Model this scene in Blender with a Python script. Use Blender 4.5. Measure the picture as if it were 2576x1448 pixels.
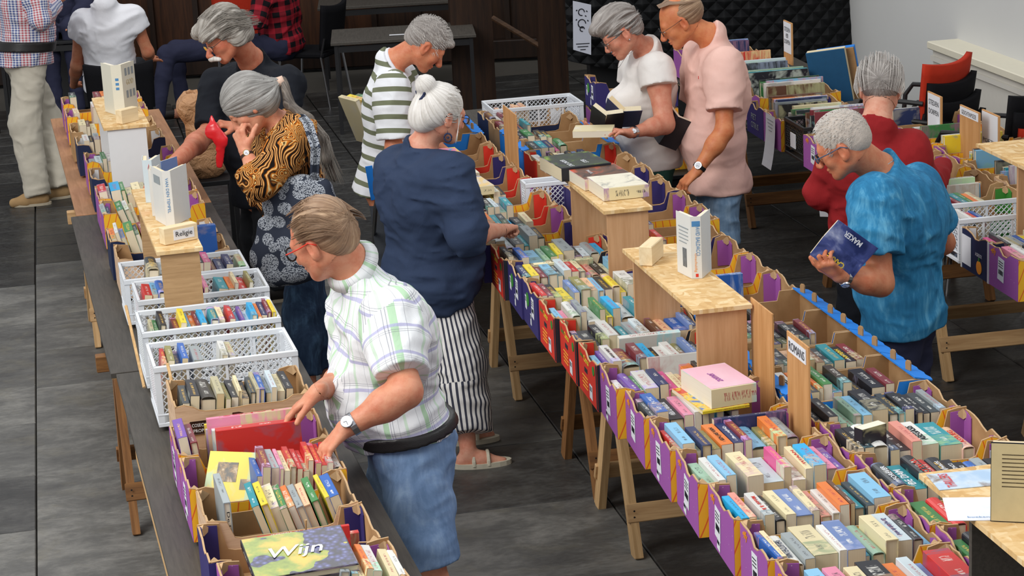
import bpy, bmesh, math, random
import numpy as np
from mathutils import Vector, Matrix
random.seed(7); np.random.seed(7)
PI = math.pi; R = math.radians
for o in list(bpy.data.objects): bpy.data.objects.remove(o)
SC = bpy.context.scene
COL = SC.collection
# ------------------------------------------------------------------ camera
CAMH = 3.235; FPX = 5400.0; PITCH = R(15.17); ROLL = R(-3.04)
_f = Vector((0, math.cos(PITCH), -math.sin(PITCH))); _r0 = Vector((1, 0, 0)); _u0 = _r0.cross(_f)
CR = _r0*math.cos(ROLL)+_u0*math.sin(ROLL); CU = -_r0*math.sin(ROLL)+_u0*math.cos(ROLL)
cam = bpy.data.cameras.new('camera'); camo = bpy.data.objects.new('camera', cam); COL.objects.link(camo)
cam.sensor_width = 36; cam.lens = 36*FPX/2576; cam.clip_end = 200; cam.clip_start = .1
m = Matrix((CR, CU, -_f)).transposed().to_4x4(); m.translation = (0, 0, CAMH); camo.matrix_world = m
SC.camera = camo
def at(u, v, z):
    d = _f+CR*((u-1288)/FPX)-CU*((v-724)/FPX)
    return Vector((0, 0, CAMH))+d*((z-CAMH)/d.z)
def atY(u, v, Y):
    d = _f+CR*((u-1288)/FPX)-CU*((v-724)/FPX)
    return Vector((0, 0, CAMH))+d*(Y/d.y)
# ------------------------------------------------------------------ light
SC.view_settings.view_transform = 'Standard'; SC.view_settings.look = 'None'
SC.view_settings.gamma = 1; SC.view_settings.exposure = 0.10; SC.view_settings.use_curve_mapping = False
W = bpy.data.worlds.new('world'); SC.world = W; W.use_nodes = True
W.node_tree.nodes['Background'].inputs[0].default_value = (.93, .96, 1, 1)
W.node_tree.nodes['Background'].inputs[1].default_value = .62
def area(name, loc, target, size, power, col=(1, 1, 1)):
    l = bpy.data.lights.new(name, 'AREA'); l.shape = 'RECTANGLE'; l.size, l.size_y = size; l.energy = power; l.color = col
    o = bpy.data.objects.new(name, l); COL.objects.link(o); o.location = loc
    o.rotation_euler = (Vector(target)-Vector(loc)).to_track_quat('-Z', 'Y').to_euler(); return o
area('added_daylight', (-5.5, 3.5, 7.0), (0.3, 8.5, .8), (4.5, 5), 690, (1, .985, .95))  # this and the next two: area lamps added as overhead daylight, no actual windows
area('added_daylight', (6.5, 6, 7.5), (0.5, 9, .8), (4, 5), 330, (.95, .98, 1))  # added lamp that fills from the right
area('added_daylight', (-1.5, 16, 8.5), (0, 11, .8), (5, 3), 190, (1, .99, .96))
# ------------------------------------------------------------------ helpers
def link(o, parent=None):
    COL.objects.link(o)
    if parent is not None: o.parent = parent
    return o
def tag(o, label=None, cat=None, group=None, kind=None):
    if label: o['label'] = label
    if cat: o['category'] = cat
    if group: o['group'] = group
    if kind: o['kind'] = kind
    return o
def empty(name, loc=(0, 0, 0), rz=0, **k):
    o = bpy.data.objects.new(name, None); o.empty_display_size = .05; link(o)
    o.location = loc; o.rotation_euler = (0, 0, rz); return tag(o, **k)
class MB:
    def __init__(s): s.v = []; s.f = []; s.mi = []; s.uv = []
    def add(s, vs, fs, mi=0, uvs=None):
        b = len(s.v); s.v += [tuple(x) for x in vs]
        for i, f in enumerate(fs):
            s.f.append([b+j for j in f]); s.mi.append(mi[i] if isinstance(mi, list) else mi)
            s.uv.append(uvs[i] if uvs else None)
        return s
    def box(s, c, sz, mi=0, M=None, ch=0):
        x, y, z = sz[0]/2, sz[1]/2, sz[2]/2
        if ch:
            vs = []; 
            for sz_ in (-1, 1):
                for (a, b) in ((-1, -1), (1, -1), (1, 1), (-1, 1)):
                    vs.append((a*(x-ch), b*(y-ch), sz_*z))
            for sz_ in (-1, 1):
                for (a, b) in ((-1, -1), (1, -1), (1, 1), (-1, 1)):
                    vs.append((a*x, b*y, sz_*(z-ch)))
            fs = [(3, 2, 1, 0), (4, 5, 6, 7)]
            for i in range(4):
                j = (i+1) % 4
                fs += [(i, j, 8+j, 8+i), (8+i, 8+j, 12+j, 12+i), (12+i, 12+j, 4+j, 4+i)]
        else:
            vs = [(a*x, b*y, d*z) for d in (-1, 1) for (a, b) in ((-1, -1), (1, -1), (1, 1), (-1, 1))]
            fs = [(3, 2, 1, 0), (4, 5, 6, 7), (0, 1, 5, 4), (1, 2, 6, 5), (2, 3, 7, 6), (3, 0, 4, 7)]
        if M is not None: vs = [tuple(M @ Vector(v)) for v in vs]
        return s.add([(v[0]+c[0], v[1]+c[1], v[2]+c[2]) for v in vs], fs, mi)
    def prism(s, pts, y0, y1, mi=0, T=None, mo=None, me=None):
        """polygon pts (a,b) extruded along third axis; T maps (a,b,d)->xyz"""
        T = T or (lambda a, b, d: (a, d, b)); n = len(pts)
        vs = [T(a, b, y0) for a, b in pts]+[T(a, b, y1) for a, b in pts]
        fs = [list(range(n)), list(range(2*n-1, n-1, -1))]+[(i, i+n, (i+1) % n+n, (i+1) % n) for i in range(n)]
        mis = [mi, mi if mo is None else mo]+[mi if me is None else me]*n
        return s.add(vs, fs, mis)
    def tube(s, path, r, n=8, mi=0, caps=True):
        P = [Vector(p) for p in path]; rs = r if isinstance(r, (list, tuple)) else [r]*len(P)
        rings = []; up = Vector((0.013, .02, 1))
        for i, p in enumerate(P):
            t = (P[min(i+1, len(P)-1)]-P[max(i-1, 0)])
            if t.length < 1e-9: t = Vector((0, 0, 1))
            t.normalize()
            a = t.cross(up)
            if a.length < .05: a = t.cross(Vector((1, 0, 0)))
            a.normalize(); b = t.cross(a)
            rings.append([p+a*math.cos(2*PI*k/n)*rs[i]+b*math.sin(2*PI*k/n)*rs[i] for k in range(n)])
        vs = [q for rg in rings for q in rg]; fs = []
        for i in range(len(P)-1):
            for k in range(n):
                k2 = (k+1) % n; fs.append((i*n+k, i*n+k2, (i+1)*n+k2, (i+1)*n+k))
        if caps: fs += [list(range(n))[::-1], [len(vs)-n+k for k in range(n)]]
        return s.add(vs, fs, mi)
    def lathe(s, prof, n=20, mi=0, c=(0, 0, 0)):
        vs = [(c[0]+r*math.cos(2*PI*k/n), c[1]+r*math.sin(2*PI*k/n), c[2]+z) for r, z in prof for k in range(n)]
        fs = [(i*n+k, i*n+(k+1) % n, (i+1)*n+(k+1) % n, (i+1)*n+k) for i in range(len(prof)-1) for k in range(n)]
        return s.add(vs, fs, mi)
    def mesh(s, name, mats, smooth=False):
        me = bpy.data.meshes.new(name); me.from_pydata(s.v, [], s.f)
        for m_ in mats: me.materials.append(m_)
        if len(mats) > 1: me.polygons.foreach_set('material_index', s.mi)
        if any(u is not None for u in s.uv):
            ul = me.uv_layers.new(name='UVMap'); k = 0
            for p, u in zip(me.polygons, s.uv):
                for j, li in enumerate(p.loop_indices):
                    ul.data[li].uv = u[j] if u is not None else (5, 5)
        if smooth: me.polygons.foreach_set('use_smooth', [True]*len(me.polygons))
        me.update(); return me
    def build(s, name, mats, parent=None, smooth=False, **k):
        if not isinstance(mats, (list, tuple)): mats = [mats]
        o = bpy.data.objects.new(name, s.mesh(name, mats, smooth)); link(o, parent); return tag(o, **k)
def lin(c):
    if isinstance(c, str):
        c = [int(c[i:i+2], 16)/255 for i in (0, 2, 4)]
    return tuple((x/12.92 if x <= .04045 else ((x+.055)/1.055)**2.4) for x in c[:3])+(1,)
# ------------------------------------------------------------------ materials
class NT:
    def __init__(s, name, rough=.6, spec=.3, metal=0):
        s.m = bpy.data.materials.new(name); s.m.use_nodes = True; s.t = s.m.node_tree
        s.b = s.t.nodes['Principled BSDF']; s.b.inputs['Roughness'].default_value = rough
        s.b.inputs['Specular IOR Level'].default_value = spec; s.b.inputs['Metallic'].default_value = metal
    def n(s, typ, ins=None, **props):
        nd = s.t.nodes.new(typ)
        for k, v in props.items(): setattr(nd, k, v)
        for k, v in (ins or {}).items():
            if isinstance(v, bpy.types.NodeSocket): s.t.links.new(v, nd.inputs[k])
            else: nd.inputs[k].default_value = v
        return nd
    def co(s, kind='Object', scale=(1, 1, 1), rot=(0, 0, 0)):
        tc = s.n('ShaderNodeTexCoord')
        return s.n('ShaderNodeMapping', {'Vector': tc.outputs[kind], 'Scale': scale, 'Rotation': rot}).outputs[0]
    def noise(s, vec, scale, detail=3, rough=.55, dist=0):
        return s.n('ShaderNodeTexNoise', {'Vector': vec, 'Scale': scale, 'Detail': detail, 'Roughness': rough, 'Distortion': dist}).outputs[0]
    def ramp(s, fac, stops, interp='LINEAR'):
        nd = s.n('ShaderNodeValToRGB', {'Fac': fac}); cr = nd.color_ramp; cr.interpolation = interp
        while len(cr.elements) < len(stops): cr.elements.new(.5)
        for e, (p, c) in zip(cr.elements, stops): e.position = p; e.color = lin(c) if not (isinstance(c, (int, float))) else (c, c, c, 1)
        return nd.outputs[0]
    def mix(s, fac, a, b, blend='MIX'):
        nd = s.n('ShaderNodeMix', data_type='RGBA', blend_type=blend); nd.clamp_factor = True
        for i, v in ((0, fac), (6, a), (7, b)):
            if isinstance(v, bpy.types.NodeSocket): s.t.links.new(v, nd.inputs[i])
            elif i == 0: nd.inputs[i].default_value = v
            else: nd.inputs[i].default_value = lin(v) if isinstance(v, str) else v
        return nd.outputs[2]
    def math(s, op, a, b=0.0, c=0.0):
        nd = s.n('ShaderNodeMath', operation=op)
        for i, v in enumerate((a, b, c)):
            if isinstance(v, bpy.types.NodeSocket): s.t.links.new(v, nd.inputs[i])
            else: nd.inputs[i].default_value = v
        return nd.outputs[0]
    def col(s, v): 
        if isinstance(v, bpy.types.NodeSocket): s.t.links.new(v, s.b.inputs['Base Color'])
        else: s.b.inputs['Base Color'].default_value = lin(v)
        return s
    def bump(s, h, strength=.3, dist=.01):
        nd = s.n('ShaderNodeBump', {'Height': h, 'Strength': strength, 'Distance': dist})
        s.t.links.new(nd.outputs[0], s.b.inputs['Normal']); return s
    def rough(s, v): s.t.links.new(v, s.b.inputs['Roughness']); return s
def plain(name, c, rough=.6, spec=.3, metal=0, var=.12, sc=30, bump=0, bsc=200):
    t = NT(name, rough, spec, metal); v = t.co()
    nz = t.noise(v, sc, 3)
    hsv = t.n('ShaderNodeHueSaturation', {'Color': lin(c), 'Value': t.math('ADD', t.math('MULTIPLY', nz, 2*var), 1-var)})
    t.col(hsv.outputs[0])
    if bump: t.bump(t.noise(v, bsc, 2), bump, .002)
    return t.m
def wood(name, c1, c2, axis=1, sc=6, rough=.6, spec=.25):
    t = NT(name, rough, spec); s_ = [sc*9, sc*9, sc*9]; s_[axis] = sc*.7
    v = t.co('Object', tuple(s_)); nz = t.noise(v, 1.0, 5, .6, .6)
    t.col(t.ramp(nz, [(.3, c1), (.62, c2)])).bump(nz, .15, .002); return t.m
def osb():
    t = NT('osb_board', .65, .25); v = t.co()
    cs = []
    vz = t.n('ShaderNodeTexVoronoi', {'Vector': t.n('ShaderNodeVectorMath', {0: t.co('Object', (20, 55, 1), (0, 0, .5)), 1: t.n('ShaderNodeTexNoise', {'Vector': v, 'Scale': 22}).outputs[1]}, operation='ADD').outputs[0], 'Scale': 1.0}, voronoi_dimensions='2D')
    vz2 = t.n('ShaderNodeTexVoronoi', {'Vector': t.n('ShaderNodeVectorMath', {0: t.co('Object', (60, 22, 1), (0, 0, -.4)), 1: t.n('ShaderNodeTexNoise', {'Vector': v, 'Scale': 25}).outputs[1]}, operation='ADD').outputs[0], 'Scale': 1.0}, voronoi_dimensions='2D')
    a = t.n('ShaderNodeSeparateColor', {'Color': vz.outputs['Color']}).outputs[0]
    b = t.n('ShaderNodeSeparateColor', {'Color': vz2.outputs['Color']}).outputs[1]
    ms = t.noise(v, 14, 2)
    f = t.mix(t.ramp(ms, [(.45, 0.0), (.55, 1.0)]), a, b)
    f2 = t.math('ADD', t.math('MULTIPLY', f, .7), t.math('MULTIPLY', t.noise(t.co('Object', (40, 200, 1)), 1, 3), .3))
    t.col(t.ramp(f2, [(.1, 'c49a62'), (.35, 'd4ae76'), (.6, 'dcbb88'), (.9, 'e8cfa4')])).bump(f2, .25, .002); return t.m
M = {}
M['osb'] = osb()
M['pine'] = wood('pale_pine', 'b08a5c', 'd0ab7c', 2, 5)
M['pine_t'] = wood('pale_pine_rail', 'a9835a', 'c9a578', 0, 5)
M['brownwood'] = wood('brown_stained_wood', '6b4729', '96693f', 2, 5)
M['brownwood_t'] = wood('brown_stained_rail', '5f3f25', '8a6038', 0, 5)
M['mdf'] = wood('beech_veneer', 'b98c62', 'c99d74', 2, 7)
M['mdf_white'] = plain('white_melamine', 'd8d9da', .5, .3, var=.03)
M['oak'] = wood('oak_veneer', 'a5835c', 'bd9a70', 0, 8)
M['hardboard'] = wood('hardboard', 'b5824e', 'cc9a66', 2, 5)
M['ply_edge'] = wood('plywood_edge', 'b48d5c', 'd2ad7c', 1, 6)
M['tabletop_dark'] = wood('dark_tabletop', '403c37', '4e4943', 1, 9, .55, .3)
M['tabletop_brown'] = wood('brown_tabletop', '9b704e', 'b08260', 1, 5)
M['black'] = plain('black_plastic', '1c1c1e', .5, .3)
M['black_metal'] = plain('black_metal', '202022', .4, .4)
M['black_fab'] = plain('black_fabric', '151518', .9, .1, bump=.3)
M['red_fab'] = plain('red_upholstery', 'b0301c', .85, .15, bump=.3)
M['chrome'] = plain('chrome', 'c8c8cc', .18, .5, 1, var=.02)
M['gold'] = plain('gold_metal', 'd8b060', .25, .5, 1, var=.02)
M['white_paper'] = plain('white_paper', 'dfe1e6', .7, .2, var=.03)
M['ink'] = plain('black_ink', '22242a', .7, .2, var=.02)
M['pages'] = None
def pages():
    t = NT('book_pages', .85, .1); v = t.co('Object', (900, 6, 6))
    oi = t.n('ShaderNodeObjectInfo')
    nz = t.noise(v, 1, 2)
    b = t.ramp(oi.outputs['Random'], [(0, 'e9dfc6'), (.4, 'e2d3b0'), (.75, 'efe9da'), (1, 'd6bf95')])
    t.col(t.mix(t.math('MULTIPLY', nz, .35), b, 'b59f78')); return t.m
M['pages'] = pages()
def kraft():
    t = NT('kraft_cardboard', .85, .12); v = t.co()
    nz = t.noise(v, 9, 4); fl = t.n('ShaderNodeTexWave', {'Vector': v, 'Scale': 95.0, 'Distortion': .4}, bands_direction='X').outputs[1]
    t.col(t.ramp(nz, [(.3, 'a27e57'), (.7, 'b9946b')])).bump(fl, .1, .001); return t.m
M['kraft'] = kraft()
M['kraft_edge'] = plain('torn_cardboard_edge', 'c2a27c', .9, .1, var=.2, sc=60)
M['kraft_pale'] = plain('pale_cardboard', 'c6ad8c', .9, .1, var=.1, sc=20)
def printed(name, c, c2=None, speck=True):
    t = NT(name, .6, .3); v = t.co(); nz = t.noise(v, 5, 4)
    base = t.mix(t.math('MULTIPLY', nz, .35), c, c2 or c)
    if speck:
        vz = t.n('ShaderNodeTexVoronoi', {'Vector': v, 'Scale': 45.0}); sp = t.math('LESS_THAN', vz.outputs[0], .09)
        sep = t.n('ShaderNodeSeparateColor', {'Color': vz.outputs['Color']}).outputs[0]
        sp = t.math('MULTIPLY', sp, t.math('GREATER_THAN', sep, .62))
        base = t.mix(sp, base, 'c9b0c6')
    t.col(base); return t.m
M['purple'] = printed('purple_print', 'a05aa6', '8c4a94')
M['navy'] = printed('navy_print', '37306e', '2b2656', False)
M['dnavy'] = printed('dark_navy_print', '1e2a4c', '18213e', False)
M['red'] = printed('red_print', 'd8392a', 'c22f22', False)
M['blue'] = printed('blue_print', '1f7fdc', '1a70c8', False)
M['blackprint'] = printed('black_print', '2a2b33', '23242a', False)
M['whiteprint'] = printed('white_print', 'd9dadc', 'cfd0d3', False)
M['greenprint'] = printed('green_print', '3f8a3a', '2f7830', False)
M['orangeprint'] = printed('orange_print', 'f0922a', 'f7b044', False)
M['yellow'] = None
def yel():
    t = NT('yellow_print_orange_rays', .6, .3); tc = t.n('ShaderNodeTexCoord')
    sx = t.n('ShaderNodeSeparateXYZ', {'Vector': tc.outputs['Object']})
    a = t.math('ADD', sx.outputs[0], t.math('MULTIPLY', sx.outputs[2], t.math('MULTIPLY', sx.outputs[0], 2.0)))
    f = t.math('FRACT', t.math('MULTIPLY', a, 24)); l = t.math('LESS_THAN', f, .13)
    t.col(t.mix(l, 'f0b62c', 'e0692a')); return t.m
M['yellow'] = yel()
def woodprint():
    t = NT('wood_grain_print', .65, .25); v = t.co('Object', (1.2, 1.2, 14))
    nz = t.noise(v, 3.5, 5, .6, 1.2)
    t.col(t.ramp(nz, [(.3, 'b89678'), (.5, 'd0b092'), (.75, 'dcc0a2')])); return t.m
M['woodprint'] = woodprint()
M['crate'] = plain('white_crate_plastic', 'dfe3e8', .35, .4, var=.04)
M['crate_black'] = plain('black_crate_plastic', '1d1d20', .4, .4, var=.04)
M['crate_red'] = plain('red_crate_plastic', 'd03028', .4, .4, var=.04)
def cover(attr=False):
    """book cover: colour from the object, lettering-like strokes and picture bands"""
    t = NT('book_cover_many' if attr else 'book_cover', .38, .4)
    oi = t.n('ShaderNodeObjectInfo')
    if attr:
        at_ = t.n('ShaderNodeAttribute', attribute_name='bookcol'); base = at_.outputs['Color']
        rnd = t.n('ShaderNodeAttribute', attribute_name='bookrnd').outputs['Fac']
    else: base = oi.outputs['Color']; rnd = oi.outputs['Random']
    uv = t.n('ShaderNodeUVMap', uv_map='UVMap').outputs[0]
    s = t.n('ShaderNodeSeparateXYZ', {'Vector': uv}); u, v = s.outputs[0], s.outputs[1]   # u metres along spine, v 0..1 across spine ; covers v in 2..3
    lum = t.n('ShaderNodeRGBToBW', {'Color': base}).outputs[0]
    r2 = t.math('FRACT', t.math('MULTIPLY', rnd, 17.3)); r3 = t.math('FRACT', t.math('MULTIPLY', rnd, 71.7)); r4 = t.math('FRACT', t.math('MULTIPLY', rnd, 313.1))
    hue = t.n('ShaderNodeCombineColor', {'Red': r2, 'Green': t.math('MULTIPLY_ADD', r3, .5, .1), 'Blue': t.math('MULTIPLY_ADD', r4, .7, .15)}, mode='HSV').outputs[0]
    off = t.n('ShaderNodeCombineXYZ', {'X': t.math('MULTIPLY', rnd, 91), 'Y': t.math('MULTIPLY', rnd, 37)}).outputs[0]
    pv = t.n('ShaderNodeVectorMath', {0: t.n('ShaderNodeVectorMath', {0: uv, 1: (30, .9, 1)}, operation='MULTIPLY').outputs[0], 1: off}, operation='ADD').outputs[0]
    pic = t.noise(pv, 1.3, 4, .6, .8)
    # picture band on part of books
    band = t.math('MULTIPLY', t.math('GREATER_THAN', r3, .5), t.math('GREATER_THAN', t.math('ABSOLUTE', t.math('SUBTRACT', u, t.math('MULTIPLY_ADD', r2, .1, .02))), .075))
    picc = t.mix(t.ramp(pic, [(.38, 0.0), (.6, 1.0)]), base, hue)
    c0 = t.mix(t.math('MULTIPLY', band, .75), base, picc)
    cvn = t.noise(t.co('Object', (1, 1, 1)), 9, 3, .6, .5)
    c0 = t.mix(t.math('MULTIPLY', t.math('GREATER_THAN', v, 1.5), t.ramp(cvn, [(.5, 0.0), (.62, .6)])), c0, hue)
    ink = t.mix(t.math('GREATER_THAN', lum, .28), t.mix(t.math('GREATER_THAN', r4, .72), 'e8e6de', 'e3b64a'), t.mix(t.math('GREATER_THAN', r4, .6), '2a2a33', 'a5283a'))
    lv = t.n('ShaderNodeVectorMath', {0: t.n('ShaderNodeVectorMath', {0: uv, 1: (260, 2.2, 1)}, operation='MULTIPLY').outputs[0], 1: off}, operation='ADD').outputs[0]
    st = t.math('GREATER_THAN', t.noise(lv, 1.5, 1, .4), .52)
    a0 = t.math('MULTIPLY_ADD', r2, .02, .035)
    inu = t.math('MULTIPLY', t.math('GREATER_THAN', u, a0), t.math('LESS_THAN', u, t.math('MULTIPLY_ADD', r4, .07, .085)))
    inv = t.math('LESS_THAN', t.math('ABSOLUTE', t.math('SUBTRACT', v, .5)), t.math('MULTIPLY_ADD', r3, .12, .13))
    sp = t.math('LESS_THAN', t.math('FRACT', t.math('MULTIPLY', u, t.math('MULTIPLY_ADD', r2, 10, 22))), .86)
    t1 = t.math('MULTIPLY', t.math('MULTIPLY', st, inu), t.math('MULTIPLY', inv, sp))
    inu2 = t.math('MULTIPLY', t.math('GREATER_THAN', u, .145), t.math('LESS_THAN', u, .185))
    inv2 = t.math('LESS_THAN', t.math('ABSOLUTE', t.math('SUBTRACT', v, .5)), .12)
    t2 = t.math('MULTIPLY', t.math('MULTIPLY', st, inu2), inv2)
    c1 = t.mix(t.math('MULTIPLY', t.math('MAXIMUM', t1, t2), .8), c0, ink)
    t.col(c1); return t.m
M['cover'] = cover(); M['cover_many'] = cover(True)
PAL = dict(w='d9d8d3', k='22232a', b='2a5fae', l='7fb6d6', r='c42f2c', o='e07a35', y='e8cf35', g='3e7d45', t='2a8c98', p='e38aa6', v='6f4a9e', n='28345e',
           c='e0d2a8', e='98a0a2', m='7c3038', B='6b4a38', s='93b49d', d='3c4246', q='c9d6dc', a='3f3a34', u='6f86b8', j='b9b18e', z='d98f80', x='1aa3d8', i='d8568f', h='8f8a55', f='e0b48e')
CN = dict(w='white', k='black', b='blue', l='light blue', r='red', o='orange', y='yellow', g='green', t='teal', p='pink', v='purple', n='navy', c='cream', e='grey', m='maroon',
          B='brown', s='sage green', d='charcoal', q='pale grey', a='dark brown', u='slate blue', j='khaki', z='salmon', x='bright blue', i='magenta', h='olive', f='peach')
# ------------------------------------------------------------------ text
_tc = {}
def text_mesh(s, bold=0, shear=0):
    k = (s, bold, shear)
    if k not in _tc:
        c = bpy.data.curves.new('t', 'FONT'); c.body = s; c.size = 1; c.resolution_u = 2; c.offset = bold; c.shear = shear
        c.align_x = 'CENTER'; c.align_y = 'CENTER'
        o = bpy.data.objects.new('t', c); COL.objects.link(o)
        bpy.context.view_layer.update()
        me = bpy.data.meshes.new_from_object(o); bpy.data.objects.remove(o)
        vs = np.array([v.co[:] for v in me.vertices]); fs = [tuple(p.vertices) for p in me.polygons]
        lo, hi = vs.min(0), vs.max(0); vs -= (lo+hi)/2; _tc[k] = (vs, fs, hi-lo); bpy.data.meshes.remove(me)
    return _tc[k]
def text(s, parent, T, width=None, height=None, mat='ink', bold=.01, shear=0, name='lettering'):
    vs, fs, sz = text_mesh(s, bold, shear)
    k = (width/sz[0]) if width else (height/sz[1]); ky = height/sz[1] if height else k
    o = MB().add([tuple(T @ Vector((v[0]*k, v[1]*ky, 0))) for v in vs], fs).build(name, M[mat] if isinstance(mat, str) else mat, parent)
    return o
def frame3(o, x, y):
    x = Vector(x).normalized(); y = Vector(y).normalized(); z = x.cross(y)
    m_ = Matrix((x, y, z)).transposed().to_4x4(); m_.translation = Vector(o)+z*.0012; return m_
# ------------------------------------------------------------------ table frames
class Frame:
    def __init__(s, o, yaw): s.o = Vector((o[0], o[1], 0)); s.a = R(yaw); s.x = Vector((math.cos(s.a), math.sin(s.a), 0)); s.y = Vector((-math.sin(s.a), math.cos(s.a), 0))
    def p(s, t_, s_, z=0): return s.o+s.x*t_+s.y*s_+Vector((0, 0, z))
FM = Frame((.708, 5.498), 11.4); FL = Frame((-1.191, 6.992), 13.5); FR = Frame((1.49, 12.54), 9.5)
ORD = 'first second third fourth fifth sixth seventh eighth ninth tenth eleventh twelfth thirteenth fourteenth fifteenth sixteenth seventeenth eighteenth nineteenth twentieth'.split()
# ------------------------------------------------------------------ setting
def floor():
    fl = MB().box((0, 14, -.06), (22, 36, .06)).build('floor', plain('floor_joint_mortar', '4d4943', .9), kind='structure')
    def slab(nm, c1, c2, c3, ro):
        t = NT(nm, ro, .4); tc = t.n('ShaderNodeTexCoord'); v = tc.outputs['Object']; oi = t.n('ShaderNodeObjectInfo')
        vv = t.n('ShaderNodeVectorMath', {0: v, 1: t.n('ShaderNodeCombineXYZ', {'X': t.math('MULTIPLY', oi.outputs['Random'], 50)}).outputs[0]}, operation='ADD').outputs[0]
        mp = t.n('ShaderNodeMapping', {'Vector': vv, 'Scale': (1, 1.7, 1)}).outputs[0]
        nz = t.noise(mp, 2.6, 8, .72, .25); n2 = t.noise(mp, 25, 4, .7)
        f = t.math('ADD', t.math('MULTIPLY', nz, .8), t.math('MULTIPLY', n2, .2))
        f = t.math('ADD', f, t.math('MULTIPLY_ADD', oi.outputs['Random'], .12, -.06))
        t.col(t.mix(t.ramp(t.noise(vv, 3.3, 6, .7, .3), [(.52, 0.0), (.75, .5)]), t.ramp(f, [(.34, c1), (.5, c2), (.68, c3)]), '77715f' if ro > .45 else '3f3c35')).bump(f, .25, .01); 
        n3 = t.noise(vv, .9, 3, .6); n3 = n3; t.rough(t.ramp(n2, [(.3, ro-.12), (.7, ro+.15)])); return t.m
    m1 = slab('worn_slate', '474645', '5f5e5b', '85837e', .5); m2 = slab('black_slate', '1f1f1f', '2d2d2c', '4a4946', .38); m3 = slab('dark_slate', '2b2b2a', '3b3a39', '5a5956', .42)
    rnd = random.Random(3); F = FM
    for c in range(-5, 6):
        t0 = -1.515+c*1.18-.6; t1 = t0+1.18
        s_ = -3.2+rnd.random()*.5
        while s_ < 13.6:
            back = s_ > 7.6
            L = rnd.uniform(.55, .95) if not back else rnd.uniform(.32, .5)
            a = F.p((t0+t1)/2, s_+L/2); 
            if 4.2 < a.y < 21 and abs(a.x) < a.y*.25+1.2:
                g = .003+(.002 if back else 0); w, d = (t1-t0)/2-g, L/2-g
                h = .018+rnd.random()*.004; b = .004
                vs = [(-w, -d, -.02), (w, -d, -.02), (w, d, -.02), (-w, d, -.02), (-w, -d, h-b), (w, -d, h-b), (w, d, h-b), (-w, d, h-b),
                      (-w+b, -d+b, h), (w-b, -d+b, h), (w-b, d-b, h), (-w+b, d-b, h)]
                fs = [(0, 1, 5, 4), (1, 2, 6, 5), (2, 3, 7, 6), (3, 0, 4, 7), (4, 5, 9, 8), (5, 6, 10, 9), (6, 7, 11, 10), (7, 4, 8, 11), (8, 9, 10, 11)]
                o = MB().add([(x, y, z-h) for x, y, z in vs], fs).build('slab', m2 if back else (m3 if (c >= 2 or rnd.random() < .12) else m1), fl)
                o.location = a; o.rotation_euler = (0, 0, F.a)
            s_ += L
    return fl
floor()
def walls():
    # right white wall
    wm = plain('white_plaster', 'c8c8c6', .85, .1, var=.03, sc=2)
    F = Frame((3.40, 12.0), 10.2)
    w = MB().box((.15, 0, 2.5), (.3, 24, 5)).build('wall_right', wm, kind='structure'); w.location = F.o; w.rotation_euler = (0, 0, F.a)
    # low panelled radiator casing along the wall
    s1 = 2.1; c = empty('radiator_casing', F.p(0, 0), F.a, label='cream low radiator casing running along the white wall behind the chairs', cat='casing')
    cm = plain('cream_paint', 'cdc9c0', .6, .3, var=.03)
    MB().box((-.09, s1-3, .455), (.17, 6, .91)).build('panel', cm, c)
    MB().box((-.10, s1-3, .935), (.22, 6.03, .05), ch=.006).build('top_ledge', plain('cream_ledge', 'dcd6c2', .5, .3, var=.04), c)
    MB().box((-.185, s1-3, .85), (.02, 6, .03)).build('moulding', cm, c)
    # back wall dark panelling
    wb = empty('wall_back', (0, 20.3, 0), 0, kind='structure')
    dk = wood('dark_oak_panelling', '1d100a', '35211350'[:6], 2, 3, .5, .3); dk2 = wood('dark_oak_post', '170d08', '2a1a10', 2, 3, .5, .3)
    lt = wood('brown_oak_panel', '2c180c', '4a2b17', 2, 3, .5, .3)
    MB().box((0, .2, 2), (14, .1, 4)).build('backing', dk2, wb)
    for i in range(26):
        x = -6+i*.42
        MB().box((x, .09, 1.05), (.37, .05, 1.9), ch=.012).build('panel', lt if x < -1.2 else dk, wb)
        MB().box((x+.21, .05, 1.1), (.05, .1, 2.2), ch=.01).build('stile', dk2, wb)
    MB().box((-1, 0, .09), (11, .16, .18), ch=.01).build('plinth', dk2, wb)
    MB().box((-1, .0, 1.02), (11, .12, .1), ch=.01).build('rail', dk, wb)
    MB().box((-1, .0, 1.9), (11, .14, .14), ch=.01).build('rail', dk, wb)
    for (u, wd, Y) in ((1195, .34, 17.6), (1395, .22, 17.0)):
        b = atY(u, 250, Y); o = MB().box((0, 0, 1.6), (wd, .25, 3.2), ch=.02).build('trim_%d' % (1 if u < 1300 else 2), dk, kind='structure'); o.location = (b.x, Y, 0); o.rotation_euler = (0, 0, R(4))
walls()
def rope_diag():
    a = atY(1240, 45, 17.3); b = atY(1362, 118, 17.0)
    return MB().tube([a, b], .022, 8).build('handrail', wood('worn_oak_rail', '2e1e12', '4a3320', 0, 4), label='dark wooden handrail sloping down between the two dark wooden posts', cat='handrail')
rope_diag()
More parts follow.
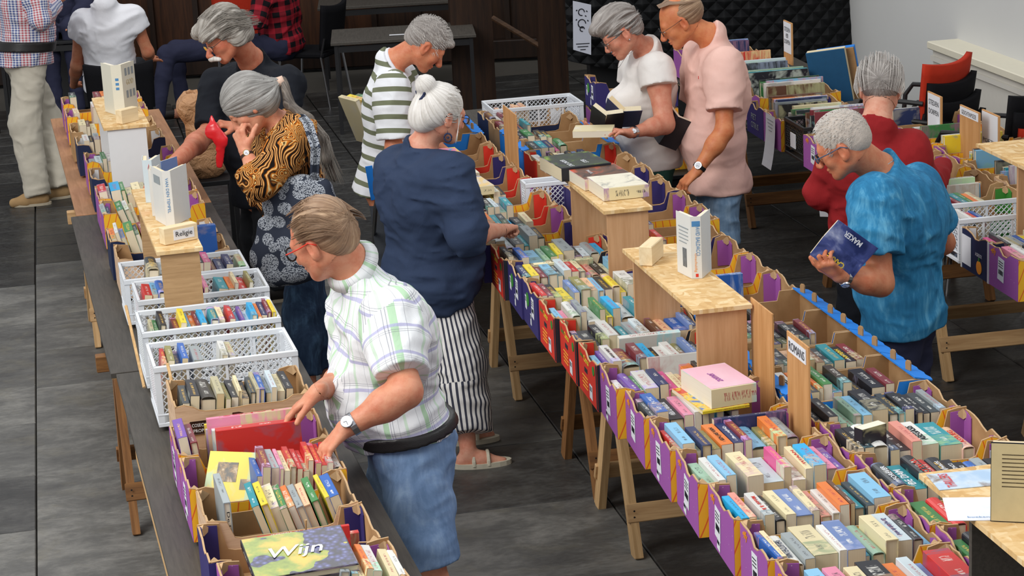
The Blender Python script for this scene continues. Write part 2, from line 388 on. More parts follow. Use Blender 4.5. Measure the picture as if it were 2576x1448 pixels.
# ------------------------------------------------------------------ quilted cover
def quilt():
    Y0 = 16.2
    t = NT('black_quilted_cloth', .75, .25)
    tc = t.n('ShaderNodeTexCoord'); s = t.n('ShaderNodeSeparateXYZ', {'Vector': tc.outputs['Object']})
    m_ = t.m; t.col('131416')
    a = t.math('ABSOLUTE', t.math('SINE', t.math('MULTIPLY', t.math('ADD', s.outputs[0], s.outputs[2]), 26)))
    b = t.math('ABSOLUTE', t.math('SINE', t.math('MULTIPLY', t.math('SUBTRACT', s.outputs[0], s.outputs[2]), 26)))
    t.bump(t.math('MINIMUM', a, b), 1.0, .03)
    # padded cover over a tall upright case: front sheet with curved lower hem
    x0 = atY(1425, 100, Y0).x; x1 = atY(2185, 100, Y0).x; n, k = 150, 70
    vs = []; fs = []
    for j in range(k+1):
        for i in range(n+1):
            f = i/n; x = x0+(x1-x0)*f
            zt = 2.2; 
            hem = .62-.14*math.sin(f*PI)
            z = hem+(zt-hem)*j/k
            g = (zt-z)
            xx = x+(-.22*max(0, f-.75)/.25*(max(0, z-.75))) 
            q = .012*min(abs(math.sin((x+z)*26)), abs(math.sin((x-z)*26)))
            y = -q-.05*math.sin(f*9+z*2)-.22*(1-(2*f-1)**2)**.5*(.6+.4*min(1, g))
            vs.append((xx, y, z))
    for j in range(k):
        for i in range(n): fs.append((j*(n+1)+i, j*(n+1)+i+1, (j+1)*(n+1)+i+1, (j+1)*(n+1)+i))
    c = empty('quilted_cover', (0, Y0, 0), 0, label='large black quilted cover with curved hem, two posters pinned on it', cat='cover')
    o = MB().add(vs, fs).build('padded_sheet', m_, c, smooth=True)
    so = o.modifiers.new('s', 'SOLIDIFY'); so.thickness = .03
    # dark case under the cover
    b = MB().box(((x0+x1)/2+.05, .42, .95), (x1-x0-.25, .62, 1.7), ch=.02)
    b.build('case_body', M['black'], c)
    for xx in (x0+.3, x1-.3): MB().box((xx, .3, .05), (.08, .5, .1)).build('foot', M['black_metal'], c)
    # posters
    for k_, (u0, v0, u1, v1) in enumerate(((1441, 2, 1487, 138), (1523, 20, 1600, 142))):
        Yp = Y0-.30
        P = [atY(u0, v0, Yp), atY(u1+(0 if k_ else 0), v0+10, Yp), atY(u1, v1, Yp), atY(u0+(0 if k_ else 1), v1-13, Yp)]
        ctr = sum(P, Vector())/4
        pr = empty('poster', ctr, label=('white poster with black drawn emblems on quilted cover, left of the grey-haired woman' if k_ == 0 else 'white poster half hidden behind the short-haired woman in white'), cat='poster')
        off = Vector((0, .003, 0))
        MB().add([p-ctr for p in P]+[p-ctr+off for p in P], [(3, 2, 1, 0), (4, 5, 6, 7), (0, 1, 5, 4), (1, 2, 6, 5), (2, 3, 7, 6), (3, 0, 4, 7)]).build('sheet', plain('poster_paper', 'c3c6d2', .7, .2, var=.02), pr)
        if k_ == 0:
            w = (P[1]-P[0]); 
            def ring(cx, cz, r, w_=.004):
                b_ = MB(); b_.tube([(cx+r*math.cos(a_*PI/12), -.002, cz+1.1*r*math.sin(a_*PI/12)) for a_ in range(20)], w_, 5); return b_
            for (cz, r) in ((.115, .022), (.03, .028), (-.01, .016)): ring(0.0, cz, r).build('drawn_mark', M['ink'], pr)
            for (dx, dz) in ((-.035, .13), (.04, .12), (.045, .05), (-.04, .06), (.03, .085)): MB().box((dx, -.002, dz), (.012, .002, .008), M=Matrix.Rotation(dx*20, 3, 'Y')).build('drawn_mark', M['ink'], pr)
            for i, ww in enumerate((.1, .08, .04)): MB().box((.0, -.002, -.12-.022*i), (ww, .002, .006)).build('text_line', M['ink'], pr)
quilt()
# ------------------------------------------------------------------ cartons
NBOX = [0]
KIND = {  # side, long face, inside flap, rim
 'purple': ('purple', 'yellow', 'purple', 'purple and yellow fruit carton'), 'red': ('red', 'blackprint', 'red', 'red and black citrus carton'),
 'navy': ('navy', 'navy', 'navy', 'dark blue fruit carton'), 'wood': ('woodprint', 'woodprint', 'kraft', 'wood-print fruit carton'),
 'orange': ('dnavy', 'dnavy', 'whiteprint', 'navy and white orange carton'), 'blue': ('blue', 'blue', 'kraft', 'bright blue fruit tray'),
 'redrim': ('red', 'red', 'red', 'red fruit carton'), 'kraft': ('kraft', 'kraft', 'kraft', 'plain brown carton'), 'green': ('greenprint', 'greenprint', 'greenprint', 'green fruit carton')}
def rim(n, L, z, rnd, j=.004):
    return [(L*i/n, z+rnd.uniform(-j, j)) for i in range(n+1)]
def carton(F, s0, t0, kind, where, w=.5, d=.31, h=.18, z=.745, dip=.4, yaw=0, labels=True, cut=.13):
    side, longf, flap, desc = KIND[kind]; rnd = random.Random(int(s0*1000)+int(t0*777)+5)
    T = .006
    c = empty('fruit_carton', F.p(t0+w/2, s0+d/2, z), F.a+R(yaw), label=desc+', '+where, cat='carton')
    ms = [M['kraft'], M[side], M[longf], M['kraft_edge']]
    MB().box((0, 0, .004), (w-.01, d-.01, .006), 0).build('base', ms, c)
    # long walls (near and far): high at the corners, dipped in the middle
    for sg, nm in ((-1, 'front_wall'), (1, 'back_wall')):
        dd = dip*.85 if sg < 0 else dip*1.3
        a, b = w*cut, w*cut+.02
        pts = [(-w/2, h+rnd.uniform(-.004, .006)), (-w/2+a*.5, h+rnd.uniform(-.008, .008)), (-w/2+a, h-.004), (-w/2+b, h*(1-dd)+.006), (-w/2+b+.02, h*(1-dd))]
        pts += [(-w/2+b+.02+(w-2*b-.04)*i/5, h*(1-dd)+rnd.uniform(-.003, .003)) for i in range(1, 5)]
        pts += [(w/2-b-.02, h*(1-dd)), (w/2-b, h*(1-dd)+.006), (w/2-a, h-.004), (w/2-a*.5, h+rnd.uniform(-.008, .008)), (w/2, h+rnd.uniform(-.004, .006))]
        if kind == 'blue': pts = [(-w/2, h), (-w/2+.09, h), (-w/2+.1, h*.78), (w/2-.1, h*.78), (w/2-.09, h), (w/2, h)]
        poly = [(-w/2, 0)]+pts+[(w/2, 0)]; poly = poly[::-1]
        y0, y1 = (-d/2, -d/2+T) if sg < 0 else (d/2-T, d/2)
        MB().prism(poly, y0, y1, 0, mo=0, me=3).build(nm, ms, c)
        # outer printed skin
        e = .0012; ys = (-d/2-e, -d/2-.0002) if sg < 0 else (d/2+.0002, d/2+e)
        low = [(x, zz-.003) for x, zz in pts]
        MB().prism(([(-w/2, .001)]+low+[(w/2, .001)])[::-1], ys[0], ys[1], 2).build('printed_skin', ms, c)
    for sg in (-1, 1):
        pts = rim(8, d, h, rnd, .005); pts = [(x-d/2, zz) for x, zz in pts]
        # worn scoops in the middle of the side
        pts = [(x, zz-(.018 if (abs(x+.02) < .05 and kind != 'blue') else 0)) for x, zz in pts]
        if kind == 'blue':
            pts = []
            for i in range(9):
                x = -d/2+d*i/8; pts += [(x, h-(.012 if i % 2 else 0))]
                if i < 8: pts += [(x+d/8-.006, h-(.012 if i % 2 else 0))]
        Tm = (lambda a, b, dd: (dd, a, b))
        x0, x1 = (-w/2, -w/2+T) if sg < 0 else (w/2-T, w/2)
        poly = [(-d/2, 0)]+pts+[(d/2, 0)]
        sw = MB().prism(poly, x0, x1, 0, Tm, me=3).build('side_wall', ms, c)
        e = .0012; xs = (-w/2-e, -w/2-.0002) if sg < 0 else (w/2+.0002, w/2+e)
        MB().prism([(-d/2, .001)]+[(x, zz-.003) for x, zz in pts]+[(d/2, .001)], xs[0], xs[1], 1, Tm).build('printed_skin', ms, c)
        # corner flaps folded inside
        if kind not in ('kraft', 'wood', 'blue'):
            for s2 in (-1, 1):
                fw = rnd.uniform(.05, .075); zz = h-rnd.uniform(.004, .012)
                xi = sg*(w/2-T-.0015)
                q = [(s2*(d/2-T), zz), (s2*(d/2-T-fw*.5), zz+rnd.uniform(-.006, .004)), (s2*(d/2-T-fw), zz-.01), (s2*(d/2-T-fw), .05), (s2*(d/2-T), .05)]
                MB().prism(q if s2 < 0 else q[::-1], min(xi, xi-sg*.003), max(xi, xi-sg*.003), 0, Tm).build('corner_flap', [M[flap]], c)
                yi = s2*(d/2-T-.0015); f2 = rnd.uniform(.045, .06)
                q = [(sg*(w/2-T), zz), (sg*(w/2-T-f2), zz-.004), (sg*(w/2-T-f2), .05), (sg*(w/2-T), .05)]
                MB().prism(q if sg > 0 else q[::-1], min(yi, yi-s2*.003), max(yi, yi-s2*.003), 0).build('corner_flap', [M[flap]], c)
        if kind == 'blue':
            for yy in (-d*.2, d*.25):
                b = MB().prism([(-.011, 0), (.011, 0), (.012, .042), (.007, .05), (-.007, .05), (-.012, .042)], -.003, .003, 0, lambda a, b_, dd: (dd, a, b_))
                o = b.build('locking_tab', [M['kraft']], c); o.location = (sg*(w/2-.018), yy, h-.01); o.rotation_euler = (0, 0, R(25)*1)
            tp = MB(); n_ = 10
            pl = [(-d/2, -.022), (d/2, -.022)]+[(d/2-d*i/n_, (.045 if sg > 0 else .012)+(.007 if i % 2 else 0)) for i in range(n_+1)]
            tp.prism(pl, -.0025, .0025, 0, lambda a, b_, dd: (sg*b_, a, dd)); o = tp.build('rim_fold', [M['blue']], c); o.location = (sg*(w/2-.012), 0, h+.001); o.rotation_euler = (0, sg*R(14), 0)
        # torn gussets on the corners
        if kind not in ('blue',):
            for s2 in (-1, 1):
                b = MB().add([(0, 0, 0), (-sg*.035, 0, -.012), (0, -s2*.035, -.012), (-sg*.012, -s2*.012, .008), (-sg*.01, -s2*.01, -.03)],
                             [(0, 1, 3), (0, 3, 2), (1, 4, 3), (3, 4, 2), (0, 4, 1), (0, 2, 4)])
                o = b.build('torn_gusset', [M['kraft_edge']], c); o.location = (sg*(w/2-T), s2*(d/2-T), h-.004+rnd.uniform(-.004, .004))
    if labels:
        x = -w/2-.0022
        def lab(y, zz, ww, hh, rot=0):
            o = MB().add([(0, -ww/2, -hh/2), (0, ww/2, -hh/2+.002), (0, ww/2-.002, hh/2), (0, -ww/2, hh/2-.001), (-.0012, -ww/2, -hh/2), (-.0012, ww/2, -hh/2+.002), (-.0012, ww/2-.002, hh/2), (-.0012, -ww/2, hh/2-.001)],
                         [(0, 1, 2, 3), (7, 6, 5, 4), (4, 5, 1, 0), (5, 6, 2, 1), (6, 7, 3, 2), (7, 4, 0, 3)]).build('paper_label', [M['white_paper']], c)
            o.location = (x, y, zz); o.rotation_euler = (R(rot), 0, 0)
            bars = MB(); yy = -ww*.36; lines = MB()
            while yy < ww*.3 and hh > .06:
                bw = rnd.choice((.0015, .003, .004)); bars.box((-.0017, yy, -hh*.12), (.0008, bw, hh*.2)); yy += bw+.003
            for i in range(3): lines.box((-.0017, 0, hh*.34-i*hh*.11), (.0008, ww*.7, .003))
            if bars.v: bars.build('print_bars', [M['ink']], o, kind='stuff')
            lines.build('print_lines', [M['ink']], o, kind='stuff')
        if kind == 'purple':
            lab(.02+rnd.uniform(-.04, .03), .095, .065, .1, rnd.uniform(-8, 8))
            if rnd.random() < .6: lab(.03, .03, .035, .035, 5)
            text('giffy', c, frame3((x+.001, .095, .155), (0, -1, .05), (0, .02, 1)), height=.032, mat='orangeprint', bold=.03, shear=.2, name='print_lettering')
        elif kind == 'red':
            lab(-.05, .045, .045, .055)
            text('Lima', c, frame3((x+.001, .10, .15), (0, -1, 0), (0, 0, 1)), height=.022, mat='greenprint', bold=.03, name='print_lettering')
            text('Citrus', c, frame3((x+.001, .02, .147), (0, -1, 0), (0, 0, 1)), height=.026, mat='yellow_plain', bold=.03, name='print_lettering')
            o = MB().lathe([(0, .001), (.018, .001), (.018, 0)], 14).build('round_sticker', [M['greenprint']], c); o.location = (x, -.10, .14); o.rotation_euler = (0, -PI/2, 0)
            MB().box((x+.0005, .03, .105), (.001, .05, .018)).build('hand_hole', [M['blackprint']], c)
            MB().box((x+.0005, -.144, .09), (.0008, .02, .17)).build('black_edge', [M['blackprint']], c)
            for i in range(4): MB().box((x+.0003, .05, .075-i*.014), (.0008, .09-.01*(i % 2), .003)).build('print_line', [M['yellow_plain']], c)
        elif kind == 'navy':
            lab(-.06, .11, .05, .085, 2); lab(.09, .1, .03, .06); lab(-.01, .05, .02, .05)
            o = MB().lathe([(0, .001), (.03, .001), (.03, 0)], 14).build('round_emblem', [M['greenprint']], c); o.location = (x, .05, .12); o.rotation_euler = (0, -PI/2, 0)
    return c
M['yellow_plain'] = plain('yellow_lettering', 'f0d040', .6, .2, var=.02)
def crate(F, s0, t0, where, w=.53, d=.335, h=.2, z=.745, mat='crate', col='white', yaw=0):
    """plastic crate with lattice walls"""
    c = empty('plastic_crate', F.p(t0+w/2, s0+d/2, z), F.a+R(yaw), label=col+' lattice plastic crate, '+where, cat='crate')
    m_ = [M[mat]]
    MB().box((0, 0, .006), (w-.02, d-.02, .006)).build('base', m_, c)
    r = MB()
    for zz, k in ((h-.006, .022), (.05, .008), (.012, .016)):
        for sg in (-1, 1):
            r.box((0, sg*(d/2-.006), zz), (w, .012 if zz < h-.02 else .016, k), ch=.002); r.box((sg*(w/2-.006), 0, zz), (.012, d-.012, k), ch=.002)
    r.build('rim', m_, c)
    for sx in (-1, 1):
        for sy in (-1, 1): MB().box((sx*(w/2-.012), sy*(d/2-.012), h/2), (.022, .022, h-.01), ch=.003).build('corner_post', m_, c)
    def lattice(L, T):
        b = MB(); st = .026; z0, z1 = .05, h-.018; H = z1-z0; n = int(L/st)
        for i in range(-int(H/st)-1, n+1):
            for sgn in (1, -1):
                a0 = -L/2+i*st; x0, x1 = (a0, a0+H)
                zz0, zz1 = (z0, z1) if sgn > 0 else (z1, z0)
                # clip to the panel
                lo, hi = -L/2, L/2
                if x1 <= lo or x0 >= hi: continue
                f0 = max(0, (lo-x0)/H); f1 = min(1, (hi-x0)/H)
                pa = (x0+f0*H, zz0+(zz1-zz0)*f0); pb = (x0+f1*H, zz0+(zz1-zz0)*f1)
                q = .0022
                vs = [T(pa[0]-q, pa[1], -.002), T(pa[0]+q, pa[1], -.002), T(pb[0]+q, pb[1], -.002), T(pb[0]-q, pb[1], -.002), T(pa[0]-q, pa[1], .002), T(pa[0]+q, pa[1], .002), T(pb[0]+q, pb[1], .002), T(pb[0]-q, pb[1], .002)]
                b.add(vs, [(0, 3, 2, 1), (4, 5, 6, 7), (1, 2, 6, 5), (3, 0, 4, 7)])
        return b
    for sg in (-1, 1):
        lattice(w-.04, lambda a, b_, e: (a, sg*(d/2-.005)+e, b_)).build('lattice_panel', m_, c, kind='stuff')
        lattice(d-.04, lambda a, b_, e: (sg*(w/2-.005)+e, a, b_)).build('lattice_panel', m_, c, kind='stuff')
        for k in (-1, 0, 1):
            MB().box((k*w*.27, sg*(d/2-.005), h/2), (.01, .008, h-.02)).build('rib', m_, c)
    return c
# ------------------------------------------------------------------ books
STUFF = MB(); STUFFC = []
def book_geo(th, L, D, hard, rounded):
    """spine up: thickness x, length y, depth z (0 = fore-edge bottom, D = spine top)"""
    cv = MB(); pg = MB(); t = .0028 if hard else .0012; o = .003 if hard else 0.0
    h = th/2; n = 6 if rounded else 2
    outer = [(-h, 0)]; inner = [(-h+t, 0)]
    if rounded: outer += [(h*math.sin(a)*1.0, D-h*.45+h*.45*math.cos(a)) for a in [(-PI/2)+PI*i/n for i in range(n+1)]]
    else: outer += [(-h, D-.0015), (-h+.0015, D), (h-.0015, D), (h, D-.0015)]
    outer += [(h, 0)]
    m_ = len(outer)
    inner = [(x*(1-t/h) if h > t else 0, min(z, D-t) if z > 0 else 0) for x, z in outer]
    for j, y in enumerate((-L/2, L/2)): cv.v += [(x, y, z) for x, z in outer]+[(x, y, z) for x, z in inner]
    k = 2*m_
    for i in range(m_-1):
        x0, z0 = outer[i]; x1, z1 = outer[i+1]; spine = (z0 > D*.5 and z1 > D*.5)
        a = (x0+h)/th; b = (x1+h)/th
        if spine: uv = [(0, a), (L, a), (L, b), (0, b)]
        else: uv = [(0, 2+z0/D), (L, 2+z0/D), (L, 2+z1/D), (0, 2+z1/D)]
        # y from -L/2 (near) to L/2 ; u measured from the far end
        uv = [(L-u_, v_) for u_, v_ in uv]
        cv.f.append((i, k+i, k+i+1, i+1)); cv.mi.append(0); cv.uv.append(uv)
        cv.f.append((m_+i+1, k+m_+i+1, k+m_+i, m_+i)); cv.mi.append(0); cv.uv.append([(5, 5)]*4)
        cv.f.append((i, i+1, m_+i+1, m_+i)); cv.mi.append(0); cv.uv.append([(5, 5)]*4)
        cv.f.append((k+m_+i, k+m_+i+1, k+i+1, k+i)); cv.mi.append(0); cv.uv.append([(5, 5)]*4)
    for (i, j) in ((0, m_), (m_-1, 2*m_-1)):
        cv.f.append((i, j, k+j, k+i)); cv.mi.append(0); cv.uv.append([(5, 5)]*4)
    pt = th-2*t-.0004
    pg.box((0, 0, (o+D-t-(h*.35 if rounded else 0))/2), (pt, L-2*o-.0005, D-t-o-.0006-(h*.35 if rounded else 0)))
    return cv, pg
_bk = {}
def book(loc, rz, th, L, D, c, label=None, group=None, tilt=0, hard=False, rounded=False, M4=None, extra_rot=None, name='book', stuff=False):
    hx = PAL.get(c, c); rgb = lin(hx); rnd = random.Random(int(abs(loc[0])*9973)+int(abs(loc[1])*7919)+ord(c[0]))
    v = rnd.uniform(.88, 1.1); rgb = tuple(min(1, x*v) for x in rgb[:3])+(1,)
    if M4 is None:
        M4 = Matrix.Translation(loc) @ Matrix.Rotation(rz, 4, 'Z')
        if tilt: M4 = M4 @ Matrix.Translation((0, 0, 0)) @ Matrix.Rotation(tilt, 4, 'Y')
        if extra_rot is not None: M4 = M4 @ extra_rot
    if stuff:
        cv, pg = book_geo(th, L, D, hard, rounded)
        cv.v = [tuple(M4 @ Vector(p)) for p in cv.v]; pg.v = [tuple(M4 @ Vector(p)) for p in pg.v]
        STUFF.add(cv.v, cv.f, 0, cv.uv); STUFFC.extend([(rgb, rnd.random())]*len(cv.f)); STUFF.add(pg.v, pg.f, 1); STUFFC.extend([(rgb, 0)]*len(pg.f))
        return None
    key = (round(th, 3), round(L, 3), round(D, 3), hard, rounded)
    if key not in _bk:
        cv, pg = book_geo(th, L, D, hard, rounded); _bk[key] = (cv.mesh('book_cover', [M['cover']]), pg.mesh('book_pages', [M['pages']]))
    r = bpy.data.objects.new(name, None); r.empty_display_size = .03; link(r); r.matrix_world = M4
    tag(r, label, 'book', group)
    a = link(bpy.data.objects.new('cover', _bk[key][0]), r); a.color = rgb
    b = link(bpy.data.objects.new('page_block', _bk[key][1]), r)
    return r
def title(r, s, th, D, col='white_paper', flip=False, L=.2, width=None, h=None, off=0):
    """lettering on the spine; default reads from the far end towards the near end"""
    x, y = ((0, -1, 0), (1, 0, 0)) if not flip else ((0, 1, 0), (-1, 0, 0))
    return text(s, r, frame3((0, off, D), x, y), width=width or L*.62, height=h or th*.42, mat=col, bold=.012, name='title')
TITLES = {}
def row(F, s0, t0, spec, where, w=.5, d=.31, ztop=.925, z0=.752, lean=0, key=None, stuff=False, dmin=.13):
    """spec: letters with optional thickness digit (units of about 6.5 mm); '.' gap; uppercase B is brown"""
    items = []; i = 0
    while i < len(spec):
        ch = spec[i]; i += 1; n = 4
        if i < len(spec) and spec[i].isdigit(): n = int(spec[i]); i += 1
        items.append((ch, n))
    tot = sum(n for _, n in items); unit = min((w-.035)/tot, .0085); x = -w/2+.018; k = 0
    rnd = random.Random(int(s0*997)+int(t0*331)+tot)
    ext = (w-.035-tot*unit); 
    for ch, n in items:
        th = n*unit-.0012
        if ch == '.': x += n*unit; continue
        L = rnd.choice((.19, .2, .205, .21, .215)) if n < 6 else rnd.choice((.215, .225)); hard = rnd.random() < .3
        D = min(max(dmin, ztop-z0+rnd.uniform(-.035, .008)), .24); rd = hard and rnd.random() < .7 and n >= 4
        k += 1
        xx = x+th/2+.0006; x += n*unit
        ti = lean+rnd.uniform(-.02, .02)
        dy = -(d-L)/2+.012+rnd.uniform(0, .018)
        y_ = dy; zt = z0+.004
        p = F.p(t0+w/2+xx-math.sin(ti)*D*.5, s0+d/2+y_, zt+abs(math.sin(ti))*th*.5)
        th_ = round(th, 3); D = round(D/.01)*.01
        lb = '%s%s %s, %s from left, %s' % ('thick ' if n >= 6 else 'slim ' if n <= 2 else '', CN.get(ch, 'pale'), 'hardback' if hard else 'paperback', ORD[min(k-1, 19)], where)
        r = book(p, F.a+rnd.uniform(-.02, .02), th_, L, D, ch, lb, 'books '+where, ti, hard, rd, stuff=stuff)
        if r is not None and key is not None and (key, k) in TITLES:
            tt = TITLES[(key, k)]; title(r, tt[0], th_, D, tt[1], tt[2] if len(tt) > 2 else False, L)
# ------------------------------------------------------------------ trestles and tabletops
def trestle(F, s_, t0, t1, mat, where, H=.70, sp=.29, lw=.07, rail=.17):
    mt = M[mat]; mr = M[mat+'_t']
    c = empty('trestle', F.p((t0+t1)/2, s_, 0), F.a, label=where, cat='trestle'); w = t1-t0
    MB().box((0, 0, H-.035), (w+.16, .055, .07), ch=.004).build('top_beam', mr, c)
    for sx in (-1, 1):
        for sy in (-1, 1):
            a = math.atan2(sp, H); b = MB().box((0, 0, 0), (.032, lw, math.hypot(sp, H)-.02), ch=.003)
            o = b.build('leg', mt, c); o.location = (sx*w/2, sy*(sp/2+.01), H/2-.015); o.rotation_euler = (sy*a, 0, 0)
    for sy in (-1, 1):
        f = 1-rail/H; o = MB().box((0, 0, 0), (w+.05, .022, .075), ch=.003).build('cross_rail', mr, c); o.location = (0, sy*(sp*f+.014+.02), rail); o.rotation_euler = (sy*math.atan2(sp, H), 0, 0)
        for sx in (-1, 1):
            for q in (-.012, .014):
                MB().lathe([(0, .002), (.004, .002), (.004, 0)], 8, c=(0, 0, 0)).build('screw', M['black_metal'], c).matrix_local = Matrix.Translation((sx*w/2, sy*(sp*f+.05), rail+q)) @ Matrix.Rotation(sy*-PI/2, 4, 'X')
    return c
def tabletop(F, s0, s1, t0, t1, mat, lab, z=.72, th=.022, yaw=0):
    c = empty('tabletop', F.p((t0+t1)/2, (s0+s1)/2, z), F.a+R(yaw), label=lab, cat='tabletop')
    MB().box((0, 0, 0), (t1-t0, s1-s0, th), ch=.002).build('board', M[mat], c)
    MB().box((0, 0, -th/2-.0005), (t1-t0-.004, s1-s0-.004, .004)).build('underside', M['ply_edge'], c)
    return c
def shelf(F, s0, s1, t0, t1, z, lab, sup, thick=.015, sw=None, smat='mdf', zb=.78, stt=None, panel=None):
    """raised plank standing on end panels between the cartons"""
    c = empty('raised_shelf', F.p((t0+t1)/2, (s0+s1)/2, z), F.a, label=lab, cat='shelf'); w = t1-t0
    L = s1-s0
    MB().box((0, 0, -thick/2), (w, L, thick), 0).build('plank', M['osb'], c)
    for s_ in sup:
        o = MB().box((0, 0, 0), (sw or w*.84, .018, z-thick-zb), ch=.001).build('end_panel', M[smat], c); o.location = (0 if stt is None else stt, s_-(s0+s1)/2, -(thick+(z-thick-zb)/2)-.0)
    return c
# ---- middle table
tabletop(FM, -2.2, 1.5, .06, 1.0, 'tabletop_dark', 'dark board of the middle table, near half, under the cartons')
tabletop(FM, 1.52, 4.9, .06, 1.0, 'tabletop_dark', 'dark board of the middle table, centre part, under the cartons')
tabletop(FM, 4.92, 8.2, .06, 1.0, 'tabletop_dark', 'dark board of the middle table, far end, under the cartons')
trestle(FM, 2.62, .19, .85, 'pine', 'pale pine trestle nearest the front under the middle table')
trestle(FM, 3.26, .20, .86, 'brownwood', 'brown stained trestle behind the front pale one, middle table')
trestle(FM, 4.72, .17, .83, 'pine', 'pale pine trestle beside the striped trousers, middle table')
trestle(FM, 6.6, .17, .83, 'pine', 'pale pine trestle at the far end of the middle table')
trestle(FM, .6, .2, .86, 'brownwood', 'brown stained trestle hidden under the near end of the middle table')
L0, PITCHS = -.32, .3225
Lk = ['purple', 'purple', 'purple', 'purple', 'purple', 'purple', 'purple', 'red', 'red', 'red', 'navy', 'navy', 'red', 'navy', 'purple', 'redrim', 'purple', 'redrim', 'navy', 'redrim', 'kraft', 'blue', 'blue', 'orange', 'kraft']
Ls = ['e5l5p5.2c5k8o5q4u6r9', 'b2c2w6e4c9w3u7x2s5c5q6k4l4', 'x3z3n3w4k4c4u7c3z4w3o4B2t4d3l7', 's4w3l4.4c6q8i3w5c3x5p4v4', 'r2l5j2n4h4o5n4m3l7h3o4e5', 'd3b5k6p4w3m3x3l3k3w3',
      'w3v4g2w6n4i4c3c4o5a2c4w5n3t4', 'l3v2w4m8m4x4k3w4w4h4u3k5e3', 'n3k7k4w5a3t4e4q4r3B3f7b6u2n3', 'l3p3w4e3w6g3y3x4w7t4r4z4k4w3', 'r3m3k4y6u3h5f4l3a4y4y3w6e4',
      'n4y4m4l5k3q4r4c3r3z4a4c4l4', 'd3k4b4l8s3g4y3e6d4q4e5x4', 'e5e5e5d5t3e5k4', 'b4k4o5t4d4x4k5c4', 'o8r3k5k4q3e4t4', 'l5w4p3l3g4r4y4w4k4', 'd4x4k4.4e3', 'w5c5k4m4', 'w4d4b4c4g3', 'c6q4k4', 'B4B4d4m3B4', 'm4B4k4h4', 'd4m4B4h3', 'w5c4B3']
def ordn(i): return ['nearest', 'second', 'third', 'fourth', 'fifth', 'sixth', 'seventh', 'eighth', 'ninth', 'tenth', 'eleventh', 'twelfth', 'thirteenth', 'fourteenth', 'fifteenth', 'sixteenth', 'seventeenth', 'eighteenth', 'nineteenth', 'twentieth', 'twenty-first', 'twenty-second', 'twenty-third', 'twenty-fourth', 'farthest'][i]
TITLES.update({('L1', 3): ('WINTERZUSTERS', 'dnavy', True), ('L1', 11): ('Zo wijd als de wind', 'navy'), ('L2', 4): ('Meester & Ik', 'red'), ('L4', 6): ('EEN JAS VAN', 'ink', True), ('L4', 7): ('Onderweg', 'white_paper'),
    ('L6', 12): ('IK GA LEVEN', 'ink'), ('L3', 8): ('TITAAN', 'red', True), ('L7', 3): ('o lieve vrouw', 'ink'), ('L5', 3): ('DE ZEVEN ZUSSEN', 'white_paper'),
    ('R2', 3): ('WALD', 'red'), ('R2', 5): ('De Lijfwacht', 'white_paper', True), ('R2', 6): ('DAVID BALDACCI', 'white_paper', True), ('R2', 7): ('DAVID BALDACCI', 'white_paper', True), ('R2', 1): ('FOREVER', 'white_paper', True), ('R2', 2): ('DE DAM', 'white_paper', True),
    ('R3', 3): ('VIJF', 'ink', True), ('R3', 9): ('ASYLIEG', 'red', True), ('R3', 7): ('ABEGASIS', 'ink', True), ('R5', 1): ('STIEFELS', 'ink'), ('R8', 5): ('LEEFTIJD', 'white_paper'), ('R8', 3): ('GENESIS', 'white_paper'), ('R6', 10): ('HARLAN', 'yellow_plain')})
for i, (k, sp) in enumerate(zip(Lk, Ls)):
    s0 = L0+i*PITCHS; st = i >= 9
    z = .745
    carton(FM, s0, -.03+(i % 3-1)*.004+(-.03 if i > 12 else 0), k, '%s in left row of middle table' % ordn(i), labels=i < 17, yaw=(-3.6 if i < 7 else -1.5)+random.uniform(-.6, .6))
    row(FM, s0, -.03+(-.03 if i > 12 else 0), sp, 'in the %s left-row carton, middle table' % ordn(i), key='L%d' % i, stuff=st)
Rk_ = ['purple', 'purple', 'purple', 'purple', 'purple', 'blue', 'blue', 'blue', 'blue', 'purple', 'purple', 'purple', 'navy', 'purple', 'purple', 'navy', 'navy', 'kraft', 'redrim', 'blue', 'blue', 'kraft', 'orange']
Rs = ['g4k4r4e4', 'g6r5.9.9.9', 'd5t7k5r4k6k4k4b4e4k4e4', 'k3k4w6k4k5z4w7t9f5', 'k3k4s4s3s3l4k7d4d3k4k3k3d4e3', 'w6o3d4o2g4t4a4k5.3k6m4', 'x3k4n4k5f5f4B4d4t5k5m4', 'd6k4k5k4k4k4k4k5m3', 'e4k4d7k5.2a7k3', 'w4g3k4q4z3n7b3',
      'k7k6k5r4k4', 'q5g3n5k4', 'x4g4h6B4y4r3', 'k5k4B4g4n3', 'a5m4a5B4e4', 'm4k4r3n5', 'k6n5e3', 'r4e4d4k4n4', 'w5l5a3c4w4k4u4n4', 'y5d5t5n4i3g5', 'B5k4g5B4a4k4', 'm5B5n3m4t3', 'B4w4m4k4']
for i, (k, sp) in enumerate(zip(Rk_, Rs)):
    s0 = -.21+(i-0)*.3175-.0
    if i == 0: s0 = -.21
    zz = .745; t0 = .485+(.07 if i > 12 else 0)
    carton(FM, s0, t0, k, '%s in right row of middle table' % ordn(i), labels=False, yaw=(-2.5 if k == 'purple' else 0)+random.uniform(-.6, .6))
    row(FM, s0, t0, sp, 'in the %s right-row carton, middle table' % ordn(i), key='R%d' % i, stuff=i >= 9)
crate(FM, 6.95, .62, 'at the far end of the middle table', w=.55)
row(FM, 6.95, .62, 'f3f3f3f3f3f3f3f3', 'in far white crate', w=.3, stuff=True)
crate(FM, 4.9, .36, 'over a red one in the middle of the middle table', w=.5, d=.12, h=.2)
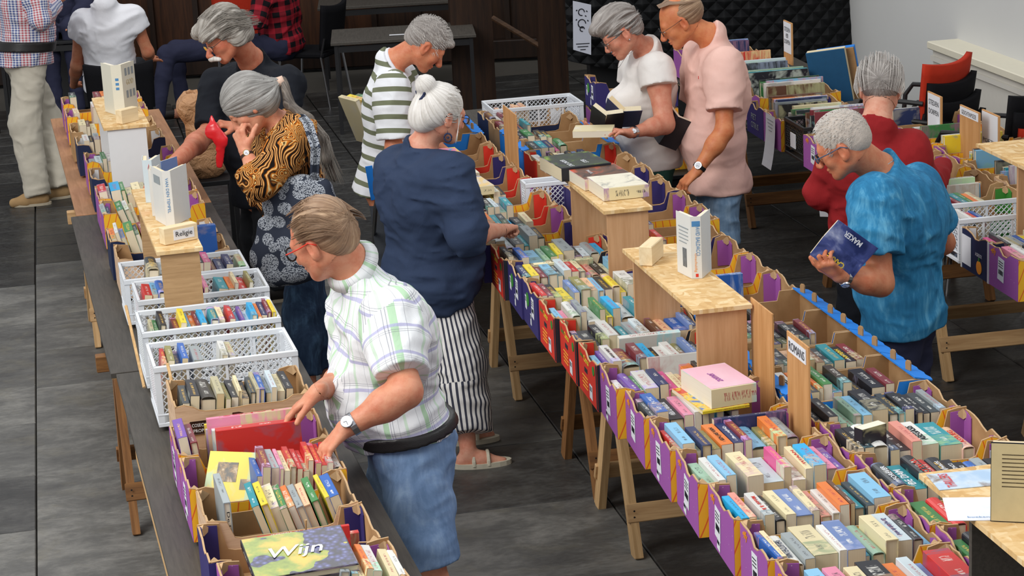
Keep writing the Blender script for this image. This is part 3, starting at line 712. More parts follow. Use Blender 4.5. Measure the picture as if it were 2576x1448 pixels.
# raised shelves
shelf(FM, 1.62, 2.56, .237, .452, 1.185, 'raised chipboard shelf with pale block and standing white book', (1.64, 2.47))
shelf(FM, 3.20, 3.98, .33, .54, 1.185, 'raised chipboard shelf with three thick books, far part of middle table', (3.22, 3.86))
shelf(FM, -1.6, -.17, .325, .80, 1.2, 'raised chipboard shelf at the near right corner with leaflets', (-.42, -1.4), smat='tabletop_dark', sw=.4)
def divider(F, s0, s1, t_, z0, z1, lab, word=None, tilt=0, mat='hardboard', lcol=None, paper=None):
    c = empty('divider_board', F.p(t_, (s0+s1)/2, z0), F.a, label=lab, cat='divider')
    MB().box((0, 0, (z1-z0)/2), (.006, s1-s0, z1-z0), ch=.001).build('board', M[mat], c)
    c.rotation_euler = (0, tilt, F.a)
    return c
divider(FM, 1.43, 1.66, .462, .79, 1.2, 'brown hardboard divider behind the lettered one, right of the shelf')
dv = divider(FM, 1.05, 1.26, .455, .745, 1.19, 'brown hardboard divider with white ROMANS label among the cartons')
MB().box((-.0045, 0, .405), (.002, .17, .05)).build('paper_label', M['white_paper'], dv)
text('ROMANS', dv, frame3((-.006, 0, .405), (0, -1, 0), (0, 0, 1)), width=.15, height=.03, bold=0, name='label_lettering')
divider(FM, 5.42, 5.74, .44, .8, 1.2, 'brown hardboard divider standing far along the middle table')
# ---- left table
tabletop(FL, -2.2, 1.31, -.11, .62, 'tabletop_dark', 'dark grey board of the left table, near part')
tabletop(FL, 1.325, 4.31, -.13, .62, 'tabletop_dark', 'dark grey board of the left table, centre part')
tabletop(FL, 4.33, 7.4, -.10, .62, 'tabletop_brown', 'reddish brown board of the left table, far part')
trestle(FL, 1.72, -.09, .5, 'brownwood', 'brown stained trestle under the left table, by the board joint')
trestle(FL, 4.6, -.06, .5, 'pine', 'orange-brown trestle under the far part of the left table')
trestle(FL, -.9, .1, .5, 'pine', 'pale trestle under the near part of the left table')
b_ = MB().box((0, 0, 0), (.03, 2.9, .10), ch=.003).build('edge_batten', M['ply_edge'], label='pale wooden batten under the outer edge of the left table, near part', cat='batten'); b_.location = FL.p(-.085, -.85, .655); b_.rotation_euler = (0, 0, FL.a)
carton(FL, -1.63, .0, 'purple', 'nearest on the left table', labels=False)
carton(FL, -1.31, -.02, 'navy', 'second on the left table, under the slim red book', labels=False)
carton(FL, -1.0, .01, 'wood', 'third on the left table, with leaning hardbacks', labels=False, w=.46)
carton(FL, -.68, -.01, 'purple', 'fourth on the left table, with seven red guides')
carton(FL, -.35, -.01, 'purple', 'fifth on the left table, with the big cookbooks')
pepe = carton(FL, .02, .02, 'wood', 'with brown script lettering, left table', h=.225, w=.47, d=.33, dip=.12, labels=False)
crate(FL, .50, -.01, 'directly behind the lettered wood-print carton, left table', w=.53, h=.23)
crate(FL, 1.0, -.01, 'second behind the lettered carton, left table', w=.54, h=.225)
crate(FL, 1.58, .02, 'third behind the lettered carton, beside shelf panel', w=.545, h=.2)
crate(FL, 1.95, -.01, 'farthest of the four on the left table', w=.54, h=.2)
carton(FL, 2.42, .0, 'wood', 'behind the white crates on the left table', labels=False)
carton(FL, 2.78, -.01, 'orange', 'with orange fruit picture, left table beside the shelf', labels=False)
carton(FL, 3.42, .0, 'purple', 'next to the blue and green books, left table', labels=False)
carton(FL, 3.78, .0, 'purple', 'under the reaching arm, left table', labels=False)
carton(FL, 4.3, -.0, 'orange', 'second orange one on the left table', labels=False)
carton(FL, 4.75, .0, 'purple', 'beside the white shelf legs, left table', labels=False)
carton(FL, 5.3, -.02, 'orange', 'beside newspapers, far left table', labels=False)
carton(FL, 5.75, -.03, 'kraft', 'beside pale block, far left table', labels=False)
carton(FL, 6.3, -.03, 'purple', 'under the standing white book, far left table', labels=False)
carton(FL, 6.75, -.03, 'purple', 'farthest on the left table', labels=False)
# ------------------------------------------------------------------ implicit surfaces for the figures
_NT = np.random.RandomState(5).rand(32, 32, 32).astype('f')*2-1
def vnoise(P):
    I = np.floor(P).astype(int); F_ = P-I; F_ = F_*F_*(3-2*F_); I &= 31; J_ = (I+1) & 31
    x0, y0, z0 = I[..., 0], I[..., 1], I[..., 2]; x1, y1, z1 = J_[..., 0], J_[..., 1], J_[..., 2]; fx, fy, fz = F_[..., 0], F_[..., 1], F_[..., 2]
    T = _NT
    a = T[x0, y0, z0]*(1-fx)+T[x1, y0, z0]*fx; b = T[x0, y1, z0]*(1-fx)+T[x1, y1, z0]*fx
    c = T[x0, y0, z1]*(1-fx)+T[x1, y0, z1]*fx; d = T[x0, y1, z1]*(1-fx)+T[x1, y1, z1]*fx
    return (a*(1-fy)+b*fy)*(1-fz)+(c*(1-fy)+d*fy)*fz
def A3(v): return np.array(v, float)
def nrm(v): v = A3(v); return v/np.linalg.norm(v)
class Pr:
    """one rounded piece of a figure: k cone between two points ('c') or ellipsoid ('e'); op 1 joins, -1 cuts"""
    def __init__(s, kind, a, b, r1, r2=None, k=.02, op=1, flat=None, planes=(), ax=None, s_=0):
        s.kind, s.a, s.b, s.r1, s.r2, s.k, s.op, s.flat, s.planes, s.ax = kind, A3(a), (A3(b) if b is not None else None), r1, (r1 if r2 is None else r2), k, op, flat, list(planes), ax
    def bounds(s, pad):
        if s.kind == 'c': r = max(s.r1, s.r2); return np.minimum(s.a, s.b)-r-pad, np.maximum(s.a, s.b)+r+pad
        r = max(s.r1); return s.a-r-pad, s.a+r+pad
    def d(s, P):
        if s.kind == 'c':
            ba = s.b-s.a; q = P-s.a
            if s.flat is not None:
                n, f = s.flat; t = np.clip((q @ ba)/max(ba @ ba, 1e-9), 0, 1); q = q-t[..., None]*ba
                q = q+(q @ n)[..., None]*n*(f-1); dd = np.sqrt((q*q).sum(-1))-(s.r1+(s.r2-s.r1)*t)
            else:
                t = np.clip((q @ ba)/max(ba @ ba, 1e-9), 0, 1); q = q-t[..., None]*ba; dd = np.sqrt((q*q).sum(-1))-(s.r1+(s.r2-s.r1)*t)
        else:
            q = P-s.a
            if s.ax is not None: q = q @ s.ax.T
            r = A3(s.r1); k0 = np.sqrt(((q/r)**2).sum(-1)); k1 = np.sqrt(((q/(r*r))**2).sum(-1))+1e-9; dd = k0*(k0-1)/k1
        for (pt, n) in s.planes: dd = np.maximum(dd, (P-A3(pt)) @ nrm(n))
        return dd
    def grow(s, g):
        c = Pr(s.kind, s.a, s.b, (tuple(x+g for x in s.r1) if s.kind == 'e' else s.r1+g), (None if s.kind == 'e' else s.r2+g), s.k, s.op, s.flat, s.planes, s.ax); return c
def surf(prims, res, lo=None, hi=None, disp=None, clip=None):
    """polygonise the smooth union; returns verts, quads"""
    bs = [p.bounds(.02) for p in prims if p.op > 0]
    L = np.min([b[0] for b in bs], 0); H = np.max([b[1] for b in bs], 0)
    if lo is not None: L = np.maximum(L, lo)
    if hi is not None: H = np.minimum(H, hi)
    n = np.maximum(np.ceil((H-L)/res).astype(int)+2, 3)
    ax = [L[i]+res*np.arange(n[i]) for i in range(3)]
    f = np.full(n, .5, 'f')
    for p in prims:
        a, b = p.bounds(.05+p.k)
        i0 = np.maximum(np.floor((a-L)/res).astype(int), 0); i1 = np.minimum(np.ceil((b-L)/res).astype(int)+1, n)
        if (i1 <= i0).any(): continue
        sl = tuple(slice(i0[i], i1[i]) for i in range(3))
        G = np.stack(np.meshgrid(ax[0][sl[0]], ax[1][sl[1]], ax[2][sl[2]], indexing='ij'), -1)
        d = p.d(G).astype('f'); o = f[sl]
        if p.op > 0:
            h = np.maximum(p.k-np.abs(d-o), 0)/p.k; f[sl] = np.minimum(d, o)-h*h*p.k*.25
        else:
            d = -d; h = np.maximum(p.k-np.abs(d-o), 0)/p.k; f[sl] = np.maximum(d, o)+h*h*p.k*.25
    if disp is not None:
        idx = np.nonzero(np.abs(f) < .03); P = np.stack([ax[i][idx[i]] for i in range(3)], -1); f[idx] += disp(P).astype('f')
    f[0] = f[-1] = .5; f[:, 0] = f[:, -1] = .5; f[:, :, 0] = f[:, :, -1] = .5
    ins = f < 0; m_ = n-1
    c = [ins[i:i+m_[0], j:j+m_[1], k:k+m_[2]] for i in (0, 1) for j in (0, 1) for k in (0, 1)]
    s_ = sum(x.astype('i1') for x in c); act = (s_ > 0) & (s_ < 8)
    cell = np.argwhere(act); vid = np.full(m_, -1, 'i4'); vid[act] = np.arange(len(cell))
    acc = np.zeros((len(cell), 3)); cnt = np.zeros(len(cell))
    cor = [(i, j, k) for i in (0, 1) for j in (0, 1) for k in (0, 1)]
    val = [f[cell[:, 0]+i, cell[:, 1]+j, cell[:, 2]+k] for i, j, k in cor]
    for e0 in range(8):
        for e1 in range(e0+1, 8):
            d = np.abs(A3(cor[e0])-A3(cor[e1]))
            if d.sum() != 1: continue
            a, b = val[e0], val[e1]; x = (a < 0) != (b < 0); t = np.where(x, a/(a-b+1e-12), 0)
            p = A3(cor[e0])+(A3(cor[e1])-A3(cor[e0]))*t[:, None]; acc += np.where(x[:, None], p, 0); cnt += x
    V = L+res*(cell+acc/np.maximum(cnt, 1)[:, None])
    Q = []
    for axi in range(3):
        a = ins[1:-1, 1:-1, 1:-1]; sl = [slice(1, -1)]*3; sl[axi] = slice(2, None) 
        b = ins[tuple(sl)]
        e = np.argwhere(a != b)+1; 
        if not len(e): continue
        fl = ins[e[:, 0], e[:, 1], e[:, 2]]
        u, v = [(1, 2), (2, 0), (0, 1)][axi]
        def g(du, dv):
            q = e.copy(); q[:, u] -= du; q[:, v] -= dv; return vid[q[:, 0], q[:, 1], q[:, 2]]
        q = np.stack([g(1, 1), g(0, 1), g(0, 0), g(1, 0)], 1); q[~fl] = q[~fl][:, ::-1]; Q.append(q)
    Q = np.concatenate(Q) if Q else np.zeros((0, 4), int); Q = Q[(Q >= 0).all(1)]
    return V, Q
def keep(V, Q, fn):
    c = V[Q].mean(1); Q = Q[fn(c)]; u, inv = np.unique(Q, return_inverse=True); return V[u], inv.reshape(Q.shape)
def prune(V, Q, frac=.04):
    lab = np.arange(len(V))
    for _ in range(200):
        m_ = lab[Q].min(1); n2 = lab.copy(); np.minimum.at(n2, Q.ravel(), np.repeat(m_, 4)); n2 = n2[n2]
        if (n2 == lab).all(): break
        lab = n2
    f = lab[Q[:, 0]]; u, c = np.unique(f, return_counts=True); ok = np.isin(f, u[c > frac*len(Q)]); Q = Q[ok]; k, inv = np.unique(Q, return_inverse=True); return V[k], inv.reshape(Q.shape)
def npmesh(name, parts, mat, parent, uvf=None, tint=None, kind=None, M4=None, smooth_it=1):
    Vs = []; Qs = []; b = 0
    for V, Q in parts:
        if len(Q) == 0: continue
        Vs.append(V); Qs.append(Q+b); b += len(V)
    V = np.concatenate(Vs); Q = np.concatenate(Qs)
    for _ in range(smooth_it):   # light smoothing
        acc = np.zeros_like(V); cnt = np.zeros(len(V))
        for a in range(4):
            i, j = Q[:, a], Q[:, (a+1) % 4]; np.add.at(acc, i, V[j]); np.add.at(cnt, i, 1); np.add.at(acc, j, V[i]); np.add.at(cnt, j, 1)
        V = V*.5+acc/np.maximum(cnt, 1)[:, None]*.5
    o3 = V.copy()
    me = bpy.data.meshes.new(name); loc = Vector(parent.location)
    me.vertices.add(len(V)); me.loops.add(Q.size); me.polygons.add(len(Q))
    W_ = V-A3(loc)
    me.vertices.foreach_set('co', W_.astype('f').ravel()); me.loops.foreach_set('vertex_index', Q.astype('i4').ravel())
    me.polygons.foreach_set('loop_start', np.arange(0, Q.size, 4, dtype='i4')); me.polygons.foreach_set('use_smooth', np.ones(len(Q), bool))
    me.materials.append(mat)
    if uvf is not None:
        u = uvf(V, Q); ul = me.uv_layers.new(name='UVMap'); ul.data.foreach_set('uv', u.reshape(-1, 2).astype('f').ravel())
    if tint is not None:
        ca = me.color_attributes.new('tint', 'FLOAT_COLOR', 'POINT'); c = tint(V); ca.data.foreach_set('color', np.concatenate([c, np.ones((len(c), 1))], 1).astype('f').ravel())
    me.update(); me.validate(); o = bpy.data.objects.new(name, me); link(o, parent); return o
def bone_uv(bones):
    """bones: list of (a, b, radius, refdir); u around the bone in metres, v along it"""
    def fn(V, Q):
        c = V[Q].mean(1); D = []
        for a, b, r, ref in bones:
            a, b = A3(a), A3(b); ba = b-a; t = np.clip(((c-a) @ ba)/(ba @ ba), 0, 1); D.append(np.linalg.norm(c-a-t[:, None]*ba, axis=1)/r)
        idx = np.argmin(D, 0); out = np.zeros((len(Q), 4, 2)); P = V[Q]
        for i, (a, b, r, ref) in enumerate(bones):
            s = idx == i
            if not s.any(): continue
            a, b = A3(a), A3(b); t = nrm(b-a); x = nrm(A3(ref)-t*(A3(ref) @ t)); y = np.cross(t, x)
            q = P[s]-a; v = q @ t; an = np.arctan2(q @ y, q @ x)
            m_ = an.max(1)-an.min(1) > PI; an2 = np.where(m_[:, None] & (an < 0), an+2*PI, an)
            out[s, :, 0] = an2*r; out[s, :, 1] = v
        return out
    return fn
# ------------------------------------------------------------------ cloth and skin materials
def skin_mat():
    t = NT('skin', .5, .35); v = t.co(); at_ = t.n('ShaderNodeAttribute', attribute_name='tint').outputs['Color']
    nz = t.noise(v, 22, 4, .6); n2 = t.noise(v, 120, 3, .6)
    c = t.mix(t.ramp(nz, [(.4, 0.0), (.75, .55)]), at_, t.mix(1.0, at_, 'e08868', 'MULTIPLY'))
    c = t.mix(t.ramp(n2, [(.58, 0.0), (.8, .22)]), c, '9a5a3e')
    t.col(c).bump(t.math('ADD', n2, t.math('MULTIPLY', nz, .8)), .25, .003)
    t.b.inputs['Subsurface Weight'].default_value = .12; t.b.inputs['Subsurface Radius'].default_value = (.02, .008, .004); t.b.inputs['Subsurface Scale'].default_value = .5
    return t.m
M['skin'] = skin_mat()
def cloth(name, fn, rough=.85, bump=.35, bs=700, fold=.5):
    t = NT(name, rough, .15); uv = t.n('ShaderNodeUVMap', uv_map='UVMap').outputs[0]; s = t.n('ShaderNodeSeparateXYZ', {'Vector': uv}); obj = t.co()
    c = fn(t, s.outputs[0], s.outputs[1], uv, obj); t.col(c)
    big = t.noise(t.co('Object', (1, 1, .6)), 9, 4, .55, 1.0); fine = t.noise(obj, bs, 2)
    t.bump(t.math('ADD', t.math('MULTIPLY', big, fold*6), t.math('MULTIPLY', fine, bump)), .5, .004); return t.m
def solid(c, c2=None, sc=8):
    return lambda t, u, v, uv, ob: t.mix(t.noise(ob, sc, 4), c, c2 or c)
def stripe(t, x, period, duty, off=0.0):
    return t.math('LESS_THAN', t.math('FRACT', t.math('ADD', t.math('MULTIPLY', x, 1/period), off)), duty)
def f_plaid(t, u, v, uv, ob):
    c = 'e6e8ea'
    a = t.mix(t.math('MULTIPLY', stripe(t, u, .11, .13), .85), c, 'a9cfa6'); a = t.mix(t.math('MULTIPLY', stripe(t, u, .11, .07, .5), .6), a, 'b6d8b4')
    a = t.mix(t.math('MULTIPLY', stripe(t, v, .095, .12), .75), a, 'a9a7cf')
    for p, o in ((.11, .78), (.11, .84), (.055, .3)): a = t.mix(t.math('MULTIPLY', stripe(t, u, p, .018, o), .65), a, '83858f')
    for p, o in ((.095, .72), (.095, .79)): a = t.mix(t.math('MULTIPLY', stripe(t, v, p, .018, o), .65), a, '83858f')
    return a
def f_stripes(t, u, v, uv, ob): return t.mix(stripe(t, v, .072, .36, .1), 'e4e6ea', '72775f')
def f_pin(t, u, v, uv, ob): return t.mix(stripe(t, u, .0155, .42), 'd9d6d2', '3b3d4a')
def f_gingham(t, u, v, uv, ob):
    a = stripe(t, u, .017, .5); b = stripe(t, v, .017, .5); rb = stripe(t, u, .10, .5)
    ck = t.mix(rb, '3d4f8c', 'b5505a'); f = t.math('MULTIPLY', t.math('ADD', a, b), .5); return t.mix(f, 'e2e1e6', ck)
def f_swirl(t, u, v, uv, ob):
    n1 = t.n('ShaderNodeTexNoise', {'Vector': t.co('Object', (1, 1, 1)), 'Scale': 6.0, 'Detail': 1.0}).outputs[1]
    vv = t.n('ShaderNodeVectorMath', {0: ob, 1: t.n('ShaderNodeVectorMath', {0: n1, 1: (.35, .35, .35)}, operation='MULTIPLY').outputs[0]}, operation='ADD').outputs[0]
    w = t.n('ShaderNodeTexWave', {'Vector': vv, 'Scale': 9.0, 'Distortion': 2.5, 'Detail': 1.0, 'Detail Scale': 1.5}, bands_direction='X').outputs[1]
    vz = t.n('ShaderNodeTexVoronoi', {'Vector': vv, 'Scale': 16.0}).outputs[0]; rg = t.math('FRACT', t.math('MULTIPLY', vz, 6))
    a = t.ramp(w, [(0, '171210'), (.22, '2a1a10'), (.32, 'b4651f'), (.55, 'd98a35'), (.72, 'ecd9a0'), (.86, 'c0701f'), (1, '1c1410')])
    b = t.ramp(rg, [(0, '201208'), (.3, '9a4f14'), (.6, 'cf7a24'), (.85, 'e6c684'), (1, '3a200c')])
    msk = t.ramp(t.noise(ob, 7, 1), [(.53, 0.0), (.56, 1.0)]); return t.mix(msk, a, b)
def f_acid(c1, c2, c3):
    def f(t, u, v, uv, ob):
        n = t.noise(t.co('Object', (1, 1, .5)), 7, 5, .65, 1.5); n2 = t.noise(t.co('Object', (60, 60, 8)), 1, 3)
        a = t.ramp(t.math('ADD', t.math('MULTIPLY', n, .75), t.math('MULTIPLY', n2, .25)), [(.38, c1), (.52, c2), (.68, c3)]); return a
    return f
def f_redplaid(t, u, v, uv, ob):
    a = stripe(t, u, .09, .5); b = stripe(t, v, .09, .5); return t.mix(t.math('MULTIPLY', t.math('ADD', a, b), .5), 'a02230', '161418')
CL = {}
def getcl(k):
    if k not in CL:
        spec = dict(plaid=(f_plaid,), navy=(solid('2c3850', '35425c', 14),), stripes=(f_stripes,), pin=(f_pin,), gingham=(f_gingham,), swirl=(f_swirl,),
            white=(solid('dedee4', 'e6e6ea'),), cream=(solid('dfdad6', 'e6e1dc'),), pink=(solid('e6b9ac', 'efc6ba', 20),), red=(solid('8e1f24', 'a02a2c', 20),), bluewash=(f_acid('2a6c96', '3581ad', '69aed0'),),
            black=(solid('191b21', '20232a'),), denim=(f_acid('27374f', '33465f', '52708f'),), ldenim=(f_acid('6580a3', '7590b4', '8fa8c6'),), jeanshort=(f_acid('6b8aab', '84a3c2', 'a9c2d8'),),
            chino=(solid('b8b0a0', 'c8c1b2', 10),), dgreen=(solid('27483e', '2f5248'),), dnavy=(solid('2a2c40', '34364c'),), dark=(solid('202226', '2b2d31'),), redplaid=(f_redplaid,), grey=(solid('3e4248', '4b4f55'),), tan=(solid('a08458', 'b5976a'),))[k]
        CL[k] = cloth('cloth_'+k, spec[0])
    return CL[k]
def hair_mat(name, c1, c2, c3, sc=(1, 1, 1)):
    t = NT(name, .5, .4); uv = t.n('ShaderNodeUVMap', uv_map='UVMap').outputs[0]
    nz = t.noise(t.n('ShaderNodeMapping', {'Vector': uv, 'Scale': (150, 5, 1)}).outputs[0], 1, 4, .65, .4); n2 = t.noise(t.co(), 14, 3)
    f = t.math('ADD', t.math('MULTIPLY', nz, .75), t.math('MULTIPLY', n2, .25)); t.col(t.ramp(f, [(.33, c1), (.5, c2), (.66, c3)])).bump(nz, .7, .004); return t.m
# ------------------------------------------------------------------ figures
class Man:
    def __init__(s, name_lab, base, skin='c98a6c', height=1.0):
        s.root = empty('person', base, 0, label=name_lab, cat='person'); s.P = []; s.head = []; s.hands = []; s.zones = []; s.sk = lin(skin)[:3]; s.tf = []
    def frame(s, c, f, up, sc=1.0):
        f = nrm(f); up = A3(up); x = nrm(np.cross(f, up)); u = np.cross(x, f); s.hc = A3(c); s.hx, s.hf, s.hu = x, f, u; s.hs = sc; s.AX = np.stack([x, f, u])
    def h(s, p): p = A3(p)*s.hs; return s.hc+s.hx*p[0]+s.hf*p[1]+s.hu*p[2]
    def he(s, c, r, k=.015, op=1, planes=(), rot=None): 
        ax = s.AX if rot is None else rot @ s.AX
        return Pr('e', s.h(c), None, tuple(x*s.hs for x in r), None, k*s.hs, op, planes=[(s.h(a), s.hx*n[0]+s.hf*n[1]+s.hu*n[2]) for a, n in planes], ax=ax)
    def hcn(s, a, b, r1, r2=None, k=.012, op=1, flat=None): return Pr('c', s.h(a), s.h(b), r1*s.hs, (r2 if r2 is not None else r1)*s.hs, k*s.hs, op, flat=flat)
    def build_head(s, fem=False, nose=1.0, chin=1.0):
        j = 1.0 if not fem else .93; H_ = []
        H_ += [s.he((0, -.018, .028), (.077, .098, .088), .02), s.he((0, .030, -.028), (.060*j, .062, .078), .03)]
        H_ += [s.hcn((-.050*j, .0, -.060), (-.018, .060, -.092), .020, .018, .03), s.hcn((.050*j, .0, -.060), (.018, .060, -.092), .020, .018, .03)]
        H_ += [s.he((0, .070*chin, -.098), (.022, .020, .017), .02), s.he((-.038, .055, -.030), (.024, .022, .022), .02), s.he((.038, .055, -.030), (.024, .022, .022), .02)]
        H_ += [s.hcn((-.034, .073, .018), (.034, .073, .018), .013, None, .02)]
        H_ += [s.he((-.032, .094, .000), (.017, .013, .012), .012, -1), s.he((.032, .094, .000), (.017, .013, .012), .012, -1)]
        H_ += [s.he((-.031, .078, .0), (.0145, .0135, .0125), .006), s.he((.031, .078, .0), (.0145, .0135, .0125), .006)]
        H_ += [s.hcn((0, .084, .008), (0, .106*nose, -.034), .0085, .0125*nose, .012), s.he((-.011, .099*nose, -.040), (.009, .011, .008), .006), s.he((.011, .099*nose, -.040), (.009, .011, .008), .006)]
        H_ += [s.he((0, .090, -.062), (.023, .009, .0055), .006), s.he((0, .088, -.073), (.020, .009, .006), .006), s.he((0, .101, -.0675), (.022, .008, .002), .004, -1)]
        for sx in (-1, 1):
            H_ += [s.he((sx*.080, -.012, -.012), (.009, .019, .033), .008), s.he((sx*.086, -.006, -.006), (.005, .010, .018), .005, -1), s.he((sx*.078, -.002, -.036), (.007, .009, .011), .006)]
        s.head = H_
    def neck(s, nb, r=.056, k=.035):
        s.nb = A3(nb); s.nr = r*1.06; s.P.append(Pr('c', s.nb, s.h((0, -.030, -.045)), r*1.12, r, k))
    def torso(s, nb, pel, shl, shr, w=(.15, .14, .16), dp=(.105, .11, .115), belly=0, bust=0, f=None, bf=None):
        """shoulder centres shl, shr; pel pelvis centre; half widths w (chest, waist, hips), depths dp"""
        nb, pel, shl, shr = A3(nb), A3(pel), A3(shl), A3(shr); s.shl, s.shr, s.pel = shl, shr, pel
        S = (shl+shr)/2; lat = nrm(shr-shl); up = nrm(S-pel); f_ = nrm(np.cross(up, lat)) if f is None else nrm(f); s.lat, s.up, s.fw = lat, up, f_
        L = np.linalg.norm(S-pel); s.L = L
        def lev(t, off=0): return pel+(S-pel)*t+f_*off
        bend = f_*(-.02)
        T = []
        T.append(Pr('c', shl+lat*.03-up*.01, shr-lat*.03-up*.01, .055, None, .06))
        ax_ = nrm(s.h((0, -.02, -.05))-nb) if s.head else up; T.append(Pr('c', S-f_*.01, nb, .07, .060, .05, planes=[(nb+ax_*.006, ax_)]))
        ch = lev(.72)+bend; T.append(Pr('c', ch-lat*(w[0]-dp[0]*.9), ch+lat*(w[0]-dp[0]*.9), dp[0], None, .09))
        up_ = lev(.9)+bend; T.append(Pr('c', up_-lat*(w[0]-.06), up_+lat*(w[0]-.06), dp[0]*.78, None, .07))
        wa = lev(.36, belly*.45); T.append(Pr('c', wa-lat*max(w[1]-dp[1], .01), wa+lat*max(w[1]-dp[1], .01), dp[1], None, .1))
        hp = lev(.04, -.01); T.append(Pr('c', hp-lat*max(w[2]-dp[2], .02), hp+lat*max(w[2]-dp[2], .02), dp[2], None, .09))
        if belly: b = lev(.38, belly+.02); T.append(Pr('e', b, None, (w[1]*.82, .10, .14), None, .08, ax=np.stack([lat, f_, up])))
        if bust: 
            for sx in (-1, 1): T.append(Pr('e', lev(.66, dp[0]*.62+bust*.3)+lat*sx*.075, None, (.07, .06+bust, .065), None, .05, ax=np.stack([lat, f_, up])))
        s.T = T; s.P += T
    def arm(s, sh, el, wr, r=(.052, .042, .040, .027), side=1):
        sh, el, wr = A3(sh), A3(el), A3(wr)
        a = [Pr('c', sh, sh+(el-sh)*.3, r[0]*1.12, r[0], .045), Pr('c', sh, el, r[0], r[1], .03), Pr('c', el, el+(wr-el)*.35, r[1], r[2]*1.08, .03), Pr('c', el+(wr-el)*.3, wr, r[2]*1.02, r[3], .03)]
        s.P += a; return a
    def hand(s, wr, d, n, side=1, curl=(.5, .5, .5, .5), thumb=.6, spread=.12, sc=1.0, splay=0):
        """wr wrist; d pointing direction; n direction the palm faces; side +1: thumb on the d x n side"""
        wr = A3(wr); d = nrm(d); n = A3(n); n = nrm(n-d*(n @ d)); l = np.cross(d, n)*side   # towards thumb
        H_ = [Pr('c', wr-d*.01, wr+d*.03, .024*sc, .027*sc, .015, flat=(n, 1.35))]
        H_ += [Pr('c', wr+d*.03*sc+l*.018*sc, wr+d*.078*sc+l*.026*sc, .0165*sc, .0145*sc, .014, flat=(n, 1.25)), Pr('c', wr+d*.03*sc, wr+d*.082*sc, .0165*sc, .0145*sc, .014, flat=(n, 1.25)), Pr('c', wr+d*.03*sc-l*.015*sc, wr+d*.075*sc-l*.026*sc, .0155*sc, .013*sc, .014, flat=(n, 1.25))]
        for i, (o, ln, cu) in enumerate(zip((.028, .010, -.009, -.027), (.074, .082, .077, .060), curl)):
            p = wr+d*(.080-abs(i-1)*.003)*sc+l*o*sc; ang = 0; r = (.0096, .0098, .0093, .0082)[i]*sc; base = nrm(d+l*(.5-i/3.)*spread*2)
            for k_, fr in enumerate((.46, .30, .24)):
                ang += cu*(.75, 1.0, .8)[k_]; dd = base*math.cos(ang)+n*math.sin(ang); q = p+dd*ln*fr*sc; H_.append(Pr('c', p, q, r, r*.9, .005)); p = q; r *= .9
        b = wr+d*.018*sc+l*.024*sc+n*.006*sc; t1 = nrm(d*.62+l*(.75)+n*(.35*thumb)); t2 = nrm(d*.85+l*.35+n*(.6*thumb)); q = b+t1*.040*sc; q2 = q+t2*.032*sc; q3 = q2+nrm(t2+n*thumb*.4)*.024*sc
        H_ += [Pr('c', b, q, .0155*sc, .0115*sc, .014), Pr('c', q, q2, .0112*sc, .0102*sc, .006), Pr('c', q2, q3, .0102*sc, .0085*sc, .005)]
        s.hands.append((wr, d, H_)); return H_
    def leg(s, hip, kn, an, r=(.088, .06, .055, .036), foot=None, bare=True):
        hip, kn, an = A3(hip), A3(kn), A3(an)
        a = [Pr('c', hip, kn, r[0], r[1], .05), Pr('c', kn, kn+(an-kn)*.35, r[1]*.95, r[2], .03), Pr('c', kn+(an-kn)*.3, an, r[2], r[3], .03)]
        s.P += a
        if foot is not None:
            f = nrm(foot); s.P += [Pr('c', an+f*-.03+A3((0, 0, -.045)), an+f*.06+A3((0, 0, -.04)), .033, .036, .03), Pr('c', an+f*.05+A3((0, 0, -.045)), an+f*.15+A3((0, 0, -.058)), .036, .022, .03)]
        return a
    def skin(s, res=.009, hres=.0042, nres=.0036, hidden=None, flesh=True):
        prims = s.P+s.head; parts = []
        hp, hn = (s.h((0, -.01, -.075)), nrm(s.hu*.8+s.hf*.35)) if s.head else (None, None)
        V, Q = surf(s.P+s.head+[p for h_ in s.hands for p in h_[2][:1]], res)
        def m1(c):
            k = np.ones(len(c), bool)
            if s.head: k &= ~(((c-hp) @ hn > -.004) & (np.linalg.norm(c-s.hc, axis=1) < .22))
            for wr, d, _ in s.hands: k &= ~(((c-wr) @ d > -.004) & (np.linalg.norm(c-wr, axis=1) < .09))
            if hidden is not None: k &= ~hidden(c)
            return k
        parts.append(keep(V, Q, m1))
        if s.head:
            V, Q = surf(s.head+[p for p in s.P if np.linalg.norm((p.a-s.hc)) < .45], hres, s.hc-.19*s.hs, s.hc+.19*s.hs)
            parts.append(keep(V, Q, lambda c: (c-hp) @ hn > -.008))
        for wr, d, H_ in s.hands:
            near = [p for p in s.P if p.b is not None and (np.linalg.norm(p.b-wr) < .02)]
            V, Q = surf(near+H_, nres, wr-.22, wr+.22); parts.append(keep(V, Q, lambda c: ((c-wr) @ d > -.008)))
        sk = np.array(s.sk)
        def tint(V):
            c = np.tile(sk, (len(V), 1))
            if s.head:
                q = (V-s.hc) @ s.AX.T/s.hs
                lip = np.exp(-(((q[:, 0])/.024)**2+((q[:, 2]+.067)/.010)**2)**2)*(q[:, 1] > .075)
                c = c*(1-lip[:, None]*.5)+A3(lin('a8544c')[:3])*lip[:, None]*.5
                nz = np.exp(-((q-A3((0, .105, -.035)))**2).sum(1)/.018**2)+np.exp(-((np.abs(q)-A3((.082, .012, .012)))**2).sum(1)/.025**2)*.8+np.exp(-((np.abs(q)-A3((.045, .06, .03)))**2).sum(1)/.022**2)*.5
                c = c*(1-nz[:, None]*.35)+A3(lin('c4604c')[:3])*nz[:, None]*.35
            return c
        return npmesh('body', parts, M['skin'], s.root, tint=tint)
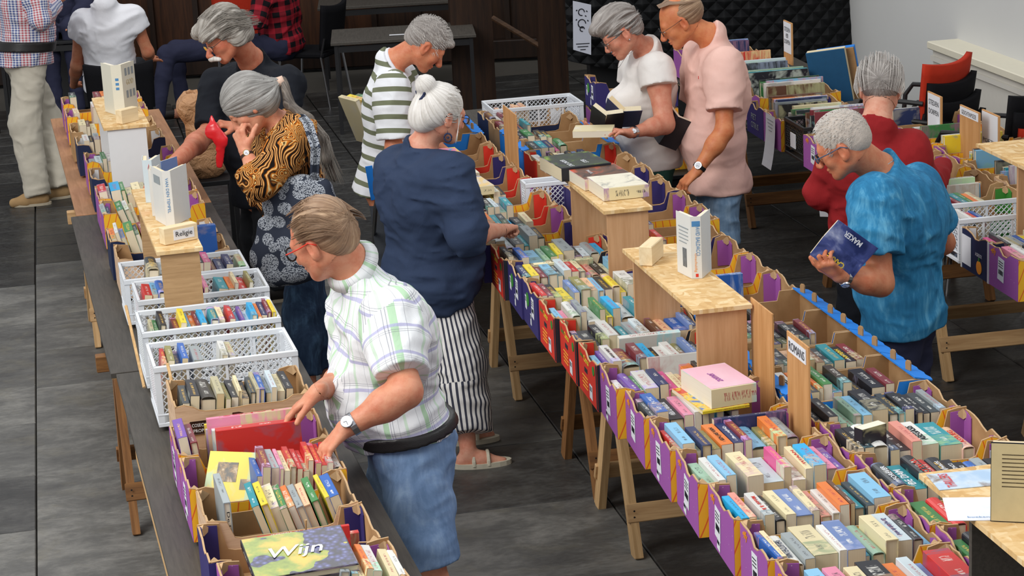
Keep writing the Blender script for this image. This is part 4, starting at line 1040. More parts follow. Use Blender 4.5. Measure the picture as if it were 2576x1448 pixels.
    def garment(s, name, prims, mat, bones, res=.008, amp=.006, fr=(7, 7, 12), seed=0, smooth=1, extra_disp=None, cut=(), label=None):
        sd = A3((seed*3.7, seed*1.9, seed*5.3)); F1 = A3(fr)
        def disp(P):
            w = vnoise(P*4+sd)[..., None]*.9
            a = vnoise(P*F1+w+sd); b = vnoise(P*F1*2.3+w*1.3+sd+9)
            return amp*np.clip(np.abs(a)*2.1-.75+np.abs(b)*.8-.25, -1.1, .55)+(extra_disp(P) if extra_disp else 0)
        V, Q = prune(*surf(list(prims)+list(cut), res, disp=disp))
        o = npmesh(name, [(V, Q)], getcl(mat) if isinstance(mat, str) else mat, s.root, uvf=bone_uv(bones) if bones else None, smooth_it=smooth)
        if label: o['label'] = label
        return o
    def hair(s, prims, mat, res=.0045, amp=.006, comb='back', seed=1, fine=.0015, pole=None):
        """comb: direction of the strands for grooves"""
        def q_of(P): return ((P-s.hc) @ s.AX.T)/s.hs
        def ang(q):
            if comb == 'back': return np.arctan2(q[..., 0], q[..., 2]-.02), q[..., 1]
            if comb == 'down': return np.arctan2(q[..., 0], q[..., 1]), q[..., 2]
            pl = A3(pole); d = q-pl; l = np.linalg.norm(d, axis=-1); z = nrm(pl-A3((0, -.01, .02))); x = nrm(np.cross(z, A3((0, .3, 1)))); y = np.cross(z, x)
            return np.arctan2(d @ x, d @ y), l
        def disp(P):
            q = q_of(P); a, l = ang(q); N = np.stack([a*9, l*14+seed, q[..., 2]*6], -1); N2 = np.stack([a*34, l*18+seed, q[..., 2]*4+3], -1)
            return amp*(vnoise(N))+fine*1.6*vnoise(N2)
        V, Q = prune(*surf(prims, res, disp=disp))
        def uvf(V, Q):
            q = q_of(V)[Q]; a, l = ang(q); m_ = a.max(1)-a.min(1) > PI; a = np.where(m_[:, None] & (a < 0), a+2*PI, a); return np.stack([a*.09, l], -1)
        return npmesh('hair', [(V, Q)], mat, s.root, uvf=uvf)
    def strands(s, seeds, mat, name='loose_hair', w=.0012):
        mb = MB(); loc = s.root.location
        for path in seeds: mb.tube([Vector(p)-loc for p in path], [w]*(len(path)-1)+[w*.3], 3, caps=False)
        return mb.build(name, mat, s.root, smooth=True, kind='stuff')
    def tuft(s, n, fn, mat, seed=0, name='loose_hair', w=.0011):
        r = random.Random(seed); S_ = []
        for i in range(n):
            pts = fn(r); S_.append([Vector(s.h(p)) for p in pts])
        return s.strands(S_, mat, name, w)
    def stubble(s, n, mat, c, r, L=.010, seed=0, zmin=-.03, ymax=.06, w=.0009):
        rr = np.random.RandomState(seed); P = []
        while len(P) < n:
            d = rr.normal(size=3); d /= np.linalg.norm(d); q = A3(c)+d*A3(r)
            if q[1] < ymax+(.0 if q[2] > .05 else -.02) and q[2] > zmin-max(0, -q[1])*.45 and not (abs(q[0]) > .06 and -.04 < q[1] < .02 and q[2] < .025): P.append([Vector(s.h(q)), Vector(s.h(q+d*L*.6+A3((0, .25*L, .2*L)))), Vector(s.h(q+d*L*.75+A3((0, .9*L, -.2*L))))])
        return s.strands(P, mat, 'cropped_strands', w)
    def glasses(s, mat, lens_w=.024, lens_h=.018, arm_mat=None, r=.0016, z=.0, y=.104):
        loc = s.root.location; g = MB(); am = MB()
        V_ = lambda p: Vector(s.h(p))-loc
        for sx in (-1, 1):
            g.tube([V_((sx*.032+lens_w*math.cos(a*PI/8), y-.004*abs(math.cos(a*PI/8)), z-.002+lens_h*math.sin(a*PI/8))) for a in range(17)], r*1.2, 6)
            am.tube([V_((sx*(.032+lens_w), y-.004, z+.006)), V_((sx*.072, y-.014, z+.007)), V_((sx*.0805, .03, z+.008)), V_((sx*.085, -.012, z+.012)), V_((sx*.084, -.035, z-.004))], r, 6)
        g.tube([V_((-.009, y-.001, z+.004)), V_((0, y+.004, z+.007)), V_((.009, y-.001, z+.004))], r, 6)
        o = g.build('glasses', mat, s.root, smooth=True); am.build('glasses_arms', arm_mat or mat, o, smooth=True)
        ln = MB()
        for sx in (-1, 1):
            c = V_((sx*.032, y-.002, z-.002)); vs = [c+Vector(s.hx)*lens_w*s.hs*math.cos(a*PI/8)+Vector(s.hu)*lens_h*s.hs*math.sin(a*PI/8) for a in range(16)]
            vs += [v+Vector(s.hf)*.001 for v in vs]; ln.add(vs, [list(range(16))[::-1], list(range(16, 32))]+[(i, (i+1) % 16, 16+(i+1) % 16, 16+i) for i in range(16)])
        ln.build('lenses', M['lens'], o)
        return o
    def eyes(s, iris='5a6a70', open_=.3):
        loc = s.root.location
        for sx in (-1, 1):
            c = Vector(s.h((sx*.031, .0805, -.0025)))-loc; mb = MB(); n = 10
            vs = []; fs = []; ax = [Vector(s.hx), Vector(s.hu), Vector(s.hf)]; ry = .0118*s.hs
            for i in range(6):
                a = i/5*PI*.5
                for k in range(n): b = 2*PI*k/n; vs.append(c+ax[0]*ry*math.sin(a)*math.cos(b)+ax[1]*ry*.7*math.sin(a)*math.sin(b)+ax[2]*ry*1.03*math.cos(a))
            mi = []
            for i in range(5):
                for k in range(n): fs.append((i*n+k, i*n+(k+1) % n, (i+1)*n+(k+1) % n, (i+1)*n+k)); mi.append(1 if i < 2 else 0)
            mb.add(vs, fs, mi); mb.build('eye', [M['eyewhite'], M['iris']], s.root, smooth=True)
            bm_ = MB(); bm_.tube([Vector(s.h((sx*(.014+.009*i), .0865-.0022*i*i*.55, .0205+.0015*math.sin(i*.9)+.001*i)))-loc for i in range(5)], [.0022, .003, .003, .0026, .0012], 6)
            bm_.build('eyebrow', s.brow, s.root, smooth=True)
    def band(s, wr, el, mat, name='watch_strap', r=.031, wd=.018, t_=.12, flat=1.0):
        wr, el = Vector(wr), Vector(el); d = (el-wr).normalized(); c = wr+d*t_*.25; loc = s.root.location
        mb = MB(); n = 20; up = Vector((.1, .2, 1)); a = d.cross(up).normalized(); b = d.cross(a)
        prof = [(r, -wd/2), (r+.003, -wd/2), (r+.003, wd/2), (r, wd/2)]; vs = []; fs = []
        for k in range(n):
            an = 2*PI*k/n
            for rr, z in prof: vs.append(c+d*z+a*rr*math.cos(an)+b*rr*math.sin(an)-loc)
        for k in range(n):
            k2 = (k+1) % n
            for j in range(4): j2 = (j+1) % 4; fs.append((k*4+j, k2*4+j, k2*4+j2, k*4+j2))
        return mb.add(vs, fs).build(name, mat, s.root, smooth=False)
    def disc(s, c, n, r, t, mat, name, parent=None):
        """watch case"""
        n = Vector(n).normalized(); c = Vector(c)-s.root.location; a = n.cross(Vector((.3, .1, 1))).normalized(); b = n.cross(a); mb = MB(); N = 18; vs = []
        for (rr, z) in ((r, 0), (r, t*.8), (r*.9, t)): vs += [c+n*z+a*rr*math.cos(2*PI*k/N)+b*rr*math.sin(2*PI*k/N) for k in range(N)]
        fs = [(i*N+k, i*N+(k+1) % N, (i+1)*N+(k+1) % N, (i+1)*N+k) for i in range(2) for k in range(N)]+[[2*N+k for k in range(N)]]
        o = mb.add(vs, fs).build(name, mat, s.root if parent is None else parent)
        f_ = MB(); vs = [c+n*(t+.0004)+a*r*.8*math.cos(2*PI*k/N)+b*r*.8*math.sin(2*PI*k/N) for k in range(N)]; f_.add(vs, [list(range(N))]).build('dial', M['white_paper'], o)
        for an, ln in ((.7, .5), (2.4, .65)):
            h_ = MB().tube([c+n*(t+.001), c+n*(t+.001)+(a*math.cos(an)+b*math.sin(an))*r*ln], .0006, 4).build('watch_hand', M['ink'], o)
        return o
M['lens'] = None
def lensm():
    t = NT('lens_glass', .05, .5); t.b.inputs['Transmission Weight'].default_value = .95; t.b.inputs['IOR'].default_value = 1.08; t.b.inputs['Base Color'].default_value = (.9, .93, .95, 1); return t.m
M['lens'] = lensm(); M['eyewhite'] = plain('eye_white', 'd9d2cb', .2, .5, var=.02); M['iris'] = plain('eye_iris', '39424a', .15, .5, var=.02)
M['hair_grey'] = hair_mat('hair_grey_brown', '5d564f', '948d84', 'c4bfb8'); M['hair_white'] = hair_mat('hair_white', 'b7b0a8', 'dad5cf', 'f0ece8'); M['hair_brown'] = hair_mat('hair_light_brown', '6a4f3c', '94765c', 'b99c7e')
M['hair_salt'] = hair_mat('hair_salt_pepper', '655f5b', '8f8883', 'b5afaa'); M['hair_dark'] = hair_mat('hair_dark_grey', '3a3330', '5e554d', '857a70'); M['hair_crop'] = plain('hair_cropped_white', 'bdb2a8', .8, .2, var=.28, sc=160, bump=.8, bsc=420); M['hair_silver'] = hair_mat('hair_silver_short', 'a8a09b', 'cac4be', 'e2deda')
M['hair_long'] = hair_mat('hair_grey_long', '5c5955', '8c8985', 'b6b4b0')
def J(u, v, Y): return A3(atY(u, v, Y))
def clipd(prims, g, pt=None, n=None, flat=None):
    out = [p.grow(g) for p in prims]
    if pt is not None:
        for p in out: p.planes = p.planes+[(A3(pt), nrm(n))]
    return out
def bones_of(m, arms=(), legs=()):
    S = (m.shl+m.shr)/2; b = [(m.pel, S, .15, m.fw)]
    for a, e, w in arms: b += [(a, e, .062, m.fw), (e, w, .05, m.fw)]
    return b
def legbones(m, legs): 
    b = [(m.pel-m.up*.02, m.pel+m.up*.12, .16, m.fw)]
    for h, k, a in legs: b += [(h, k, .09, m.fw), (k, a, .075, m.fw)]
    return b
def stand(m, mat, fwd, kn=None, an=None, r=(.088, .066, .060, .05), g=.012, end='full', shoes='dark', foot=None, hipw=.07, res=.009, amp=.006, gt=None, name='trousers', seed=3, top=-.02, shoe_len=1.0):
    """two standing legs, trousers or shorts over them, and shoes"""
    lat = m.lat; lat = nrm(A3((lat[0], lat[1], 0))); fwd = nrm(A3((fwd[0], fwd[1], 0))); L = []
    for i, sx in enumerate((-1, 1)):
        hip = m.pel+lat*sx*hipw-A3((0, 0, .04)); a = (A3((hip[0], hip[1], .085))+lat*sx*.02-fwd*.02) if an is None else A3(an[i]); k = ((hip+a)/2+fwd*.03) if kn is None else A3(kn[i])
        m.leg(hip, k, a, foot=(fwd if foot is None else foot[i]) if (shoes is not False) else None); L.append((hip, k, a))
    lp = m.P[-(5 if shoes is not False else 3)*2:]; per = 5 if shoes is not False else 3; G = []
    for i, (h, k, a) in enumerate(L):
        pr = [p.grow(0) for p in lp[i*per:i*per+3]]; cv = .014 if top < .02 else 0
        for p, (ra, rb) in zip(pr, ((r[0]-cv, r[1]), (r[1], r[2]), (r[2], r[3]))): p.r1 = ra+g; p.r2 = rb+g; p.k = .03
        if end == 'knee': pr = pr[:2]; dn = nrm(a-k); [p.planes.append((k+dn*.02, dn)) for p in pr]
        elif end == 'calf': dn = nrm(a-k); [p.planes.append((k+(a-k)*.62, dn)) for p in pr]
        else: dn = nrm(a-k); [p.planes.append((a+dn*(.015 if end == 'full' else -.08), dn)) for p in pr]
        G += pr
    tp = [p.grow(.003 if top < .02 else g) for p in m.T[4:6]]
    for p in tp: p.planes = [(m.pel+m.up*top, m.up)]; p.k = .03
    for p in G: p.planes = p.planes+[(m.pel+m.up*top, m.up)]
    m.garment(name, G+tp, mat, legbones(m, L), res=res, amp=amp, seed=seed)
    if shoes:
        for i, (h, k, a) in enumerate(L):
            f = fwd if foot is None else nrm(foot[i]); V, Q = surf([Pr('c', a-f*.035+A3((0, 0, -.04)), a+f*.08+A3((0, 0, -.038)), .042, .046, .03), Pr('c', a+f*.08*shoe_len+A3((0, 0, -.045)), a+f*.17*shoe_len+A3((0, 0, -.053)), .045, .034, .03), Pr('c', a+A3((0, 0, .01)), a+A3((0, 0, -.03)), .045, None, .03)], .006)
            o = npmesh('shoe', [(V, Q)], M['shoe_'+shoes], m.root); s_ = MB()
            ln = .14*shoe_len; pts = [(a+f*(.05+ln*math.cos(t_*PI/10))*1+np.cross(f, (0, 0, 1))*(.047-.006*math.cos(t_*PI/10))*math.sin(t_*PI/10))-A3(m.root.location) for t_ in range(20)]
            s_.add([(p[0], p[1], .0) for p in pts]+[(p[0], p[1], .018) for p in pts], [list(range(20))[::-1], list(range(20, 40))]+[(q, (q+1) % 20, 20+(q+1) % 20, 20+q) for q in range(20)]); s_.build('shoe_sole', M['sole'], o)
    return L
M['shoe_dark'] = plain('dark_leather', '26221f', .5, .3); M['shoe_suede'] = plain('tan_suede', 'a88860', .9, .1, var=.15); M['shoe_white'] = plain('cream_sandal_leather', 'c9c2ae', .6, .2); M['sole'] = plain('shoe_sole', 'b9ad97', .7, .2)
M['leather'] = plain('black_belt_leather', '1f1d1d', .45, .35, bump=.3); M['brown_leather'] = plain('brown_strap', '3b241b', .5, .3); M['redplastic'] = plain('red_plastic_bag', 'd8232a', .25, .6, bump=.6, bsc=25)
M['orangeglass'] = plain('orange_red_acetate', 'd83a28', .25, .5); M['blueglass'] = plain('blue_grey_acetate', '3f5573', .3, .5); M['hairtie'] = plain('pale_hair_clip', 'd8b8a4', .4, .4); M['lace'] = plain('navy_hair_tie', '2c3350', .7, .2)
def ncut(m, nb, r, dz=.022):
    ax = nrm(m.h((0, -.02, -.05))-nb); a = A3(nb)+ax*dz; return Pr('c', a, a+ax*.12, r+.006, r+.014, .010, -1)
def tshirt(m, g, pt, n=None, flare=-.002):
    n = -m.up if n is None else n; T = clipd(m.T, g, pt, n); lat = m.lat; w = .04
    T.append(Pr('c', m.pel-m.up*.03-lat*(m.T[5].b-m.T[5].a) @ lat*.5, m.pel-m.up*.03+lat*(m.T[5].b-m.T[5].a) @ lat*.5, m.T[5].r1+g+flare, None, .03, planes=[(A3(pt), nrm(n))])); T[1].r1 += .008; T[1].r2 += .012; return T
def slv(arm, g, pt, n):
    return clipd(arm[:2], g)+clipd(arm[2:], g, pt, n)
def JZ(u, v, z): return A3(at(u, v, z))
def bracelet(m, wr, el, mat, r=.032, wd=.016): return m.band(wr, el, mat, r=r, wd=wd)
# ---------------- 1 man in the checked short-sleeved shirt, foreground
def p_plaid():
    Y = 7.0; m = Man('man in white shirt with green and lilac checks, blue shorts, searching cookbook cartons', (-.35, Y, 0), skin='d29273'); m.brow = M['hair_brown']
    m.frame(J(806, 600, 7.0), (-.80, .42, -.42), (-.25, 0, 1), 1.10); m.build_head(nose=1.0)
    shl = J(985, 800, 6.83); shr = J(905, 740, 7.18); nb = J(885, 668, 7.03); pel = J(1025, 1110, 7.05)
    m.neck(nb, .064); m.torso(nb, pel, shl, shr, w=(.19, .18, .18), dp=(.135, .15, .14), belly=.085, f=(-1, .12, 0))
    el = J(1022, 985, 6.62); wr = JZ(868, 1078, 1.01); er = J(880, 950, 7.2); wr2 = JZ(800, 985, 1.06)
    aL = m.arm(shl, el, wr, (.058, .050, .050, .031)); aR = m.arm(shr, er, wr2, (.058, .05, .05, .031))
    m.hand(wr, JZ(826, 1122, .965)-wr, (.45, .1, -1), side=-1, curl=(.5, .55, .6, .65), thumb=.5, sc=1.12)
    m.hand(wr2, JZ(745, 1025, 1.01)-wr2, (-.1, -.1, -1), side=1, curl=(.25, .3, .35, .4), thumb=.4, sc=1.12, spread=.2)
    an = (A3((J(1085, 1400, 6.86)[0]+.03, 6.84, .085)), A3((J(1030, 1400, 7.16)[0]+.04, 7.18, .085))); kn = (J(1075, 1395, 6.86), J(1010, 1385, 7.16))
    m.stand_l = stand(m, 'ldenim', (-1, .1, 0), kn=kn, an=an, r=(.115, .093, .09, .08), g=.012, end='knee', name='shorts', hipw=.075, res=.008, amp=.010, top=.068, seed=2)
    m.skin(); m.eyes()
    cut = [ncut(m, nb, m.nr)]
    sl = clipd(aL[:2], .030, shl+(el-shl)*.80, el-shl)+clipd(aR[:2], .028, shr+(er-shr)*.8, er-shr)
    for p in sl: p.r1 += .01; p.r2 += .016; p.k = .035
    T = clipd(m.T, .018, pel+m.up*.055, -m.up)
    m.garment('shirt', T+sl, 'plaid', bones_of(m, ((shl, el, wr), (shr, er, wr2))), res=.0075, amp=.010, seed=1, cut=cut)
    # collar: a folded band round the neck
    col = [Pr('c', nb+m.lat*a*.052+m.fw*.012, nb+m.lat*a*.05+m.fw*.05-A3((0, 0, .005)), .026, .022, .02) for a in (-1, 1)]
    ax_ = nrm(m.h((0, -.03, -.06))-nb); ring = MB(); N = 26; vs = []; x_ = nrm(np.cross(ax_, m.fw)); y_ = np.cross(x_, ax_)
    for k in range(N+1):
        a = PI*2*k/N*.94+.19; dv = x_*math.sin(a)+y_*math.cos(a); c0 = nb+ax_*.015
        for rr, hh in ((.080, -.022), (.074, .016), (.079, .020), (.104, -.020)): vs.append(c0+dv*rr+ax_*hh-A3(m.root.location))
    fs = [(k*4+j, (k+1)*4+j, (k+1)*4+(j+1) % 4, k*4+(j+1) % 4) for k in range(N) for j in range(4)]
    c_ = ring.add([tuple(v) for v in vs], fs, 0, [[((k+a_)*.02, j*.03), ((k+1)*.02, j*.03), ((k+1)*.02, j*.03+.03), (k*.02, j*.03+.03)] for k in range(N) for j in range(4) for a_ in (0,)]).build('collar', getcl('plaid'), m.root, smooth=True)
    # belt
    bt = [p.grow(.036) for p in m.T[4:6]]
    for p in bt: p.planes = [(pel+m.up*.090, m.up), (pel+m.up*.056, -m.up)]; p.k = .05
    V, Q = surf(bt, .006); npmesh('belt', [(V, Q)], M['leather'], m.root)
    M_h = [m.he((0, -.030, .035), (.084, .101, .094), .02, planes=[((0, .055, .05), (0, 1, .15)), ((0, .03, -.02), (0, .9, -.6)), ((0, 0, -.045), (0, 0, -1))]), m.he((0, -.07, -.02), (.068, .056, .060), .03)]
    M_h += [m.he((sx*.088, -.008, -.012), (.02, .026, .036), .01, -1) for sx in (-1, 1)]+[m.he((0, .09, .085), (.05, .05, .045), .02, -1)]
    m.hair(M_h, M['hair_brown'], amp=.004)
    m.tuft(170, lambda r: (lambda a, b: [(math.sin(a)*.082, .045*b, .03+math.cos(a)*.092), (math.sin(a)*.09, .045*b-.05, .032+math.cos(a)*.098), (math.sin(a)*.09, -.09+.02*b, .02+math.cos(a)*.085), (math.sin(a)*.07, -.135, -.01+math.cos(a)*.05)])(r.uniform(-1.7, 1.7), r.uniform(0, 1)), M['hair_brown'], 2)
    g = m.glasses(M['black'], arm_mat=M['orangeglass'], r=.0026, lens_w=.026, lens_h=.021)
    bracelet(m, wr, el, M['chrome'], .036, .02); m.disc(wr+(el-wr)*.11+A3((-.012, -.030, .020)), (-.2, -.75, .6), .021, .008, M['chrome'], 'watch')
p_plaid()
# ---------------- 2 woman in the navy blouse
def p_navy():
    m = Man('white-haired woman with bun, navy blouse and striped trousers, at the middle table', (-.1, 9.2, 0), skin='d79d84'); m.brow = M['hair_white']
    m.frame(J(1112, 285, 9.22), (.78, .50, -.30), (.15, 0, 1), 1.06); m.build_head(fem=True)
    nb = J(1062, 372, 9.22); shr = J(1135, 440, 9.02); shl = J(1000, 425, 9.42); pel = J(1090, 700, 9.25)
    m.neck(nb, .056); m.torso(nb, pel, shl, shr, w=(.20, .20, .205), dp=(.145, .15, .16), belly=.07, bust=.05, f=(.75, .62, 0))
    er = J(1172, 590, 8.93); wr = J(1262, 578, 9.22); el = J(1120, 580, 9.75); wl = J(1190, 600, 9.8)
    aR = m.arm(shr, er, wr, (.060, .050, .048, .029)); aL = m.arm(shl, el, wl, (.06, .05, .045, .028))
    m.hand(wr, J(1305, 562, 9.34)-wr, (.2, .3, -1), side=1, curl=(1.3, 1.35, 1.4, 1.4), thumb=1.0); m.hand(wl, (.7, .4, -.1), (0, 0, -1), side=-1, curl=(.6, .6, .6, .6))
    an = (J(1165, 1115, 9.55)*A3((1, 1, 0))+A3((0, 0, .08)), A3(at(1178, 1135, .07))); an = (A3((an[1][0]-.05, an[1][1]+.32, .08)), an[1])
    kn = tuple((m.pel+a)/2+A3((.03, 0, 0)) for a in an)
    stand(m, 'pin', (1, .25, 0), kn=kn, an=an, r=(.125, .115, .108, .105), g=.010, end='pants', name='striped_trousers', res=.009, amp=.012, shoes=None, foot=((1, .2, 0), (1, .05, 0)))
    for a in an:   # sandals
        f = nrm((1, .1, 0)); sd = MB(); lt = np.cross(f, (0, 0, 1)); lo = A3(m.root.location)
        pts = [a+f*(.055+.135*math.cos(q*PI/10))+lt*.05*math.sin(q*PI/10)-lo for q in range(20)]
        sd.add([(p[0], p[1], .0) for p in pts]+[(p[0], p[1], .022) for p in pts], [list(range(20))[::-1], list(range(20, 40))]+[(q, (q+1) % 20, 20+(q+1) % 20, 20+q) for q in range(20)])
        so = sd.build('sandal', M['shoe_white'], m.root)
        for o_ in (.02, .085): MB().tube([a+f*o_+lt*.045*math.cos(t_*PI/8)+A3((0, 0, -.058+.052*math.sin(t_*PI/8)))-lo for t_ in range(9)], .009, 6).build('strap', M['shoe_white'], so)
    m.skin(hidden=None)
    cut = [ncut(m, nb, m.nr), Pr('e', nb+m.fw*.03+A3((0, 0, .01)), None, (.1, .1, .028), None, .02, -1)]
    sl = slv(aR[:3], .022, er+(wr-er)*.12, wr-er)+slv(aL[:3], .022, el+(wl-el)*.12, wl-el)
    for p in sl: p.k = .05; p.r2 += .012; p.r1 += .008
    T = clipd(m.T, .020, pel-m.up*.07, nrm(-m.up*1.0+m.fw*.32+m.lat*.15)); T[5].r1 += .01
    low = Pr('c', pel-m.up*.02-m.lat*.06, pel-m.up*.02+m.lat*.06, .175, None, .09, planes=[(pel-m.up*.09, nrm(-m.up*1.0+m.fw*.30+m.lat*.1))])
    m.garment('blouse', T+[low]+sl, 'navy', bones_of(m, ((shl, el, wl), (shr, er, wr))), res=.0085, amp=.011, fr=(6, 6, 16), seed=4, cut=cut)
    hp = [m.he((0, -.028, .03), (.088, .105, .098), .02, planes=[((0, .062, 0), (0, 1, -.12)), ((0, .0, -.075), (0, 0, -1)), ((0, .02, -.03), (0, .7, -.7))]), m.he((0, -.085, -.02), (.07, .06, .075), .03), m.he((0, -.11, .10), (.043, .045, .045), .012)]
    hp += [m.he((sx*.096, -.006, -.012), (.022, .022, .036), .01, -1) for sx in (-1, 1)]
    m.hair(hp, M['hair_white'], comb='pole', pole=(0, -.10, .085), amp=.003)
    m.tuft(60, lambda r: (lambda a: [(math.sin(a)*.09, .03, .03+math.cos(a)*.09), (math.sin(a)*.10, -.03, .02+math.cos(a)*.095+r.uniform(0, .012)), (math.sin(a)*.05, -.095, .06)])(r.uniform(-2.2, 2.2)), M['hair_white'], 5)
    m.tuft(14, lambda r: [(.083+r.uniform(0, .008), .03+r.uniform(-.01, .01), .02), (.09, .035, -.03), (.08+r.uniform(0, .012), .045, -.085-r.uniform(0, .02))], M['hair_white'], 7)
    loc = m.root.location; MB().tube([Vector(m.h((.03*math.cos(a), -.125+.004*math.sin(a*2), .062+.03*math.sin(a))))-loc for a in [i*PI/5 for i in range(11)]], .007, 6).build('hair_tie', M['lace'], m.root, smooth=True)
    e = Vector(m.h((.084, -.008, -.055)))-loc; er_ = MB(); er_.tube([e, e+Vector((0, 0, -.012))], .001, 5); er_.tube([e+Vector((.0, 0, -.032))+Vector((math.sin(a)*.016, 0, math.cos(a)*.018)) for a in [i*PI/8 for i in range(17)]], .004, 6); er_.lathe([(0, .006), (.008, 0), (0, -.006)], 8, c=tuple(e+Vector((0, 0, -.032)))); er_.build('earring', M['lace'], m.root, smooth=True)
    m.glasses(M['black'], r=.0017)
p_navy()
# ---------------- 3 man in the striped polo
def p_stripe():
    m = Man('grey-haired man in white and olive striped shirt bending over the table', (-.45, 11.4, 0), skin='d28a66'); m.brow = M['hair_salt']
    m.frame(J(1074, 112, 11.35), (.62, .12, -.66), (.72, .05, .6), 1.10); m.build_head(nose=1.08)
    nb = J(985, 158, 11.38); shr = J(988, 225, 11.18); shl = J(1005, 195, 11.6); pel = J(965, 455, 11.4)
    m.neck(nb, .06); m.torso(nb, pel, shl, shr, w=(.18, .165, .16), dp=(.125, .125, .125), belly=.03, f=(.97, .2, 0))
    er = J(990, 372, 11.1); wr = J(1085, 430, 11.15); el = J(1060, 350, 11.8); wl = J(1150, 400, 11.75)
    aR = m.arm(shr, er, wr); aL = m.arm(shl, el, wl); m.hand(wr, (.8, 0, -.4), (0, .2, -1), side=1); m.hand(wl, (.8, 0, -.5), (0, 0, -1), side=-1)
    stand(m, 'grey', (1, .2, 0), g=.014); m.skin(); m.eyes()
    cut = [ncut(m, nb, m.nr)]
    sl = clipd(aR[:2], .024, shr+(er-shr)*.86, er-shr)+clipd(aL[:2], .024, shl+(el-shl)*.86, el-shl)
    for p in sl: p.r1 += .014; p.r2 += .022
    T = tshirt(m, .02, pel-m.up*.06)
    m.garment('polo_shirt', T+sl, 'stripes', bones_of(m, ((shl, el, wl), (shr, er, wr))), amp=.007, seed=6, cut=cut)
    ax_ = nrm(m.h((0, -.03, -.06))-nb); lo = A3(m.root.location); x_ = nrm(np.cross(ax_, m.fw)); y_ = np.cross(x_, ax_)
    MB().tube([nb+ax_*.02+(x_*math.sin(a)+y_*math.cos(a))*.069-lo for a in [i*PI/9 for i in range(19)]], .012, 8).build('collar', getcl('white'), m.root, smooth=True)
    hp = [m.he((0, -.022, .038), (.083, .104, .093), .02, planes=[((0, .072, .03), (0, 1, -.25)), ((0, 0, -.025), (0, .35, -1))]), m.he((0, -.07, -.01), (.064, .05, .055), .03, planes=[((0, 0, -.055), (0, 0, -1))]), m.hcn((-.03, .08, .08), (.03, .08, .08), .02, None, .02)]
    hp += [m.he((sx*.088, -.008, -.012), (.02, .024, .034), .01, -1) for sx in (-1, 1)]
    m.hair(hp, M['hair_salt'], amp=.005, fine=.002); m.stubble(700, M['hair_silver'], (0, -.022, .038), (.084, .105, .094), .015, 4, ymax=.07)
p_stripe()
